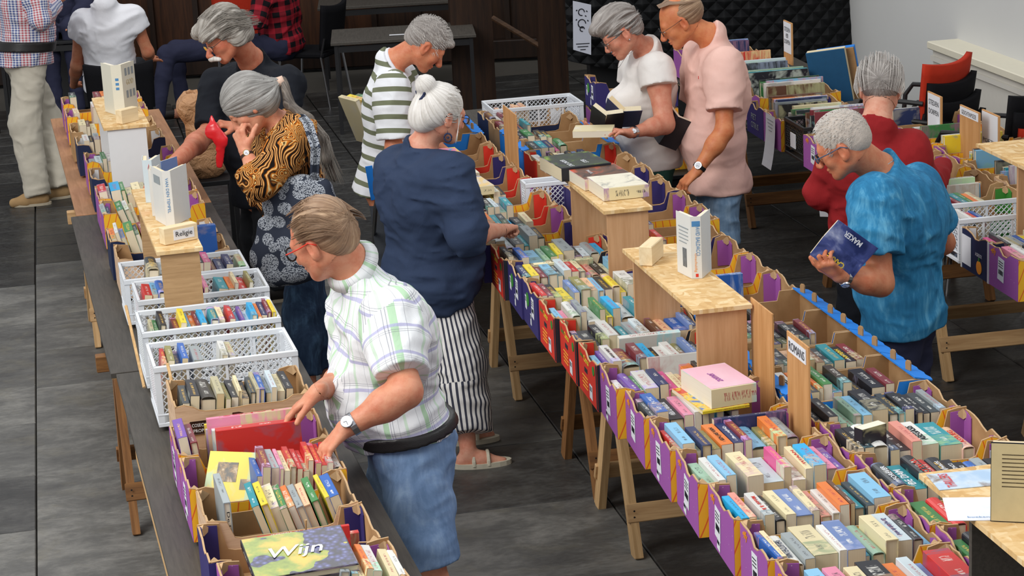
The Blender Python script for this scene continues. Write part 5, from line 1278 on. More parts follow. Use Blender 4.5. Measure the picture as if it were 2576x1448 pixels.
# ---------------- 4 man with the white moustache
def p_moust():
    m = Man('man with grey wavy hair, white moustache and black t-shirt reaching into cartons', (-1.55, 12.0, 0), skin='cf8668'); m.brow = M['hair_salt']
    m.frame(J(562, 88, 11.75), (-.72, -.42, -.50), (-.2, 0, 1), 1.14); m.build_head(nose=1.14)
    nb = J(632, 152, 11.92); shl = J(722, 212, 11.72); shr = J(585, 185, 12.3); pel = J(655, 470, 12.0)
    m.neck(nb, .064); m.torso(nb, pel, shl, shr, w=(.20, .18, .175), dp=(.14, .15, .14), belly=.05, f=(-.80, -.55, 0))
    er = J(528, 330, 12.0); wr = JZ(415, 432, 1.03); el = J(690, 350, 11.55); wl = J(592, 318, 11.42)
    aR = m.arm(J(548, 215, 12.2), er, wr, (.060, .054, .054, .034)); aL = m.arm(shl, el, wl, (.058, .05, .048, .03))
    m.hand(wr, JZ(350, 488, .95)-wr, (.1, .0, -1), side=-1, curl=(.3, .3, .35, .4), sc=1.1); m.hand(wl, J(545, 308, 11.38)-wl, (.2, .3, -.9), side=1, curl=(1.0, 1.1, 1.2, 1.2), thumb=.9, sc=1.05)
    stand(m, 'dark', (-1, -.3, 0), g=.016); m.skin(); m.eyes()
    cut = [ncut(m, nb, m.nr)]
    sl = clipd(aR[:2], .026, m.P[0].a*0+A3(er), A3(er)-A3(shr))+clipd(aL[:2], .026, shl+(el-shl)*.85, el-shl)
    for p in sl: p.r1 += .012; p.r2 += .018
    m.garment('t_shirt', tshirt(m, .022, pel-m.up*.10)+sl, 'black', bones_of(m, ((shl, el, wl), (shr, er, wr))), amp=.008, seed=9, cut=cut)
    pl = [((0, .066, .02), (0, 1, .0))]
    hp = [m.he((0, -.022, .045), (.096, .118, .100), .02, planes=[((0, .088, .03), (0, 1, -.35)), ((0, .03, -.01), (0, .8, -.6))]), m.he((0, -.085, -.03), (.09, .06, .075), .03), m.he((.08, -.03, -.03), (.028, .045, .055), .02), m.he((-.08, -.03, -.03), (.028, .045, .055), .02), m.he((.05, .07, .075), (.045, .045, .035), .02), m.he((-.045, .082, .06), (.04, .04, .035), .02)]
    m.hair(hp, M['hair_grey'], amp=.011, fine=.003, comb='back')
    m.tuft(220, lambda r: (lambda a, b: [(math.sin(a)*.09, .05*b, .045+math.cos(a)*.095), (math.sin(a)*.105, .05*b-.05, .04+math.cos(a)*.104), (math.sin(a)*.112, -.10, .0+math.cos(a)*.08+r.uniform(-.01, .01)), (math.sin(a)*.10, -.145-r.uniform(0, .02), -.03+math.cos(a)*.06)])(r.uniform(-1.9, 1.9), r.uniform(0, 1)), M['hair_grey'], 3, w=.0016)
    V, Q = surf([m.hcn((0, .118, -.052), (-.038, .098, -.070), .015, .010, .008), m.hcn((0, .118, -.052), (.038, .098, -.070), .015, .010, .008)], .0035); npmesh('moustache', [(V, Q)], M['hair_white'], m.root, uvf=lambda V, Q: V[Q][:, :, :2])
    m.glasses(M['black_metal'], r=.0014, lens_w=.022, lens_h=.016, z=-.004)
    # red plastic bag folded in the hand
    P = [J(531, 292, 11.36), J(536, 330, 11.34), J(556, 352, 11.33), J(552, 415, 11.35), J(518, 345, 11.34)]
    b = empty('plastic_bag', P[2], label='small red plastic bag held against the black t-shirt', cat='bag')
    V, Q = surf([Pr('c', P[0], P[1], .010, .042, .03, flat=(nrm((.2, 1, 0)), 2.6)), Pr('c', P[1], P[2], .042, .034, .03, flat=(nrm((.2, 1, 0)), 2.6)), Pr('c', P[2], P[3], .034, .020, .03, flat=(nrm((.2, 1, 0)), 2.6))], .005, disp=lambda P: .008*np.abs(vnoise(P*30))); npmesh('film', [(V, Q)], M['redplastic'], b, smooth_it=0)
p_moust()
# ---------------- 5 woman in the orange swirl blouse
def p_orange():
    m = Man('woman with long grey ponytail, orange and black swirl blouse, hand at her face', (-1.0, 10.1, 0), skin='d99a7c'); m.brow = M['hair_grey']
    m.frame(J(622, 262, 10.0), (-.66, -.15, -.66), (-.62, -.05, .72), 1.12); m.build_head(fem=True)
    nb = J(702, 312, 10.05); shl = J(752, 345, 9.88); shr = J(672, 335, 10.32); pel = J(760, 590, 10.15)
    m.neck(nb, .05); m.torso(nb, pel, shl, shr, w=(.165, .15, .165), dp=(.11, .115, .13), belly=.02, bust=.03, f=(-.96, -.25, 0))
    el = J(655, 455, 9.72); wr = J(615, 378, 9.80); er = J(668, 470, 10.45); wr2 = J(690, 560, 10.35)
    aL = m.arm(shl, el, wr, (.052, .046, .042, .027)); aR = m.arm(shr, er, wr2, (.052, .046, .042, .027))
    m.hand(wr, J(594, 318, 9.83)-wr, (.6, .75, .1), side=-1, curl=(1.0, 1.1, 1.2, 1.25), thumb=.9, sc=1.08); m.hand(wr2, (-.2, 0, -.9), (.3, 0, 0), side=1)
    an = (A3(at(778, 985, .09)), A3(at(830, 960, .09))); kn = tuple((pel+a)/2+A3((-.02, -.03, 0)) for a in an)
    stand(m, 'denim', (-.9, -.2, 0), kn=kn, an=an, r=(.10, .078, .070, .062), g=.008, end='pants', name='jeans', res=.009, amp=.007, shoes='dark')
    m.skin()
    lo = A3(m.root.location)
    inner = clipd(m.T[:3]+m.T[6:], .012); V, Q = surf([p for p in inner], .009); npmesh('undershirt', [(V, Q)], getcl('black'), m.root, uvf=bone_uv(bones_of(m)))
    cut = [ncut(m, nb, m.nr), Pr('c', nb+m.fw*.06, nb+m.fw*.16-A3((0, 0, .18)), .04, .012, .02, -1), Pr('c', nb+m.fw*.16-A3((0, 0, .12)), pel+m.fw*.2, .03, .05, .02, -1)]
    sl = slv(aL, .030, el+(wr-el)*.34, wr-el)+slv(aR, .028, er+(wr2-er)*.3, wr2-er)
    for p in sl: p.k = .05; p.r1 += .008; p.r2 += .008
    m.garment('blouse', clipd(m.T, .028, pel+m.up*.03, -m.up)+sl, 'swirl', bones_of(m, ((shl, el, wr), (shr, er, wr2))), amp=.009, seed=12, cut=cut)
    hp = [m.he((0, -.02, .03), (.094, .112, .100), .02, planes=[((0, .092, 0), (0, 1, 0))]), m.he((0, -.05, -.035), (.086, .09, .075), .03, planes=[((0, .05, -.02), (0, 1, 0))]), m.hcn((0, -.09, -.005), (0, -.152, -.035), .06, .022, .02)]
    m.hair(hp, M['hair_long'], comb='pole', pole=(0, -.16, -.04), amp=.003, fine=.002)
    tie = m.h((0, -.160, -.040)); d = nrm(m.h((0, -.20, -.06))-tie)
    MB().tube([tie-d*.012-lo, tie+d*.022-lo], [.025, .023], 12).build('hair_clip', M['hairtie'], m.root, smooth=True)
    pt = [tie+d*.02, J(728, 262, 9.98), J(775, 300, 9.9), J(812, 350, 9.84), J(822, 400, 9.83), J(842, 452, 9.84)]
    V, Q = surf([Pr('c', a, b, r1, r2, .02) for a, b, r1, r2 in zip(pt[:-1], pt[1:], (.02, .023, .024, .026, .03), (.023, .024, .026, .03, .012))], .006, disp=lambda P: .004*vnoise(P*A3((60, 60, 12))))
    npmesh('ponytail', [(V, Q)], M['hair_dark'], m.root, uvf=lambda V, Q: np.stack([V[Q][..., 0]+V[Q][..., 1], V[Q][..., 2]], -1))
    r = random.Random(4); S_ = []
    for i in range(90):
        o = A3((r.uniform(-.03, .03), r.uniform(-.03, .03), r.uniform(-.02, .02))); S_.append([Vector(p+o*(k*.25+.2)) for k, p in enumerate(pt)])
    m.strands(S_, M['hair_grey'], 'ponytail_strands', .0013)
    # patterned tote with strap
    b = empty('tote_bag', pt[2], label='grey cotton tote with white flower discs hanging from a shoulder', cat='bag'); lb = A3(b.location)
    t = NT('flower_disc_print', .85, .1); v = t.co(); vz = t.n('ShaderNodeTexVoronoi', {'Vector': v, 'Scale': 12.5, 'Randomness': .55}, voronoi_dimensions='3D').outputs[0]
    sp = t.math('GREATER_THAN', t.noise(v, 190, 2), .47); dk = t.math('LESS_THAN', vz, .60)
    t.col(t.mix(t.math('MULTIPLY', dk, sp), '343946', 'a9aeb6'))
    q = [J(700, 458, 9.78), J(815, 470, 9.75), J(838, 560, 9.74), J(800, 668, 9.74), J(690, 690, 9.78), J(655, 650, 9.8), J(660, 560, 9.8)]
    bag = [Pr('c', q[0], q[4], .03, .045, .06), Pr('c', q[0], q[1], .02, None, .05), Pr('c', q[1], q[3], .03, .045, .06), Pr('c', q[3], q[4], .045, None, .06), Pr('c', (q[0]+q[1])/2, (q[3]+q[4])/2, .04, .05, .08), Pr('c', q[6], q[5], .025, .03, .05), Pr('c', (q[0]+q[6])/2, (q[1]+q[2])/2, .035, .04, .08), Pr('c', q[5], q[2], .035, .03, .08)]
    V, Q = prune(*surf(bag, .008, disp=lambda P: .006*vnoise(P*A3((9, 9, 5))))); npmesh('pouch', [(V, Q)], t.m, b)
    for o_ in (0, .035):
        sp_ = [q[0]+A3((o_, 0, 0)), J(788, 440, 9.72)+A3((o_*.3, 0, 0)), J(790, 370, 9.70)+A3((o_*.4, 0, 0)), J(768, 310, 9.76)+A3((o_*.5, .02, .0)), J(750, 292, 9.85)+A3((o_*.3, .05, 0))]
        sp_ = [q[1]-A3((.02, 0, 0))]+sp_[1:]; mbs = MB(); vs = []; 
        for p in sp_: p = p-lb; vs += [tuple(p+A3((-.016, -.004, 0))), tuple(p+A3((.016, -.004, 0))), tuple(p+A3((.016, .002, 0))), tuple(p+A3((-.016, .002, 0)))]
        fs = [(i*4+j, i*4+(j+1) % 4, i*4+4+(j+1) % 4, i*4+4+j) for i in range(len(sp_)-1) for j in range(4)]; mbs.add(vs, fs).build('strap', t.m, b)
    bracelet(m, wr, el, M['brown_leather'], .030, .014); m.disc(wr+(el-wr)*.28*.3+A3((.006, -.029, .006)), (.15, -.9, .35), .016, .007, M['gold'], 'watch')
p_orange()
# ---------------- 6 woman in the white top
def p_white():
    m = Man('short-haired woman with glasses in cream v-neck top, holding two open books', (.75, 11.7, 0), skin='cf9076'); m.brow = M['hair_salt']
    m.frame(J(1560, 82, 11.6), (-.82, -.14, -.55), (-.45, 0, .9), 1.08); m.build_head(fem=True)
    nb = J(1622, 122, 11.68); shl = J(1652, 178, 11.5); shr = J(1600, 165, 11.95); pel = J(1635, 400, 11.7)
    m.neck(nb, .05); m.torso(nb, pel, shl, shr, w=(.165, .15, .17), dp=(.115, .125, .14), belly=.03, bust=.05, f=(-.95, -.3, 0))
    el = J(1672, 312, 11.38); wr = J(1585, 335, 11.22); er = J(1590, 300, 12.0); wr2 = J(1530, 318, 11.75)
    aL = m.arm(shl, el, wr, (.062, .052, .044, .027)); aR = m.arm(shr, er, wr2, (.058, .05, .042, .027))
    m.hand(wr, J(1520, 322, 11.12)-wr, (0, .1, -1), side=-1, curl=(.35, .3, .3, .35), thumb=.5, spread=.15); m.hand(wr2, (-.9, -.2, 0), (0, 0, 1), side=-1, curl=(.4, .4, .4, .4))
    stand(m, 'dgreen', (-1, 0, 0), r=(.11, .085, .075, .06), g=.012); m.skin(); m.eyes()
    cut = [ncut(m, nb, m.nr), Pr('c', nb+m.fw*.07, nb+m.fw*.155-A3((0, 0, .13)), .042, .008, .02, -1)]
    sl = clipd(aL[:1], .024, shl+(el-shl)*.30, el-shl)+clipd(aR[:1], .024, shr+(er-shr)*.3, er-shr)
    for p in sl: p.r1 += .008; p.r2 += .018
    m.garment('top', tshirt(m, .018, pel-m.up*.04)+sl, 'cream', bones_of(m, ((shl, el, wr), (shr, er, wr2))), amp=.006, seed=15, cut=cut)
    hp = [m.he((0, -.022, .048), (.090, .108, .095), .02, planes=[((0, .085, .02), (0, 1, -.35)), ((0, .02, -.02), (0, .5, -.8))]), m.he((0, -.075, -.01), (.068, .05, .06), .03), m.he((0, .07, .085), (.06, .05, .035), .03), m.he((.02, .0, .12), (.05, .06, .03), .03)]
    hp += [m.he((sx*.09, -.012, -.014), (.022, .022, .034), .01, -1) for sx in (-1, 1)]
    m.hair(hp, M['hair_salt'], amp=.013, fine=.0035)
    m.glasses(M['black_metal'], r=.0015); lo = m.root.location
    V = MB().lathe([(0, .006), (.005, .003), (.006, 0), (0, -.005)], 8, c=tuple(Vector(m.h((-.086, -.008, -.042)))-lo)).build('earring', M['chrome'], m.root, smooth=True)
    V = MB().tube([Vector(nb+m.lat*.05*math.cos(a)+m.fw*(.06+.10*math.sin(a)**.5 if math.sin(a) > 0 else .06)+A3((0, 0, .01-.10*max(0, math.sin(a)))))-lo for a in [i*PI/10 for i in range(11)]], .0013, 5).build('necklace', M['chrome'], m.root)
    bracelet(m, wr, el, M['chrome'], .030, .018); m.disc(wr+(el-wr)*.11+A3((0, -.03, .012)), (0, -.9, .4), .014, .006, M['chrome'], 'watch')
p_white()
# ---------------- 7 man in the pink t-shirt
def p_pink():
    m = Man('balding man in pink t-shirt and denim shorts holding an open paperback', (1.15, 11.5, 0), skin='d08558'); m.brow = M['hair_grey']
    m.frame(J(1708, 52, 11.5), (-.86, -.02, -.50), (-.45, 0, .9), 1.12); m.build_head(nose=1.05)
    nb = J(1785, 92, 11.52); shl = J(1822, 165, 11.32); shr = J(1765, 130, 11.8); pel = J(1808, 465, 11.5)
    m.neck(nb, .06); m.torso(nb, pel, shl, shr, w=(.19, .175, .165), dp=(.14, .148, .132), belly=.035, f=(-.97, -.2, 0))
    el = J(1822, 330, 11.2); wr = J(1752, 432, 11.15); er = J(1745, 300, 11.9); wr2 = J(1715, 338, 11.62)
    aL = m.arm(shl, el, wr, (.056, .046, .046, .030)); aR = m.arm(shr, er, wr2)
    m.hand(wr, J(1702, 478, 11.12)-wr, (.2, .2, -1), side=-1, curl=(.5, .6, .7, .8), thumb=.6, sc=1.12); m.hand(wr2, (-.75, -.3, .1), (-.1, .2, 1), side=-1, curl=(.9, .9, .9, .9), sc=1.05)
    stand(m, 'jeanshort', (-1, 0, 0), r=(.105, .09, .085, .08), g=.012, end='knee', name='shorts', shoes='dark', amp=.008); m.skin(); m.eyes()
    cut = [ncut(m, nb, m.nr)]
    sl = clipd(aL[:2], .026, shl+(el-shl)*.68, el-shl)+clipd(aR[:2], .026, shr+(er-shr)*.7, er-shr)
    for p in sl: p.r1 += .012; p.r2 += .026
    m.garment('t_shirt', tshirt(m, .024, pel-m.up*.035)+sl, 'pink', bones_of(m, ((shl, el, wr), (shr, er, wr2))), amp=.006, seed=19, cut=cut)
    MB().box(tuple(J(1757, 195, 11.27)-A3(m.root.location)), (.003, .004, .016)).build('chest_mark', M['redplastic'], m.root)
    hp = [m.he((0, -.045, .02), (.085, .095, .082), .02, planes=[((0, .025, 0), (0, 1, .2)), ((0, 0, -.04), (0, .3, -1))])]
    hp += [m.he((0, .045, .10), (.058, .10, .07), .02, -1)]+[m.he((sx*.09, -.01, -.012), (.02, .024, .034), .01, -1) for sx in (-1, 1)]
    m.hair(hp, M['hair_brown'], amp=.003)
    m.tuft(120, lambda r: (lambda a: [(a*.06, .05, .112), (a*.075, .0, .122-abs(a)*.02), (a*.085, -.06, .10-abs(a)*.03), (a*.08, -.11, .05)])(r.uniform(-1, 1)), M['hair_brown'], 8)
    m.glasses(M['black_metal'], r=.0013)
    bracelet(m, wr, el, M['black'], .033, .020); m.disc(wr+(el-wr)*.13+A3((-.012, -.028, .012)), (-.3, -.85, .4), .021, .008, M['chrome'], 'watch')
p_pink()
# ---------------- 8 man in the red sweater
def p_red():
    m = Man('man with thin grey hair in dark red sweater, seen from behind', (1.75, 9.9, 0), skin='d8a087'); m.brow = M['hair_salt']
    m.frame(J(2216, 222, 9.85), (.22, .9, -.32), (.05, .1, 1), 1.10); m.build_head()
    nb = J(2205, 312, 9.75); shl = J(2118, 375, 9.78); shr = J(2288, 372, 9.8); pel = J(2190, 610, 9.85)
    m.neck(nb, .062); m.torso(nb, pel, shl, shr, w=(.19, .175, .17), dp=(.125, .13, .13), belly=.03)
    el = J(2062, 485, 9.85); wl = J(2115, 500, 10.15); er = J(2338, 470, 9.9); wr = J(2370, 420, 10.2)
    aL = m.arm(shl, el, wl, (.056, .05, .046, .032)); aR = m.arm(shr, er, wr, (.056, .05, .046, .032)); m.hand(wl, (.5, .7, 0), (0, 0, 1)); m.hand(wr, (.3, .9, .1), (0, 0, -1))
    stand(m, 'black', (.1, 1, 0), g=.016); m.skin()
    cut = [ncut(m, nb, m.nr)]
    sl = slv(aL, .020, wl-(wl-el)*.02, wl-el)+slv(aR, .020, wr-(wr-er)*.02, wr-er)
    m.garment('sweater', tshirt(m, .022, pel-m.up*.04)+sl, 'red', bones_of(m, ((shl, el, wl), (shr, er, wr))), amp=.008, seed=22, cut=cut)
    hp = [m.he((0, -.03, .025), (.086, .10, .092), .02, planes=[((0, .04, 0), (0, 1, .1)), ((0, 0, -.06), (0, 0, -1))])]+[m.he((sx*.092, -.008, -.012), (.02, .024, .034), .01, -1) for sx in (-1, 1)]
    m.hair(hp, M['hair_salt'], amp=.003)
    m.tuft(260, lambda r: (lambda a, b: [(math.sin(a)*.085, -.02, .035+math.cos(a)*.088), (math.sin(a)*.10, -.06*b-.03, .03+math.cos(a)*.10+r.uniform(0, .02)), (math.sin(a)*.105, -.11*b-.02, -.01+math.cos(a)*.07), (math.sin(a)*.09, -.12, -.05+math.cos(a)*.03)])(r.uniform(-2.0, 2.0), r.uniform(.5, 1)), M['hair_silver'], 9, w=.0009)
    lo = A3(m.root.location); MB().tube([nb+m.lat*.072*math.cos(a)-m.fw*.07*math.sin(a)+A3((0, 0, .012+.02*abs(math.cos(a))))-lo for a in [i*PI/12 for i in range(13)]], .0022, 6).build('neck_chain', M['gold'], m.root)
p_red()
# ---------------- 9 man in the blue t-shirt
def p_blue():
    m = Man('white-cropped man in washed blue t-shirt and navy shorts reading a blue book', (1.45, 8.4, 0), skin='cd8763'); m.brow = M['hair_white']
    m.frame(J(2118, 362, 8.35), (-.82, .30, -.46), (-.38, 0, .9), 1.08); m.build_head(nose=1.08)
    nb = J(2212, 430, 8.42); shl = J(2200, 505, 8.22); shr = J(2310, 470, 8.66); pel = J(2268, 800, 8.45)
    m.neck(nb, .062); m.torso(nb, pel, shl, shr, w=(.195, .175, .17), dp=(.125, .13, .13), belly=.03, f=(-.80, .58, 0))
    el = J(2215, 712, 8.12); wl = J(2112, 692, 8.02); er = J(2372, 610, 8.85); wr = J(2300, 640, 9.05)
    aL = m.arm(shl, el, wl, (.058, .05, .048, .031)); aR = m.arm(shr, er, wr, (.056, .048, .046, .03))
    m.hand(wl, J(2072, 662, 7.98)-wl, (.5, .7, .3), side=1, curl=(.7, .8, .9, .9), thumb=.7, sc=1.08); m.hand(wr, (-.8, -.3, 0), (0, 0, 1))
    stand(m, 'dnavy', (-1, .3, 0), r=(.11, .093, .09, .085), g=.014, end='knee', name='shorts', amp=.009, shoes='dark'); m.skin(); m.eyes()
    cut = [ncut(m, nb, m.nr)]
    sl = clipd(aL[:2], .026, shl+(el-shl)*.66, el-shl)+clipd(aR[:2], .026, shr+(er-shr)*.66, er-shr)
    for p in sl: p.r1 += .012; p.r2 += .022
    m.garment('t_shirt', tshirt(m, .024, pel-m.up*.03)+sl, 'bluewash', bones_of(m, ((shl, el, wl), (shr, er, wr))), res=.0075, amp=.010, seed=25, cut=cut)
    hp = [m.he((0, -.018, .031), (.0785, .0995, .0885), .02, planes=[((0, .060, .03), (0, 1, -.2)), ((0, 0, -.03), (0, .35, -1))]), m.he((0, -.06, -.01), (.062, .05, .05), .03, planes=[((0, 0, -.055), (0, 0, -1))])]+[m.he((sx*.088, -.008, -.012), (.02, .024, .034), .01, -1) for sx in (-1, 1)]
    m.hair(hp, M['hair_crop'], amp=.0008, fine=.0008); m.stubble(1500, M['hair_white'], (0, -.018, .031), (.078, .099, .088), .011, 3, ymax=.058)
    m.glasses(M['blueglass'], r=.0024, lens_w=.022, lens_h=.015)
    lo = A3(m.root.location); MB().tube([nb+m.lat*.070*math.cos(a)*1.05-m.fw*.062*math.sin(a)+A3((0, 0, .012+.035*math.sin(a)-.02*math.cos(a)**2))-lo for a in [i*PI/12 for i in range(-4, 17)]], .0028, 6).build('neck_chain', M['chrome'], m.root)
    bracelet(m, wl, el, M['chrome'], .034, .018); m.disc(wl+(el-wl)*.12+A3((.0, -.022, -.026)), (0, -.6, -.7), .019, .008, M['chrome'], 'watch')
p_blue()
# ---------------- 10 man at the far left in the gingham shirt
def p_ging():
    m = Man('man in blue and red gingham shirt, beige trousers and suede shoes, far left', (-3.45, 15.1, 0), skin='c98a6c'); m.brow = M['hair_brown']
    m.frame(J(60, -110, 15.1), (.85, .3, -.35), (.1, 0, 1), 1.08); m.build_head()
    nb = J(50, -65, 15.1); shl = J(20, -40, 15.3); shr = J(85, -35, 14.95); pel = J(62, 145, 15.1)
    m.neck(nb, .06); m.torso(nb, pel, shl, shr, w=(.18, .175, .175), dp=(.135, .15, .15), belly=.05, f=(.8, .45, 0))
    er = J(100, 50, 14.9); wr = J(140, 10, 15.3); el = J(10, 60, 15.5); wl = J(60, 40, 15.7); aR = m.arm(shr, er, wr); aL = m.arm(shl, el, wl); m.hand(wr, (.6, .6, .4), (0, 0, 1)); m.hand(wl, (.6, .6, 0), (0, 0, 1))
    an = (A3(at(150, 470, .08)), A3(at(95, 487, .08))); kn = (J(115, 300, 15.25), J(62, 310, 14.95))
    stand(m, 'chino', (-1, -.25, 0), kn=kn, an=an, r=(.115, .10, .085, .078), g=.012, amp=.008, name='trousers', shoes='suede', foot=((-.9, -.3, 0), (-1, -.15, 0)), top=.0, seed=7); m.skin()
    sl = slv(aR, .026, wr-(wr-er)*.02, wr-er)+slv(aL, .026, wl-(wl-el)*.02, wl-el); cut = [ncut(m, nb, m.nr)]
    m.garment('shirt', tshirt(m, .028, pel-m.up*.04, flare=.012)+sl, 'gingham', bones_of(m, ((shl, el, wl), (shr, er, wr))), amp=.009, seed=28, cut=cut)
    bt = [p.grow(.060) for p in m.T[4:6]]
    for p in bt: p.planes = [(pel+m.up*.115, m.up), (pel+m.up*.06, -m.up)]; p.k = .05
    V, Q = surf(bt, .007); npmesh('belt_strap', [(V, Q)], M['leather'], m.root)
p_ging()
# ---------------- 11.. seated people at the back
def seated(lab, base, hc, fd, nb, shl, shr, pel, arms, mats, skin, hairm, seed, legf=None, sleeve=.35, hairstyle=1, kn=None, an=None):
    m = Man(lab, base, skin=skin); m.brow = M[hairm]; m.frame(hc, fd, (0, 0, 1), 1.06); m.build_head(); m.neck(nb, .056)
    m.torso(nb, pel, shl, shr, w=(.165, .15, .17), dp=(.115, .12, .13), belly=.02, f=fd*A3((1, 1, 0)))
    A_ = []
    for (s_, e, w) in arms: A_.append(m.arm(s_, e, w)); m.hand(w, nrm(A3(fd)*A3((1, 1, 0))+A3((0, 0, .1))), (0, 0, -1), side=1 if s_ is shr else -1)
    fwd = nrm(A3(legf if legf is not None else fd)*A3((1, 1, 0))); lat = nrm(m.lat*A3((1, 1, 0))); G = []; L = []
    for i, sx in enumerate((-1, 1)):
        hip = pel+lat*sx*.09; k = hip+fwd*.42+A3((0, 0, .03)) if kn is None else kn[i]; a = A3((k[0], k[1], .085))+fwd*.03 if an is None else an[i]; m.leg(hip, k, a, foot=fwd); L.append((hip, k, a)); m.shoe_at = getattr(m, 'shoe_at', [])+[a]
        for p, (ra, rb) in zip(m.P[-5:-2], ((.10, .075), (.075, .065), (.065, .055))): q = p.grow(0); q.r1 = ra; q.r2 = rb; G.append(q)
    m.garment('trousers', G+[p.grow(.012) for p in m.T[5:6]], mats[1], legbones(m, L), seed=seed, res=.011)
    for a in m.shoe_at: V, Q = surf([Pr('c', a-fwd*.035+A3((0, 0, -.04)), a+fwd*.16+A3((0, 0, -.045)), .043, .036, .03)], .008); npmesh('shoe', [(V, Q)], M['shoe_dark'], m.root)
    m.skin(res=.010, hres=.006, nres=.005)
    cut = [ncut(m, nb, m.nr)]; sl = []
    for (s_, e, w), a in zip(arms, A_):
        q = clipd(a[:2], .024, s_+(e-s_)*sleeve, e-s_) if sleeve < 1 else slv(a, .024, w, w-e); [setattr(p, 'r2', p.r2+.012) for p in q]; sl += q
    m.garment('shirt', tshirt(m, .022, pel-m.up*.05)+sl, mats[0], bones_of(m, arms), seed=seed+1, res=.0095, amp=.011, cut=cut)
    m.hair([m.he((0, -.025, .03), (.086, .102, .092), .02, planes=[((0, .06, 0), (0, 1, -.1)), ((0, 0, -.05), (0, 0, -1))])], M[hairm], res=.007)
    return m
def V3(u, v, Y): return J(u, v, Y)
seated('woman in white short-sleeved blouse seated with her back to the cartons', (-2.9, 15.7, 0), V3(258, -40, 15.75), (.12, .95, -.25), V3(262, 12, 15.65), V3(205, 55, 15.7), V3(335, 42, 15.7), V3(278, 205, 15.75),
       [(V3(205, 55, 15.7), V3(193, 165, 15.75), V3(185, 215, 15.95)), (V3(335, 42, 15.7), V3(372, 130, 15.75), V3(375, 150, 16.0))], ('white', 'dark'), 'c08060', 'hair_grey', 31)
seated('person in dark clothes with tan jacket sleeve seated behind the mug table', (-3.5, 18.3, 0), V3(150, -120, 18.3), (.1, -.9, -.3), V3(155, -85, 18.3), V3(205, -60, 18.3), V3(110, -60, 18.3), V3(160, 60, 18.3),
       [(V3(205, -60, 18.3), V3(215, 20, 18.1), V3(190, 62, 17.9)), (V3(110, -60, 18.3), V3(100, 20, 18.1), V3(130, 55, 17.9))], ('dnavy', 'dnavy'), 'c98a6c', 'hair_dark', 33, sleeve=1.2)
seated('person in red and black checked shirt seated on a chair at the back', (-1.9, 18.2, 0), V3(690, -90, 18.1), (-.85, .35, -.3), V3(690, -52, 18.15), V3(665, -22, 18.0), V3(722, -15, 18.35), V3(712, 112, 18.2),
       [(V3(665, -18, 18.0), V3(650, 50, 17.9), V3(610, 60, 17.9)), (V3(725, -12, 18.35), V3(735, 45, 18.3), V3(690, 50, 18.5))], ('redplaid', 'dnavy'), 'c98a6c', 'hair_dark', 35, sleeve=1.2, legf=(-.95, -.1, 0), kn=(V3(420, 135, 17.7), V3(440, 125, 18.1)), an=(A3((-2.85, 17.5, .085)), A3((-2.7, 18.0, .085))))
def picmat(name, stops, sc=8):
    t = NT(name, .35, .45); t.col(t.ramp(t.noise(t.co(), sc, 4, .6, .6), stops)); return t.m
# ------------------------------------------------------------------ left table contents
def rowT(F, s0, t0, spec, where, w=.5, d=.31, z0=.75, lean=.12, stuff=False, L=.27, D0=.22, toff=0, titles={}):
    """large books lengthwise across the carton: spine up, covers facing the near end"""
    x = .02; k = 0; i = 0; rnd = random.Random(int(s0*991)+int(t0*57)+3)
    items = []
    while i < len(spec):
        ch = spec[i]; i += 1; n = 3
        if i < len(spec) and spec[i].isdigit(): n = int(spec[i]); i += 1
        items.append((ch, n))
    tot = sum(n for _, n in items); u = min(.0075, (d-.05)/tot)
    for ch, n in items:
        th = round(n*u-.001, 3); 
        if ch == '.': x += n*u; continue
        k += 1; Lk_ = L+rnd.uniform(-.02, .02); D = round(D0+rnd.uniform(-.025, .02), 2)
        p = F.p(t0+w/2+toff+rnd.uniform(-.015, .015), s0+x+th/2, z0); x += n*u
        lb = '%slarge %s book, %s from the near end, %s' % ('thick ' if n > 5 else '', CN.get(ch, 'pale'), ORD[min(k-1, 19)], where)
        r = book(p, F.a+PI/2, max(th, .008), round(Lk_, 2), D, ch, lb, 'large books '+where, lean*.6+rnd.uniform(-.03, .03), True, False, stuff=stuff)
        if r is not None and k in titles: title(r, titles[k][0], max(th, .012), D, titles[k][1], True, Lk_)
wh = lambda s_: 'in left table '+s_
row(FL, .02, .02, 'd4k5a8j4h3k4c2k4d3j2b3e3q3c4k4', wh('lettered wood-print carton'), w=.42, d=.33, ztop=.99, lean=.10, dmin=.19)
row(FL, .50, .0, 'r2h3n3b3.2e4.8w3j3.9', wh('white crate behind the lettered carton'), w=.5, d=.3, ztop=.985, z0=.78, lean=.12, dmin=.17)
row(FL, 1.0, .0, 'j2g2k3w1.3m3y3l2o3m2x3j2t4c3.2r3l3v2q3x3o2n3m2y2', wh('second white crate'), w=.52, d=.3, ztop=.985, z0=.79, lean=.14)
row(FL, 1.58, .02, 'r4l3b4m4.9v5p2.5t5o3c2r5h2', wh('third white crate'), w=.53, d=.3, ztop=.965, z0=.79, lean=.15)
row(FL, 1.95, .0, '.9d6q4.9.5o3k3i4B3n5n4.3j4', wh('farthest white crate'), w=.53, d=.3, ztop=.975, z0=.79, lean=.1, stuff=True)
rowT(FL, -.35, .0, 'r6w3l3c2p3w2y2', wh('carton of cookbooks'), L=.29, D0=.225, toff=.0, lean=.1, titles={2: ('HET KOOKBOEK', 'navy'), 3: ('patisserie', 'white_paper'), 5: ('TAPAS', 'red')})
row(FL, -.34, -.01, 'v4m3', wh('carton of cookbooks'), w=.1, d=.3, ztop=.97, lean=-.12, dmin=.2)
row(FL, -.68, .18, 'b3m4e4p2c3r3r3r3r3r3r3r3w4', wh('carton with the red guides'), w=.31, d=.3, ztop=.945, lean=.1, dmin=.17)
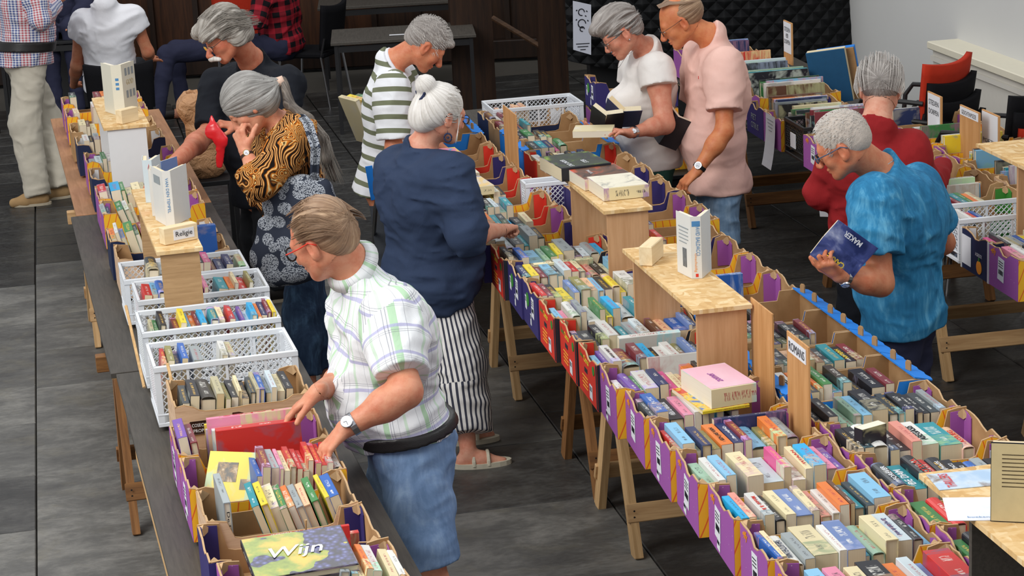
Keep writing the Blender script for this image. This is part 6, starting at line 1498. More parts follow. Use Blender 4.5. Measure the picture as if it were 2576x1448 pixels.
row(FL, -1.0, .16, 't3y3c4g3o3e3f3g3.2y2b4', wh('third carton from front'), w=.30, d=.31, ztop=.95, lean=-.28, dmin=.18)
jb = book(FL.p(.075, -.86, .77), FL.a, .022, .27, .21, 'e', 'grey hardback standing upright at the left end of the third carton', 'books '+wh('third carton from front'), 0, True, False)
text('De Japanse k', jb, frame3((0, -.1355, .105), (0, 0, -1), (1, 0, 0)), width=.15, height=.011, name='title')
def flat_matrix(F, t_, s_, z, ang=0, tx=0, ty=0):
    """book lying on its cover: local x (thickness) up"""
    return Matrix.Translation(F.p(t_, s_, z)) @ Matrix.Rotation(F.a+ang, 4, 'Z') @ Matrix.Rotation(tx, 4, 'X') @ Matrix.Rotation(ty, 4, 'Y') @ Matrix(((0, 0, -1, 0), (0, 1, 0, 0), (1, 0, 0, 0), (0, 0, 0, 1)))
# yellow tilted book
yb = book((0, 0, 0), 0, .022, .20, .17, 'y', 'yellow illustrated hardback tilted open-faced in the carton with red guides', None, hard=True, M4=Matrix.Translation(FL.p(.135, -.52, .80)) @ Matrix.Rotation(FL.a+R(62), 4, 'Z') @ Matrix.Rotation(R(38), 4, 'Y'))
for (a_, b_, w_, h_) in ((.10, .03, .11, .07), (.06, -.045, .06, .05)): MB().box((-.0115 if 1 else 0, b_, a_), (.0012, h_, w_*.6)).build('cover_picture', picmat('yellow_book_photo', [(.4, '3a3326'), (.5, '8a6a3a'), (.6, 'c8b89a')], 20), yb); MB().box((.0115, b_, a_), (.0012, h_, w_*.6)).build('cover_picture', bpy.data.materials['yellow_book_photo'], yb)
yb2 = [c for c in yb.children if c.name.startswith('cover')][0]
# wine book and red party book
wm = flat_matrix(FL, .22, -1.46, .968, R(2), R(7)); wb = book((0, 0, 0), 0, .022, .24, .29, 'k', 'large wine book with grapes on its cover lying across the front left cartons', None, hard=True, M4=wm @ Matrix.Rotation(0, 4, 'X') @ Matrix.Translation((0, 0, -.145)))
def wine_cover():
    t = NT('vineyard_photo', .3, .5); v = t.co(); nz = t.noise(v, 9, 4); vz = t.n('ShaderNodeTexVoronoi', {'Vector': v, 'Scale': 60.0}).outputs[0]
    leaf = t.ramp(nz, [(.3, 'e3b23a'), (.45, '8a9a35'), (.6, '4b6a25'), (.75, '22301a')]); gr = t.ramp(vz, [(0, '6f78b0'), (.35, '3a3c72'), (.7, '15152c')])
    sp = t.n('ShaderNodeSeparateXYZ', {'Vector': v}); m_ = t.math('GREATER_THAN', t.math('ADD', t.noise(v, 9, 2), t.math('MULTIPLY', sp.outputs[2], -.5)), .40)
    t.col(t.mix(m_, leaf, gr)); return t.m
MB().box((.0116, 0, .145), (.0012, .236, .284)).build('cover_picture', wine_cover(), wb)
text('Wijn', wb, frame3((.0135, .0, .15), (0, 0, -1), (0, 1, 0)), width=.15, height=.075, mat='white_paper', bold=.01, shear=.3, name='cover_title')
rb = book(FL.p(.27, -1.22, .79), FL.a+PI/2, .018, .27, .15, 'r', 'slim red book with white party lettering lying across the navy carton', None, tilt=.1, hard=True)
title(rb, 'ALTIJD IETS TE VIEREN!', .022, .15, 'white_paper', True, .27, width=.19, h=.011)
rb2 = book(FL.p(.34, -1.14, .765), FL.a+PI/2, .02, .2, .13, 'r', 'small red book with barcode behind the wine book', None, tilt=-.1)
st = empty('wooden_stick', FL.p(.235, -1.28, .76), label='thin bent wooden stick standing in the navy carton', cat='stick')
MB().tube([(0, 0, 0), (.012, 0, .08), (.03, .01, .17), (.034, .01, .24)], [.006, .006, .005, .004], 6).build('stick', M['pine'], st)
row(FL, -1.62, .28, 'e4l3c3o3w4.3c4w3', wh('nearest carton'), w=.22, d=.3, ztop=.95, lean=.18, dmin=.17)
for (t_, s_, z_, dz, tt) in ((-.035, .78, .93, .42, .10), (.06, .25, .9, .30, .08)):
    c = empty('thin_strip', FL.p(t_, s_, z_), label=('long thin wooden strip leaning on the left edge of the white crates' if dz > .4 else 'short thin wooden strip leaning in the lettered carton'), cat='strip')
    MB().tube([Vector(FL.y)*-.02+Vector((0, 0, -.1)), Vector(FL.y)*dz*.75+Vector(FL.x)*-.02+Vector((0, 0, dz*.32))], .006, 6).build('strip', M['ply_edge'], c)
text('Pepe', pepe, frame3((.03, -.167, .142), (1, 0, 0), (0, 0, 1)), width=.19, height=.085, mat=plain('dark_brown_ink', '4a1f18', .7), bold=.025, shear=.35, name='print_lettering')
mb_ = MB().tube([(-.10, -.1675, .10), (-.05, -.1675, .118), (0, -.1675, .105), (.02, -.1675, .11)], .0035, 5); mb_.build('print_swash', M['brown_leather'], pepe)
o_ = MB().box((-.155, -.1668, .145), (.075, .0016, .048), ch=.004).build('print_badge', M['brown_leather'], pepe); o_.rotation_euler = (0, R(-8)*0, 0)
for k_, w_ in enumerate(('COSECHA', 'PROPIA')): text(w_, pepe, frame3((-.155, -.1685, .155-.02*k_), (1, 0, 0), (0, 0, 1)), width=.058-.008*k_, height=.012, mat='white_paper', name='badge_lettering')
# far part of the left table
rowT(FL, 2.42, .26, 'b9', wh('empty wood carton'), w=.24, L=.17, D0=.24, toff=-.01, z0=.80)
row(FL, 2.80, .0, 'o3w2u3g5d3m3e3', wh('orange-fruit carton'), w=.28, ztop=.96, lean=-.25, dmin=.17)
row(FL, 3.42, .0, 'e3n2.4g4w3j3.4', wh('carton by the hand'), w=.4, ztop=.93, lean=-.3, stuff=True)
row(FL, 3.78, .0, 'r5w2x6g3c4c5j3B2o3', wh('carton under the arm'), w=.42, ztop=.95, lean=-.12, dmin=.17)
row(FL, 4.3, .28, 'b7w3l3', wh('second orange-fruit carton'), w=.2, ztop=.95, stuff=True)
row(FL, 4.75, .0, 'e4q4g3w4.5l5q3', wh('purple carton by white shelf leg'), w=.45, ztop=.94, stuff=True)
row(FL, 5.3, .0, 'w4k3e4.5c3j3c4w4', wh('carton with newspapers'), w=.45, ztop=.96, stuff=True)
row(FL, 5.75, .0, 'c5B3c4.9c4', 'x', w=.45, ztop=.96, stuff=True)
row(FL, 6.3, .0, 'c4.9w5m5o4', 'x', w=.45, ztop=.96, stuff=True)
row(FL, 6.75, .0, 'd5.9.4m5o5v3w2', 'x', w=.45, ztop=.96, stuff=True)
shelf(FL, 1.36, 2.62, .10, .285, 1.2, 'raised chipboard shelf with Religie block on the left table', (1.38, 2.45), smat='oak')
shelf(FL, 4.25, 5.25, .085, .325, 1.2, 'far raised chipboard shelf on white supports, left table', (4.27, 5.1), smat='mdf_white')
def block(F, t_, s_, z, rot, size, lab, word=None):
    c = empty('wooden_block', F.p(t_, s_, z), F.a+R(rot), label=lab, cat='block')
    MB().box((0, 0, size[2]/2), size, ch=.003).build('block', wood('pale_block', 'dcc398', 'ecd8b2', 0, 4), c)
    if word:
        MB().box((.012, -size[1]/2-.001, size[2]/2), (size[0]*.62, .002, size[2]*.6)).build('paper_label', M['white_paper'], c)
        text(word, c, frame3((.012, -size[1]/2-.0025, size[2]/2), (1, 0, 0), (0, 0, 1)), width=size[0]*.5, height=size[2]*.38, bold=0, name='label_lettering')
    return c
block(FL, .205, 1.50, 1.201, 22, (.15, .045, .07), 'pale wooden block with handwritten Religie label on shelf', 'Religie')
block(FL, .22, 4.36, 1.201, 40, (.12, .045, .075), 'pale wooden block beside the standing white bible-like book', None)
block(FM, .29, 2.33, 1.201-.015, 58, (.155, .05, .075), 'plain pale wooden block on the middle chipboard shelf', None)
# standing books, opened slightly
def standing(F, t_, s_, z, rot, L, D, th, c, lab, opening=.5, front=None, back=None, pagecol=None):
    """book standing on its foot, spine towards local -y, slightly open"""
    r = empty('standing_book', F.p(t_, s_, z), F.a+R(rot), label=lab, cat='book'); col_ = lin(PAL.get(c, c)); cm = plain('cover_'+c, PAL.get(c, c), .4, .4, var=.03)
    sp = MB().box((0, 0, L/2), (th, .002, L)).build('spine', cm, r)
    for sx in (-1, 1):
        a = opening*.5*sx; ax = Matrix.Rotation(-a, 4, 'Z')
        b = MB().box((0, D/2, L/2), (.002, D, L)).build('cover_board', cm, r); Mb = Matrix.Translation((sx*th/2, 0, 0)) @ ax; b.matrix_local = Mb
        pg = MB(); n = 6; W_ = th*.44
        vs = [(0, 0, .003), (-sx*W_, 0, .003), (-sx*W_*.9, D*.96, .003), (0, D*.96, .003)]; vs += [(x, y, L-.003) for x, y, _ in vs]
        pg.add(vs, [(0, 1, 2, 3), (7, 6, 5, 4), (0, 4, 5, 1), (1, 5, 6, 2), (2, 6, 7, 3), (3, 7, 4, 0)] if sx > 0 else [(3, 2, 1, 0), (4, 5, 6, 7), (1, 5, 4, 0), (2, 6, 5, 1), (3, 7, 6, 2), (0, 4, 7, 3)])
        q = pg.build('page_block', M['pages'], r); q.matrix_local = Matrix.Translation((sx*(th/2-.0015), .002, 0)) @ ax
        for side, items in ((-1, front), (1, back)):
            if items and sx == side:
                for (kind, x, z_, w_, h_, mt) in items:
                    T = Mb @ frame3((sx*.0012, x*D, z_*L), (0, -sx*-1.0*1, 0) if sx > 0 else (0, -1, 0), (0, 0, 1))
                    if kind == 'box':
                        o = MB().box((0, 0, 0), (w_, h_, .0008)).build('printed_panel', M[mt] if isinstance(mt, str) else mt, r); o.matrix_local = T
                    else:
                        vs_, fs_, sz_ = text_mesh(kind, .008, 0); kx, ky = w_/sz_[0], h_/sz_[1]
                        MB().add([tuple(T @ Vector((v[0]*kx, v[1]*ky, .0006))) for v in vs_], fs_).build('cover_title', M[mt], r)
    return r
M['beige_print'] = plain('beige_print', 'c9b98f', .6); M['grey_print'] = plain('grey_print', '8f9699', .6); M['photo_print'] = plain('portrait_photo_print', '6b6f72', .4, var=.6, sc=60); M['bluetext'] = plain('blue_lettering', '4f86b8', .5)
b1 = standing(FM, .375, 2.02, 1.186, -12, .232, .12, .036, 'w', 'standing white paperback with spine lettering on middle chipboard shelf', .75,
    front=[('box', .45, .30, .030, .07, 'photo_print'), ('box', .5, .78, .08, .004, 'grey_print'), ('box', .5, .72, .07, .003, 'grey_print'), ('box', .5, .66, .075, .003, 'grey_print'), ('box', .5, .60, .075, .003, 'grey_print'), ('box', .55, .54, .06, .003, 'grey_print')])
text('DAVID BALDACCI', b1, frame3((.006, -.0012, .145), (0, 0, -1), (1, 0, 0)), width=.115, height=.015, mat='bluetext', bold=0, name='title')
text('Onschuldig', b1, frame3((-.004, -.0012, .06), (0, 0, -1), (1, 0, 0)), width=.07, height=.012, mat='orangeprint', bold=0, name='title')
MB().box((0, -.0013, .205), (.03, .0008, .02)).build('spine_mark', M['bluetext'], b1)
MB().box((0, -.0013, .012), (.01, .0008, .012)).build('publisher_mark', M['red'], b1)
b2 = standing(FL, .20, 4.62, 1.201, -8, .27, .14, .055, 'dcd8c6', 'large pale book with God title standing half open on the far left shelf', .9,
    back=[('GOD', .55, .62, .075, .028, 'beige_print'), ('box', .3, .83, .02, .04, 'grey_print'), ('box', .55, .83, .02, .04, 'grey_print'), ('box', .8, .83, .02, .04, 'grey_print'), ('box', .3, .38, .02, .04, 'grey_print'), ('box', .55, .38, .02, .04, 'grey_print'), ('box', .8, .38, .02, .04, 'grey_print')])
for zz in (.19, .165, .14): MB().box((0, -.0013, zz), (.018, .0008, .014)).build('spine_mark', M['bluetext'], b2)
b3 = standing(FL, .20, 1.80, 1.201, -10, .235, .145, .035, 'w', 'white book standing half open behind the Religie block', .8, front=[('box', .5, .8, .08, .035, 'grey_print')])
text('VAN DEN TEMPEL', b3, frame3((0, -.0012, .13), (0, 0, -1), (1, 0, 0)), width=.15, height=.012, mat='bluetext', bold=0, name='title')
b4 = standing(FL, .15, 2.02, 1.201, -14, .20, .12, .012, 'w', 'red and white booklet standing behind the white book on Religie shelf', .25,
    front=[('box', .62, .55, .085, .19, 'red'), ('box', .62, .25, .03, .03, 'white_paper'), ('box', .62, .62, .06, .003, 'white_paper'), ('box', .62, .56, .06, .003, 'white_paper'), ('box', .62, .50, .05, .003, 'white_paper')])
b5 = standing(FL, .22, 2.45, 1.201, -18, .15, .11, .03, 'u', 'small blue and white book standing at the back of Religie shelf', .9)
b6 = standing(FL, .16, 2.3, 1.201, -14, .19, .12, .04, 'q', 'thick pale book with blue spine mark on Religie shelf, farthest', .3)
# three thick books lying on the middle far shelf
def lying(F, t_, s_, z, rot, L, D, th, c, lab, words=(), tx=0, ty=0, pic=None, hard=False):
    m4 = flat_matrix(F, t_, s_, z+th/2, R(rot), tx, ty) @ Matrix.Translation((0, 0, -D/2)); r = book((0, 0, 0), 0, th, L, D, c, lab, None, hard=hard, M4=m4)
    if pic: MB().box((th/2+.0006, 0, D/2), (.0008, L*.98, D*.97)).build('cover_picture', pic, r)
    for (s_w, u_, v_, w_, h_, mt) in words:
        text(s_w, r, frame3((th/2+.0014, u_*L, D/2+v_*D), (0, 0, -1), (0, 1, 0)), width=w_, height=h_, mat=mt, name='cover_title')
    return r

P_green = picmat('green_smoke_cover', [(.45, '2a2b2c'), (.58, '3b4a25'), (.68, '9ab83a')]); P_red = picmat('dark_red_cover', [(.35, '2a1d18'), (.52, '6b4630'), (.66, 'd0502c')]); P_cream = picmat('cream_photo_cover', [(.3, '6a6e74'), (.48, 'e9e2cc'), (.7, 'f2ecd8')])
lying(FM, .40, 3.98, 1.187, 96, .235, .30, .06, 'k', 'thick black paperback with green smoke cover, far end of book shelf', (('STAD ONDER', .25, .2, .15, .022, 'white_paper'), ('STER', -.1, .2, .07, .022, 'white_paper')), pic=P_green)
lying(FM, .45, 3.74, 1.187, 94, .22, .27, .05, 'c', 'thick paperback with brown and red fiery cover between two others', (('TOTAAL', .2, 0, .08, .014, 'white_paper'),), pic=P_red)
lying(FM, .47, 3.50, 1.187, 92, .2, .26, .055, 'c', 'thick cream paperback nearest the camera on the far middle shelf', (), pic=P_cream)
P_pink = picmat('pink_pastel_cover', [(.4, 'e7b3c4'), (.6, 'eec3cf'), (.7, 'b98ac0'), (.75, 'ecd0c0')], 5)
lying(FM, .23, 1.42, .925, 96, .17, .27, .012, 'y', 'colourful thin book under the thick pink novel', (), pic=picmat('multi_cover', [(.4, '4f74b8'), (.5, 'f0d048'), (.6, 'd04a3a')], 14))
lying(FM, .26, 1.42, .938, 97, .165, .255, .068, 'c', 'very thick novel with pink pastel cover lying on the cartons', (('zomer', .1, .05, .10, .02, 'purple'),), pic=P_pink)
lying(FM, .09, 5.35, .93, 92, .2, .26, .03, 'c', 'white thick book lying by the grey-haired man', (), pic=P_cream); lying(FM, .08, 4.95, .93, 95, .2, .25, .045, 'c', 'thick book with grey bird cover lying by the white-haired woman', (), pic=picmat('bird_cover', [(.4, 'e8c888'), (.5, 'd8cfc4'), (.62, '7a6c80')], 6))
lying(FM, .10, 5.75, .93, 92, .19, .24, .04, 'x', 'colourful children paperback lying far on the middle table', (), pic=picmat('kids_cover', [(.4, '2fa8c8'), (.5, 'e878a8'), (.6, 'e8d048')], 9))
bj = book(FM.p(.485+.25, 2.655+.285, .79), FM.a+PI/2, .032, .21, .14, 'b', 'blue paperback lying across the carton, white title on its spine', None, tilt=.05); title(bj, 'JACHT IN DE DIEPTE', .035, .14, 'white_paper', True, .21, width=.13, h=.014)
bk_ = book(FM.p(.33, 1.94+.03, .785), FM.a+PI/2, .025, .24, .14, 'w', 'white paperback lying across the near side of an upper carton', None, tilt=-.15); title(bk_, 'DAT IK U KOS', .03, .14, 'ink', False, .24, width=.13, h=.010)
book(FM.p(.25, 2.28, .785), FM.a+PI/2, .028, .24, .14, 'w', 'white paperback lying across behind the brown thick one', None, tilt=-.15)
book(FM.p(.28, 1.90, .80), FM.a+PI/2, .022, .26, .14, 'w', 'white rolled-looking slim book across the purple carton by the divider', None, tilt=.2)
bo = book(FM.p(.2, 3.45, .79), FM.a+PI/2, .022, .26, .14, 'c', 'cream flat book across the blue carton, dark title', None, tilt=-.1); title(bo, 'De Overgave', .03, .14, 'ink', False, .26, width=.1, h=.012)
book(FM.p(.3, 1.20, .79), FM.a+PI/2, .026, .25, .14, 'n', 'navy book lying across the back of a purple carton', None, tilt=.1)
vb = book(FM.p(.56, .98, .80), FM.a+R(8), .04, .17, .10, 'k', 'thick black paperback standing on end with its pages to the right', None)
vb.matrix_world = Matrix.Translation(FM.p(.62, .84, .90)) @ Matrix.Rotation(FM.a+R(-70), 4, 'Z') @ Matrix.Rotation(R(90), 4, 'X')
# near right shelf
P_thr = picmat('thriller_leaflet', [(.4, 'a9c4e0'), (.55, 'c8d8e8'), (.66, '8a7a70')], 9)
lf = empty('leaflet', FM.p(.43, -.26, 1.2015), FM.a+R(-6), label='pale blue thrillers leaflet lying on the near right shelf', cat='leaflet'); MB().box((0, 0, 0), (.2, .12, .0015)).build('sheet', P_thr, lf); text('THRILLERS', lf, frame3((-.06, 0, .001), (0, 1, 0), (-1, 0, 0)), width=.1, height=.026, mat='redplastic', name='title')
lf2 = empty('paper_sheet', FM.p(.38, -.47, 1.2015), FM.a+R(-18), label='white printed sheet lying beside the standing brown and black book', cat='paper'); MB().box((0, 0, 0), (.2, .16, .0015)).build('sheet', plain('copier_paper', 'e2e6f0', .7), lf2); text('boekenmarkt', lf2, frame3((0, -.06, .001), (1, 0, 0), (0, 1, 0)), width=.1, height=.01, mat='bluetext', bold=0, name='lettering')
kb = standing(FM, .49, -.60, 1.201, 20, .21, .125, .045, 'k', 'opened book, tan flap and black back cover with portrait, near right shelf', 1.5,
    front=[('box', .5, .5, .122, .205, 'beige_print')]+[('box', .5, .85-.05*i, .07, .003, 'brown_leather') for i in range(9)], back=[('box', .55, .80, .06, .06, 'photo_print')]+[('box', .5, .55-.045*i, .08, .003, 'grey_print') for i in range(6)]+[('box', .35, .12, .045, .03, 'white_paper')])
# ------------------------------------------------------------------ right table
tabletop(FR, -5.6, -1.9, .0, 1.05, 'tabletop_dark', 'dark board of the right table, near part, below orange carton')
tabletop(FR, -1.88, 2.4, .0, 1.0, 'tabletop_dark', 'dark board of the right table, far part, below the atlases')
trestle(FR, -1.25, .12, .85, 'brownwood', 'brown trestle of the right table behind the pink shirt'); trestle(FR, -2.5, .12, .9, 'pine', 'pale trestle of the right table hidden by the blue shirt'); trestle(FR, -3.95, .15, .9, 'pine', 'pale trestle below the orange-fruit carton, right table'); trestle(FR, -4.6, .2, .9, 'brownwood', 'brown trestle at the right edge of the picture'); trestle(FR, .8, .12, .85, 'brownwood', 'brown trestle under the far end of the right table')
RT = [(-.42, 'navy', 'carton with blue sides lettered in white', 'k3e3n4w2o4B3'), (-.76, 'purple', 'purple carton with hanging paper', 'g4d4g3w3c5'), (-1.50, 'purple', 'purple carton behind the red sweater', 'w4q3r4g3'), (-1.9, 'kraft', 'brown carton by yellow book', 'y4w3c3l3'), (-2.3, 'purple', 'purple carton near red sleeve', 'o3l4w3g3'), (-2.7, 'kraft', 'kraft carton of slim booklets', 'w3l2w2o3e3w2l2'), (-3.08, 'green', 'green carton of bound volumes', 'm3k2w2k3'), (-4.05, 'purple', 'purple carton cut by the right edge', 'p4w4c3')]
for i, (s_, k_, nm, sp) in enumerate(RT):
    c = carton(FR, s_, -.07, k_, nm+' on the right table', w=.5, d=.33, labels=k_ == 'purple')
    if i < 2 or 2 < i < 6: rowT(FR, s_, -.07, sp, 'in '+nm, w=.5, d=.32, L=.3, D0=.21 if i < 3 else .185)
    else: row(FR, s_, -.07, sp+'d3m3t4g3o3j4', 'in '+nm, w=.5, d=.32, ztop=.93)
    if i == 0:
        text('PIET', c, frame3((-.2525, .02, .11), (0, -1, 0), (0, 0, 1)), width=.1, height=.035, mat='grey_print', name='print_lettering'); text('CITRUS', c, frame3((-.2525, .0, .06), (0, -1, 0), (0, 0, 1)), width=.15, height=.035, mat='grey_print', name='print_lettering')
ag = carton(FR, -3.74, -.07, 'orange', 'with printed oranges at its corner, right table', w=.5, d=.31, labels=False)
MB().box((-.2535, .09, .09), (.0016, .10, .13)).build('paper_label', M['white_paper'], ag); text('AGREXX', ag, frame3((-.254, -.05, .10), (0, -1, 0), (0, 0, 1)), width=.075, height=.016, mat='white_paper', name='print_lettering')
text('Egyptian C', ag, frame3((-.14, -.1575, .135), (1, 0, 0), (0, 0, 1)), width=.11, height=.018, mat='white_paper', name='print_lettering')
def orange_disc(x, y, z, r, ax_):
    o = MB().lathe([(0, .003), (r*.6, .0025), (r, .001), (r, 0)], 18).build('printed_orange', M['orangeprint'], ag); o.location = (x, y, z); o.rotation_euler = (0, -PI/2, 0) if ax_ == 'x' else (PI/2, 0, 0)
orange_disc(-.2525, -.05, .045, .03, 'x')
for (x, z, r) in ((-.20, .04, .034), (-.14, .045, .036), (-.08, .035, .03), (-.17, .02, .02)): orange_disc(x, -.157, z, r, 'y')
MB().box((-.16, -.1600, .085), (.04, .001, .014)).build('printed_leaf', M['greenprint'], ag); MB().box((-.2535, -.05, .08), (.001, .014, .016)).build('printed_leaf', M['greenprint'], ag)
for xx in (-1, 1): MB().box((-.2525 if xx < 0 else -.2525, xx*.15, .09), (.003, .012, .18)).build('white_edge', M['whiteprint'], ag)
MB().box((-.245, -.1575, .09), (.014, .003, .18)).build('white_edge', M['whiteprint'], ag)
row(FR, -3.74, -.07, '.6i3d2w3j4e3b3y3c4', 'in the printed-orange carton, right table', w=.5, ztop=.9)
crate(FR, -3.40, -.07, 'beside the blue t-shirt, right table', w=.5, d=.3); row(FR, -3.40, -.06, 'k3w2k2r4b3', 'in the right-table white crate', w=.24, ztop=.94, lean=.1)
crate(FR, -1.14, -.06, 'with green label on the right table', mat='crate_black', col='black', w=.5, d=.35); MB().box(tuple(FR.p(-.066, -.97, .85)), (.004, .09, .08), M=Matrix.Rotation(FR.a, 3, 'Z')).build('paper_label', M['white_paper'], label='small white label on the black crate side', cat='label')
rowT(FR, -1.14, -.06, 'm3k3g4m2w3B3', 'in the black crate', w=.5, d=.34, L=.34, D0=.27, lean=.2)
hp_ = empty('hanging_paper', FR.p(-.078, -.60, .80), FR.a, label='white paper sheet hanging over the purple carton side', cat='paper'); n_ = 8
vs = [( -.004-.03*(i/n_)**2.5, y, .13-.30*i/n_) for i in range(n_+1) for y in (-.09, .09)]; MB().add(vs, [(i*2, i*2+1, i*2+3, i*2+2) for i in range(n_)]).build('sheet', M['white_paper'], hp_)
for q in range(4): MB().box((-.007, 0, .10-.02*q), (.001, .12-.02*q, .003)).build('print_line', M['grey_print'], hp_)
# second column and far part of the right table
for i, (s_, k_, sp) in enumerate([(-3.7, 'kraft', 'w4e3k2w4l3'), (-3.3, 'green', 'd4t4t5o3c4j5c5'), (-2.9, 'wood', 'l3w2y2n3e3w3k3w3'), (-2.5, 'kraft', 'w3l3t3c3k3'), (-2.1, 'purple', 'l4k4y2w3'), (-1.7, 'purple', 'y4w3e3'), (-1.3, 'purple', 'g3w4'), (-.9, 'kraft', 'n4w3e4')]):
    carton(FR, s_, .45, k_, '%s of the second row, right table' % ordn(i), labels=False, d=.36, w=.5); rowT(FR, s_, .45, sp, 'in %s second-row carton, right table' % ordn(i), w=.5, d=.34, L=.3, D0=.19, stuff=True)
for i, (s_, sp) in enumerate([(-.05, 'B4f5w3l3g4k3'), (.35, 'k3t4x3o2s3k3'), (.75, 'd4g3q4e3'), (1.15, 'r3o5w3'), (1.6, 'n5n4l3')]):
    carton(FR, s_, .02, ('purple', 'navy', 'kraft', 'navy', 'purple')[i], '%s on the far right table' % ordn(i), labels=False, d=.38, w=.5); rowT(FR, s_, .02, sp, 'in %s far right-table carton' % ordn(i), w=.5, d=.38, L=.36, D0=.235, stuff=True)
def signboard(F, t_, s_, z0, z1, wd, lab, lines, top_only=False, tilt=.0, paper=(1, .62), rot=0):
    c = empty('sign_board', F.p(t_, s_, z0), F.a+R(rot), label=lab, cat='sign'); H_ = z1-z0
    MB().box((0, 0, H_/2), (.01, wd, H_), ch=.001).build('board', M['hardboard'], c); pw, ph = wd*paper[0]*.94, H_*paper[1]
    MB().box((-.0062, 0, H_-ph/2-.006), (.002, pw, ph)).build('paper', M['white_paper'], c)
    for k, (w_, x) in enumerate(lines): text(w_, c, frame3((-.0076, 0, H_-x), (0, -1, 0), (0, 0, 1)), width=pw*(.8 if len(w_) > 3 else .3), height=.028 if len(lines) > 1 else .022, bold=-.004, name='handwriting')
    return c
a_ = at(2350, 335, .95)
def ts(F, u, v, z): P = at(u, v, z)-F.o; return P.dot(F.x), P.dot(F.y)
t_, s_ = ts(FR, 2352, 345, .84); signboard(FR, t_, s_, .84, 1.08, .20, 'board with handwritten STEDEN DORPEN paper beside stacked chairs', [('STEDEN', .05), ('DORPEN', .10)], paper=(.95, .8))
t_, s_ = ts(FR, 2440, 402, .84); signboard(FR, t_, s_, .80, 1.11, .26, 'brown board with narrow GEDICHTEN/POEZIE label, left of POEZIE', [('GEDICHTEN/POEZIE', .03)], paper=(1, .14))
t_, s_ = ts(FR, 2492, 408, .84); signboard(FR, t_, s_, .80, 1.10, .22, 'board with large white POEZIE paper near the right shelf', [('POEZIE', .15)], paper=(1, .72))
t_, s_ = ts(FR, 1984, 152, .95); signboard(FR, t_, s_, .93, 1.20, .17, 'small board with handwritten paper far behind the pink shirt', [('STEDEN', .05), ('en', .09), ('DORPEN', .13)], paper=(.95, .72))
shelf(FR, -4.4, -3.02, .16, .40, 1.2, 'raised chipboard shelf cut by the right picture edge', (-3.45, -4.3))
standing(FR, .36, -3.52, 1.201, -20, .24, .16, .04, 'y', 'yellow-edged book standing on the right-edge shelf', 1.0)
bb_ = empty('large_book', atY(2135, 190, 13.7), R(-20), label='tall blue bound atlas leaning by the black quilted cover', cat='book')
MB().box((0, 0, 0), (.045, .24, .34), ch=.002).build('cover', plain('blue_cloth', '23567c', .6), bb_); MB().box((.0, -.004, .003), (.036, .236, .338)).build('page_block', M['pages'], bb_); bb_.location = FR.p(.62, .45, .93+.0); bb_.rotation_euler = (R(-8), R(-8), FR.a+R(62))
b9 = empty('large_book', FR.p(.70, .5, .93), label='bright blue and tan atlas behind the tall blue one', cat='book'); MB().box((0, 0, 0), (.04, .24, .34), ch=.002).build('cover', M['blue'], b9); MB().box((-.026, 0, 0), (.012, .235, .33)).build('slipcase', M['kraft'], b9); b9.rotation_euler = (R(-8), R(-8), FR.a+R(62))
# ------------------------------------------------------------------ held books
def open_book(c, xdir, ydir, L, D, th, ang, cv, lab, pc=None):
    """spine along ydir at c, the halves fall to both sides of it"""
    x = nrm(xdir); y = nrm(ydir); z = np.cross(x, y); r = empty('open_book', c, label=lab, cat='book'); mm = Matrix((Vector(x), Vector(y), Vector(z))).transposed().to_4x4()
    cm = plain('held_cover_'+cv, PAL.get(cv, cv), .4, .4, var=.3, sc=30)
    for sx in (-1, 1):
        rt = Matrix.Rotation(sx*ang, 4, 'Y'); m0 = mm @ rt
        a = MB().box((sx*D/2, 0, -.001), (D, L, .002)).build('cover_board', cm, r); a.matrix_local = m0
        b = MB().box((sx*(D/2-.003), 0, th/2), (D-.006, L-.004, th)).build('page_block', M['pages'], r); b.matrix_local = m0
    return r
open_book(J(1560, 300, 11.35), (.9, -.2, -.35), (-.1, .75, -.55), .19, .11, .028, -.45, 'n', 'open dark blue paperback in front of the cream top')
open_book(J(1522, 312, 11.3), (.9, -.3, -.2), (-.2, .7, -.6), .18, .10, .026, -.45, 'k', 'second open dark paperback held by the short-haired woman')
lb_ = book((0, 0, 0), 0, .035, .21, .13, 'c', 'cream-edged paperback lying under the ringed hand', None, M4=Matrix.Translation(J(1490, 338, 11.15)) @ Matrix.Rotation(R(80), 4, 'Z') @ Matrix.Rotation(R(86), 4, 'Y'))
open_book(J(1682, 328, 11.4), (.75, -.25, -.6), (-.55, .2, -.8), .19, .12, .026, -.75, 'k', 'open thick paperback held by the balding man in pink')
cb = open_book(J(2122, 630, 8.0), (.62, -.10, .78), (.76, .1, -.64), .20, .088, .012, .10, 'n', 'blue hardback with yellow and white title held by blue t-shirt man')
pcm = picmat('storm_sky_cover', [(.4, '2b3566'), (.52, '4a5590'), (.64, '9aa3c8'), (.7, 'd0d4e6')], 7)
for c_ in list(cb.children):
    if c_.name.startswith('cover_board'): c_.data.materials[0] = pcm
for (w_, off, mt, hh) in (('CAKKE', -.052, 'yellow_plain', .024), ('MAKER', .058, 'white_paper', .022)):
    T = Matrix.Translation(J(2122, 630, 7.975)+A3((0, 0, 0))-A3(cb.location))
    o = text(w_, cb, T @ frame3(A3((.62, -.1, .78))*off*1.0, (-.76, -.1, .64), (-.62, 0, -.78)), width=.085, height=hh, mat=mt, bold=.02, name='cover_title')
gb = empty('held_book', J(2095, 480, 10.1), label='thin green book tucked under the red sweater arm', cat='book'); MB().box((0, 0, 0), (.008, .15, .30), ch=.001).build('cover', M['greenprint'], gb); MB().box((-.006, 0, .0), (.004, .148, .298)).build('page_block', M['white_paper'], gb); gb.rotation_euler = (R(0), R(-22), R(70))
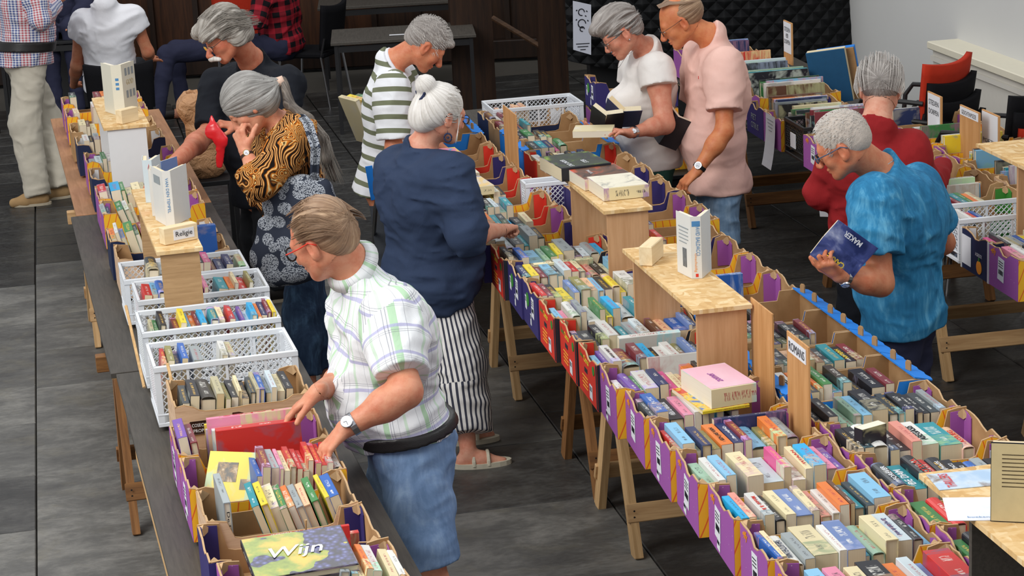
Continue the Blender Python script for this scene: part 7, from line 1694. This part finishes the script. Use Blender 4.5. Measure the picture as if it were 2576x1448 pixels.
# ------------------------------------------------------------------ chairs
def chair(loc, rz, lab, back='black_fab', seat='black_fab', arms=True, z=0, legs=True, group=None, tall=.86):
    c = empty('stacking_chair', (loc[0], loc[1], z), rz, label=lab, cat='chair', group=group)
    n = 12; vs = []; fs = []
    for j in range(7):
        for i in range(n+1):
            u = -1+2*i/n; v = j/6; zz = .50+(tall-.50)*v; w_ = .235-.02*(1-v)
            vs.append((u*w_, .22+.05*v-.045*(u*u)-.0, zz+.025*u*u*v))
    for j in range(6):
        for i in range(n): fs.append((j*(n+1)+i, j*(n+1)+i+1, (j+1)*(n+1)+i+1, (j+1)*(n+1)+i))
    o = MB().add(vs, fs).build('backrest', M[back], c, smooth=True); sm = o.modifiers.new('s', 'SOLIDIFY'); sm.thickness = .035
    MB().box((0, 0, .455), (.46, .44, .05), ch=.015).build('seat', M[seat], c)
    if legs:
        for sx in (-1, 1):
            for (y0, y1) in ((-.19, -.23), (.19, .25)): MB().tube([(sx*.22, y0, .44), (sx*.235, y1, .0)], .011, 8).build('leg', M['chrome'], c)
            MB().tube([(sx*.22, .19, .44), (sx*.225, .235, .60)], .011, 8).build('back_upright', M['black_metal'], c)
            if arms: MB().tube([(sx*.235, .23, .66), (sx*.27, .1, .67), (sx*.27, -.15, .66), (sx*.25, -.19, .60), (sx*.24, -.2, .45)], .014, 8).build('armrest', M['black'], c)
    return c
def stack(px, s_, n, zs, red, what):
    b = Vector(px)
    for i in range(n):
        m_ = 'red_fab' if i in red else 'black_fab'
        chair((b.x-.022*i, b.y+.02*i), R(s_), ('red' if i in red else 'black')+' armchair, %s of %s' % (('lowest', 'second from bottom', 'third from bottom', 'topmost', 'fifth')[i], what), m_, m_, z=zs*i)
stack((2.40, 12.05, 0), -133, 4, .105, (3,), 'the stack below the casing')
stack((2.70, 11.3, 0), -133, 4, .085, (1,), 'the stack at the right edge')
chair((J(325, 260, 15.6)[0], 15.35), R(188), 'black chair of the woman in the white blouse', arms=False, tall=.92)
chair((J(735, 100, 18.3)[0]+.15, 18.35), R(250), 'black chair of the person in red and black checks', arms=False)
chair((J(620, 30, 18.9)[0], 18.8), R(175), 'red upholstered chair behind the moustached man', back='red_fab', seat='red_fab', tall=1.15)
# ------------------------------------------------------------------ far furniture
def table(loc, rz, w, d, h, lab, top='black', leg='black_metal'):
    c = empty('table', (loc[0], loc[1], 0), rz, label=lab, cat='table'); MB().box((0, 0, h-.012), (w, d, .025), ch=.003).build('tabletop', M[top], c)
    for sx in (-1, 1):
        for sy in (-1, 1): MB().box((sx*(w/2-.04), sy*(d/2-.04), (h-.025)/2), (.03, .03, h-.025)).build('leg', M[leg], c)
    for sy in (-1, 1): MB().box((0, sy*(d/2-.04), h-.06), (w-.1, .02, .05)).build('apron', M[leg], c)
    return c
p_ = at(175, 95, .74); table((p_.x-.15, p_.y+.15), R(4), 1.1, .7, .74, 'black table with white mug at the far left')
mg = empty('mug', (at(148, 78, .74).x, at(148, 78, .74).y, .741), label='white mug on the black table beside the gingham shirt', cat='mug')
MB().lathe([(0, .002), (.036, .002), (.040, .01), (.050, .10), (.046, .10), (.036, .012), (0, .010)], 20).build('cup', plain('white_porcelain', 'd8d6d0', .25, .5), mg, smooth=True)
MB().tube([(.048, 0, .08), (.075, 0, .075), (.078, 0, .045), (.045, 0, .025)], .005, 6).build('handle', M['white_paper'], mg, smooth=True)
p_ = at(1010, 92, .74); table((p_.x, p_.y+.25), R(3), 1.15, .75, .74, 'dark table at the back between the striped shirt and posts', top='tabletop_dark')
pn = empty('white_ruler', (at(1000, 90, .74).x, at(1000, 90, .74).y, .745), label='thin white ruler on the dark back table', cat='ruler'); MB().box((0, 0, .004), (.13, .02, .006)).build('bar', M['white_paper'], pn)
p_ = at(980, 5, .74); table((p_.x, p_.y+.2), R(3), 1.3, .7, .74, 'second dark table farthest back at the top', top='tabletop_dark')
cs = empty('flight_case', (at(395, 105, .0).x-.35, 18.9, 0), R(4), label='tall black case with white tag behind the white blouse', cat='case'); MB().box((0, 0, .55), (.75, .4, 1.1), ch=.012).build('body', M['black_metal'], cs); MB().box((.22, -.203, .98), (.04, .004, .1)).build('tag', M['white_paper'], cs)
for sx in (-1, 1): MB().box((sx*.37, -.2, .55), (.02, .02, 1.1)).build('edge_profile', M['black'], cs)
al = empty('wall_box', atY(835, 32, 20.15), label='small grey-blue box with key lock on the panelling', cat='box'); MB().box((0, 0, 0), (.13, .08, .17), ch=.006).build('housing', plain('grey_blue_metal', '39434c', .5), al); MB().lathe([(0, .004), (.012, .004), (.012, 0)], 10).build('lock', M['chrome'], al).matrix_local = Matrix.Translation((0, -.041, 0)) @ Matrix.Rotation(PI/2, 4, 'X')
# cane and blue strap beside the navy blouse
cn = empty('walking_cane', at(937, 640, 0), label='black walking cane beside the navy blouse', cat='cane'); a_ = Vector(cn.location); MB().tube([(0, 0, .0), J(945, 520, 9.75)*1-A3(a_), J(960, 420, 9.75)-A3(a_)], .011, 8).build('shaft', M['black_metal'], cn); MB().tube([J(960, 420, 9.75)-A3(a_), J(966, 405, 9.75)-A3(a_), J(985, 402, 9.7)-A3(a_)], .013, 8).build('handle', M['black'], cn)
bs = empty('blue_strap', J(935, 460, 10.2), label='bright blue bag strap behind the navy blouse', cat='strap'); MB().box((0, 0, 0), (.035, .008, .17), ch=.001).build('band', M['blue'], bs); bs.rotation_euler = (0, R(-6), 0)
# kraft paper bag on the left table
kb_ = empty('paper_bag', FL.p(.78, 6.1, .0), FL.a, label='crumpled brown paper bag beside the far cartons of left table', cat='bag')
V, Q = surf([Pr('c', A3(FL.p(.70, 6.1, .62)), A3(FL.p(.88, 6.15, .62)), .10, None, .05), Pr('c', A3(FL.p(.70, 6.1, .95)), A3(FL.p(.88, 6.12, 1.0)), .085, None, .05), Pr('c', A3(FL.p(.79, 6.1, .60)), A3(FL.p(.79, 6.1, .98)), .12, None, .05), Pr('c', A3(FL.p(.79, 6.1, 1.3)), A3(FL.p(.79, 6.1, 1.06)), .09, None, .02, -1)], .009, disp=lambda P: .014*np.abs(vnoise(P*13)))
t_ = NT('crumpled_kraft', .55, .4); t_.col('b98a62').bump(t_.noise(t_.co(), 14, 3, .6, 1), 1.0, .03); npmesh('paper', [(V, Q)], t_.m, kb_, smooth_it=0)
stt = empty('stool', FL.p(.79, 6.1, 0), FL.a, label='low dark stool under the brown paper bag', cat='stool'); MB().box((0, 0, .49), (.34, .34, .03), ch=.004).build('seat', M['black'], stt)
for sx in (-1, 1):
    for sy in (-1, 1): MB().box((sx*.14, sy*.14, .237), (.03, .03, .475)).build('leg', M['black_metal'], stt)
# books standing at the far end of the middle table
for k, (u, c_, L_) in enumerate(((1105, 'c', .2), (1128, 'y', .22), (1146, 'g', .24), (1160, 'c', .2))):
    b = book(FM.p(-.08+.05*k, 7.35, .75), FM.a+R(20), .03, .22, .3, c_, '%s tall book leaning far behind the striped shirt' % CN[c_] if k < 3 else 'small cream book leaning rightmost behind the striped shirt', None, tilt=-.35, hard=True)
# cartons on the low shelf behind the couple
tb = table(FR.p(-.62, .35)[:2], FR.a, .6, 1.2, .55, 'low dark table behind the couple, with purple cartons'); FX = Frame((FR.p(-.62, .35).x, FR.p(-.62, .35).y), 9.5)
carton(FX, -.1, -.28, 'navy', 'upright behind the couple, upper one', z=.86, d=.31, w=.5); carton(FX, -.45, -.25, 'purple', 'behind the pink shirt, lower level', z=.55, d=.31, w=.5); carton(FX, -.1, -.28, 'purple', 'below the navy one behind the couple', z=.55, h=.3, w=.5)
def finish():
    if STUFF.v:
        o = STUFF.build('books', [M['cover_many'], M['pages']], kind='stuff', label='many small far books packed in cartons at the far end of the tables', cat='books')
        me = o.data; ca = me.color_attributes.new('bookcol', 'FLOAT_COLOR', 'CORNER'); ra = me.attributes.new('bookrnd', 'FLOAT', 'FACE')
        n = [p.loop_total for p in me.polygons]
        cols = np.repeat(np.array([c[0] for c in STUFFC]), n, axis=0).astype('f').ravel(); ca.data.foreach_set('color', cols)
        ra.data.foreach_set('value', np.array([c[1] for c in STUFFC], 'f'))
finish()
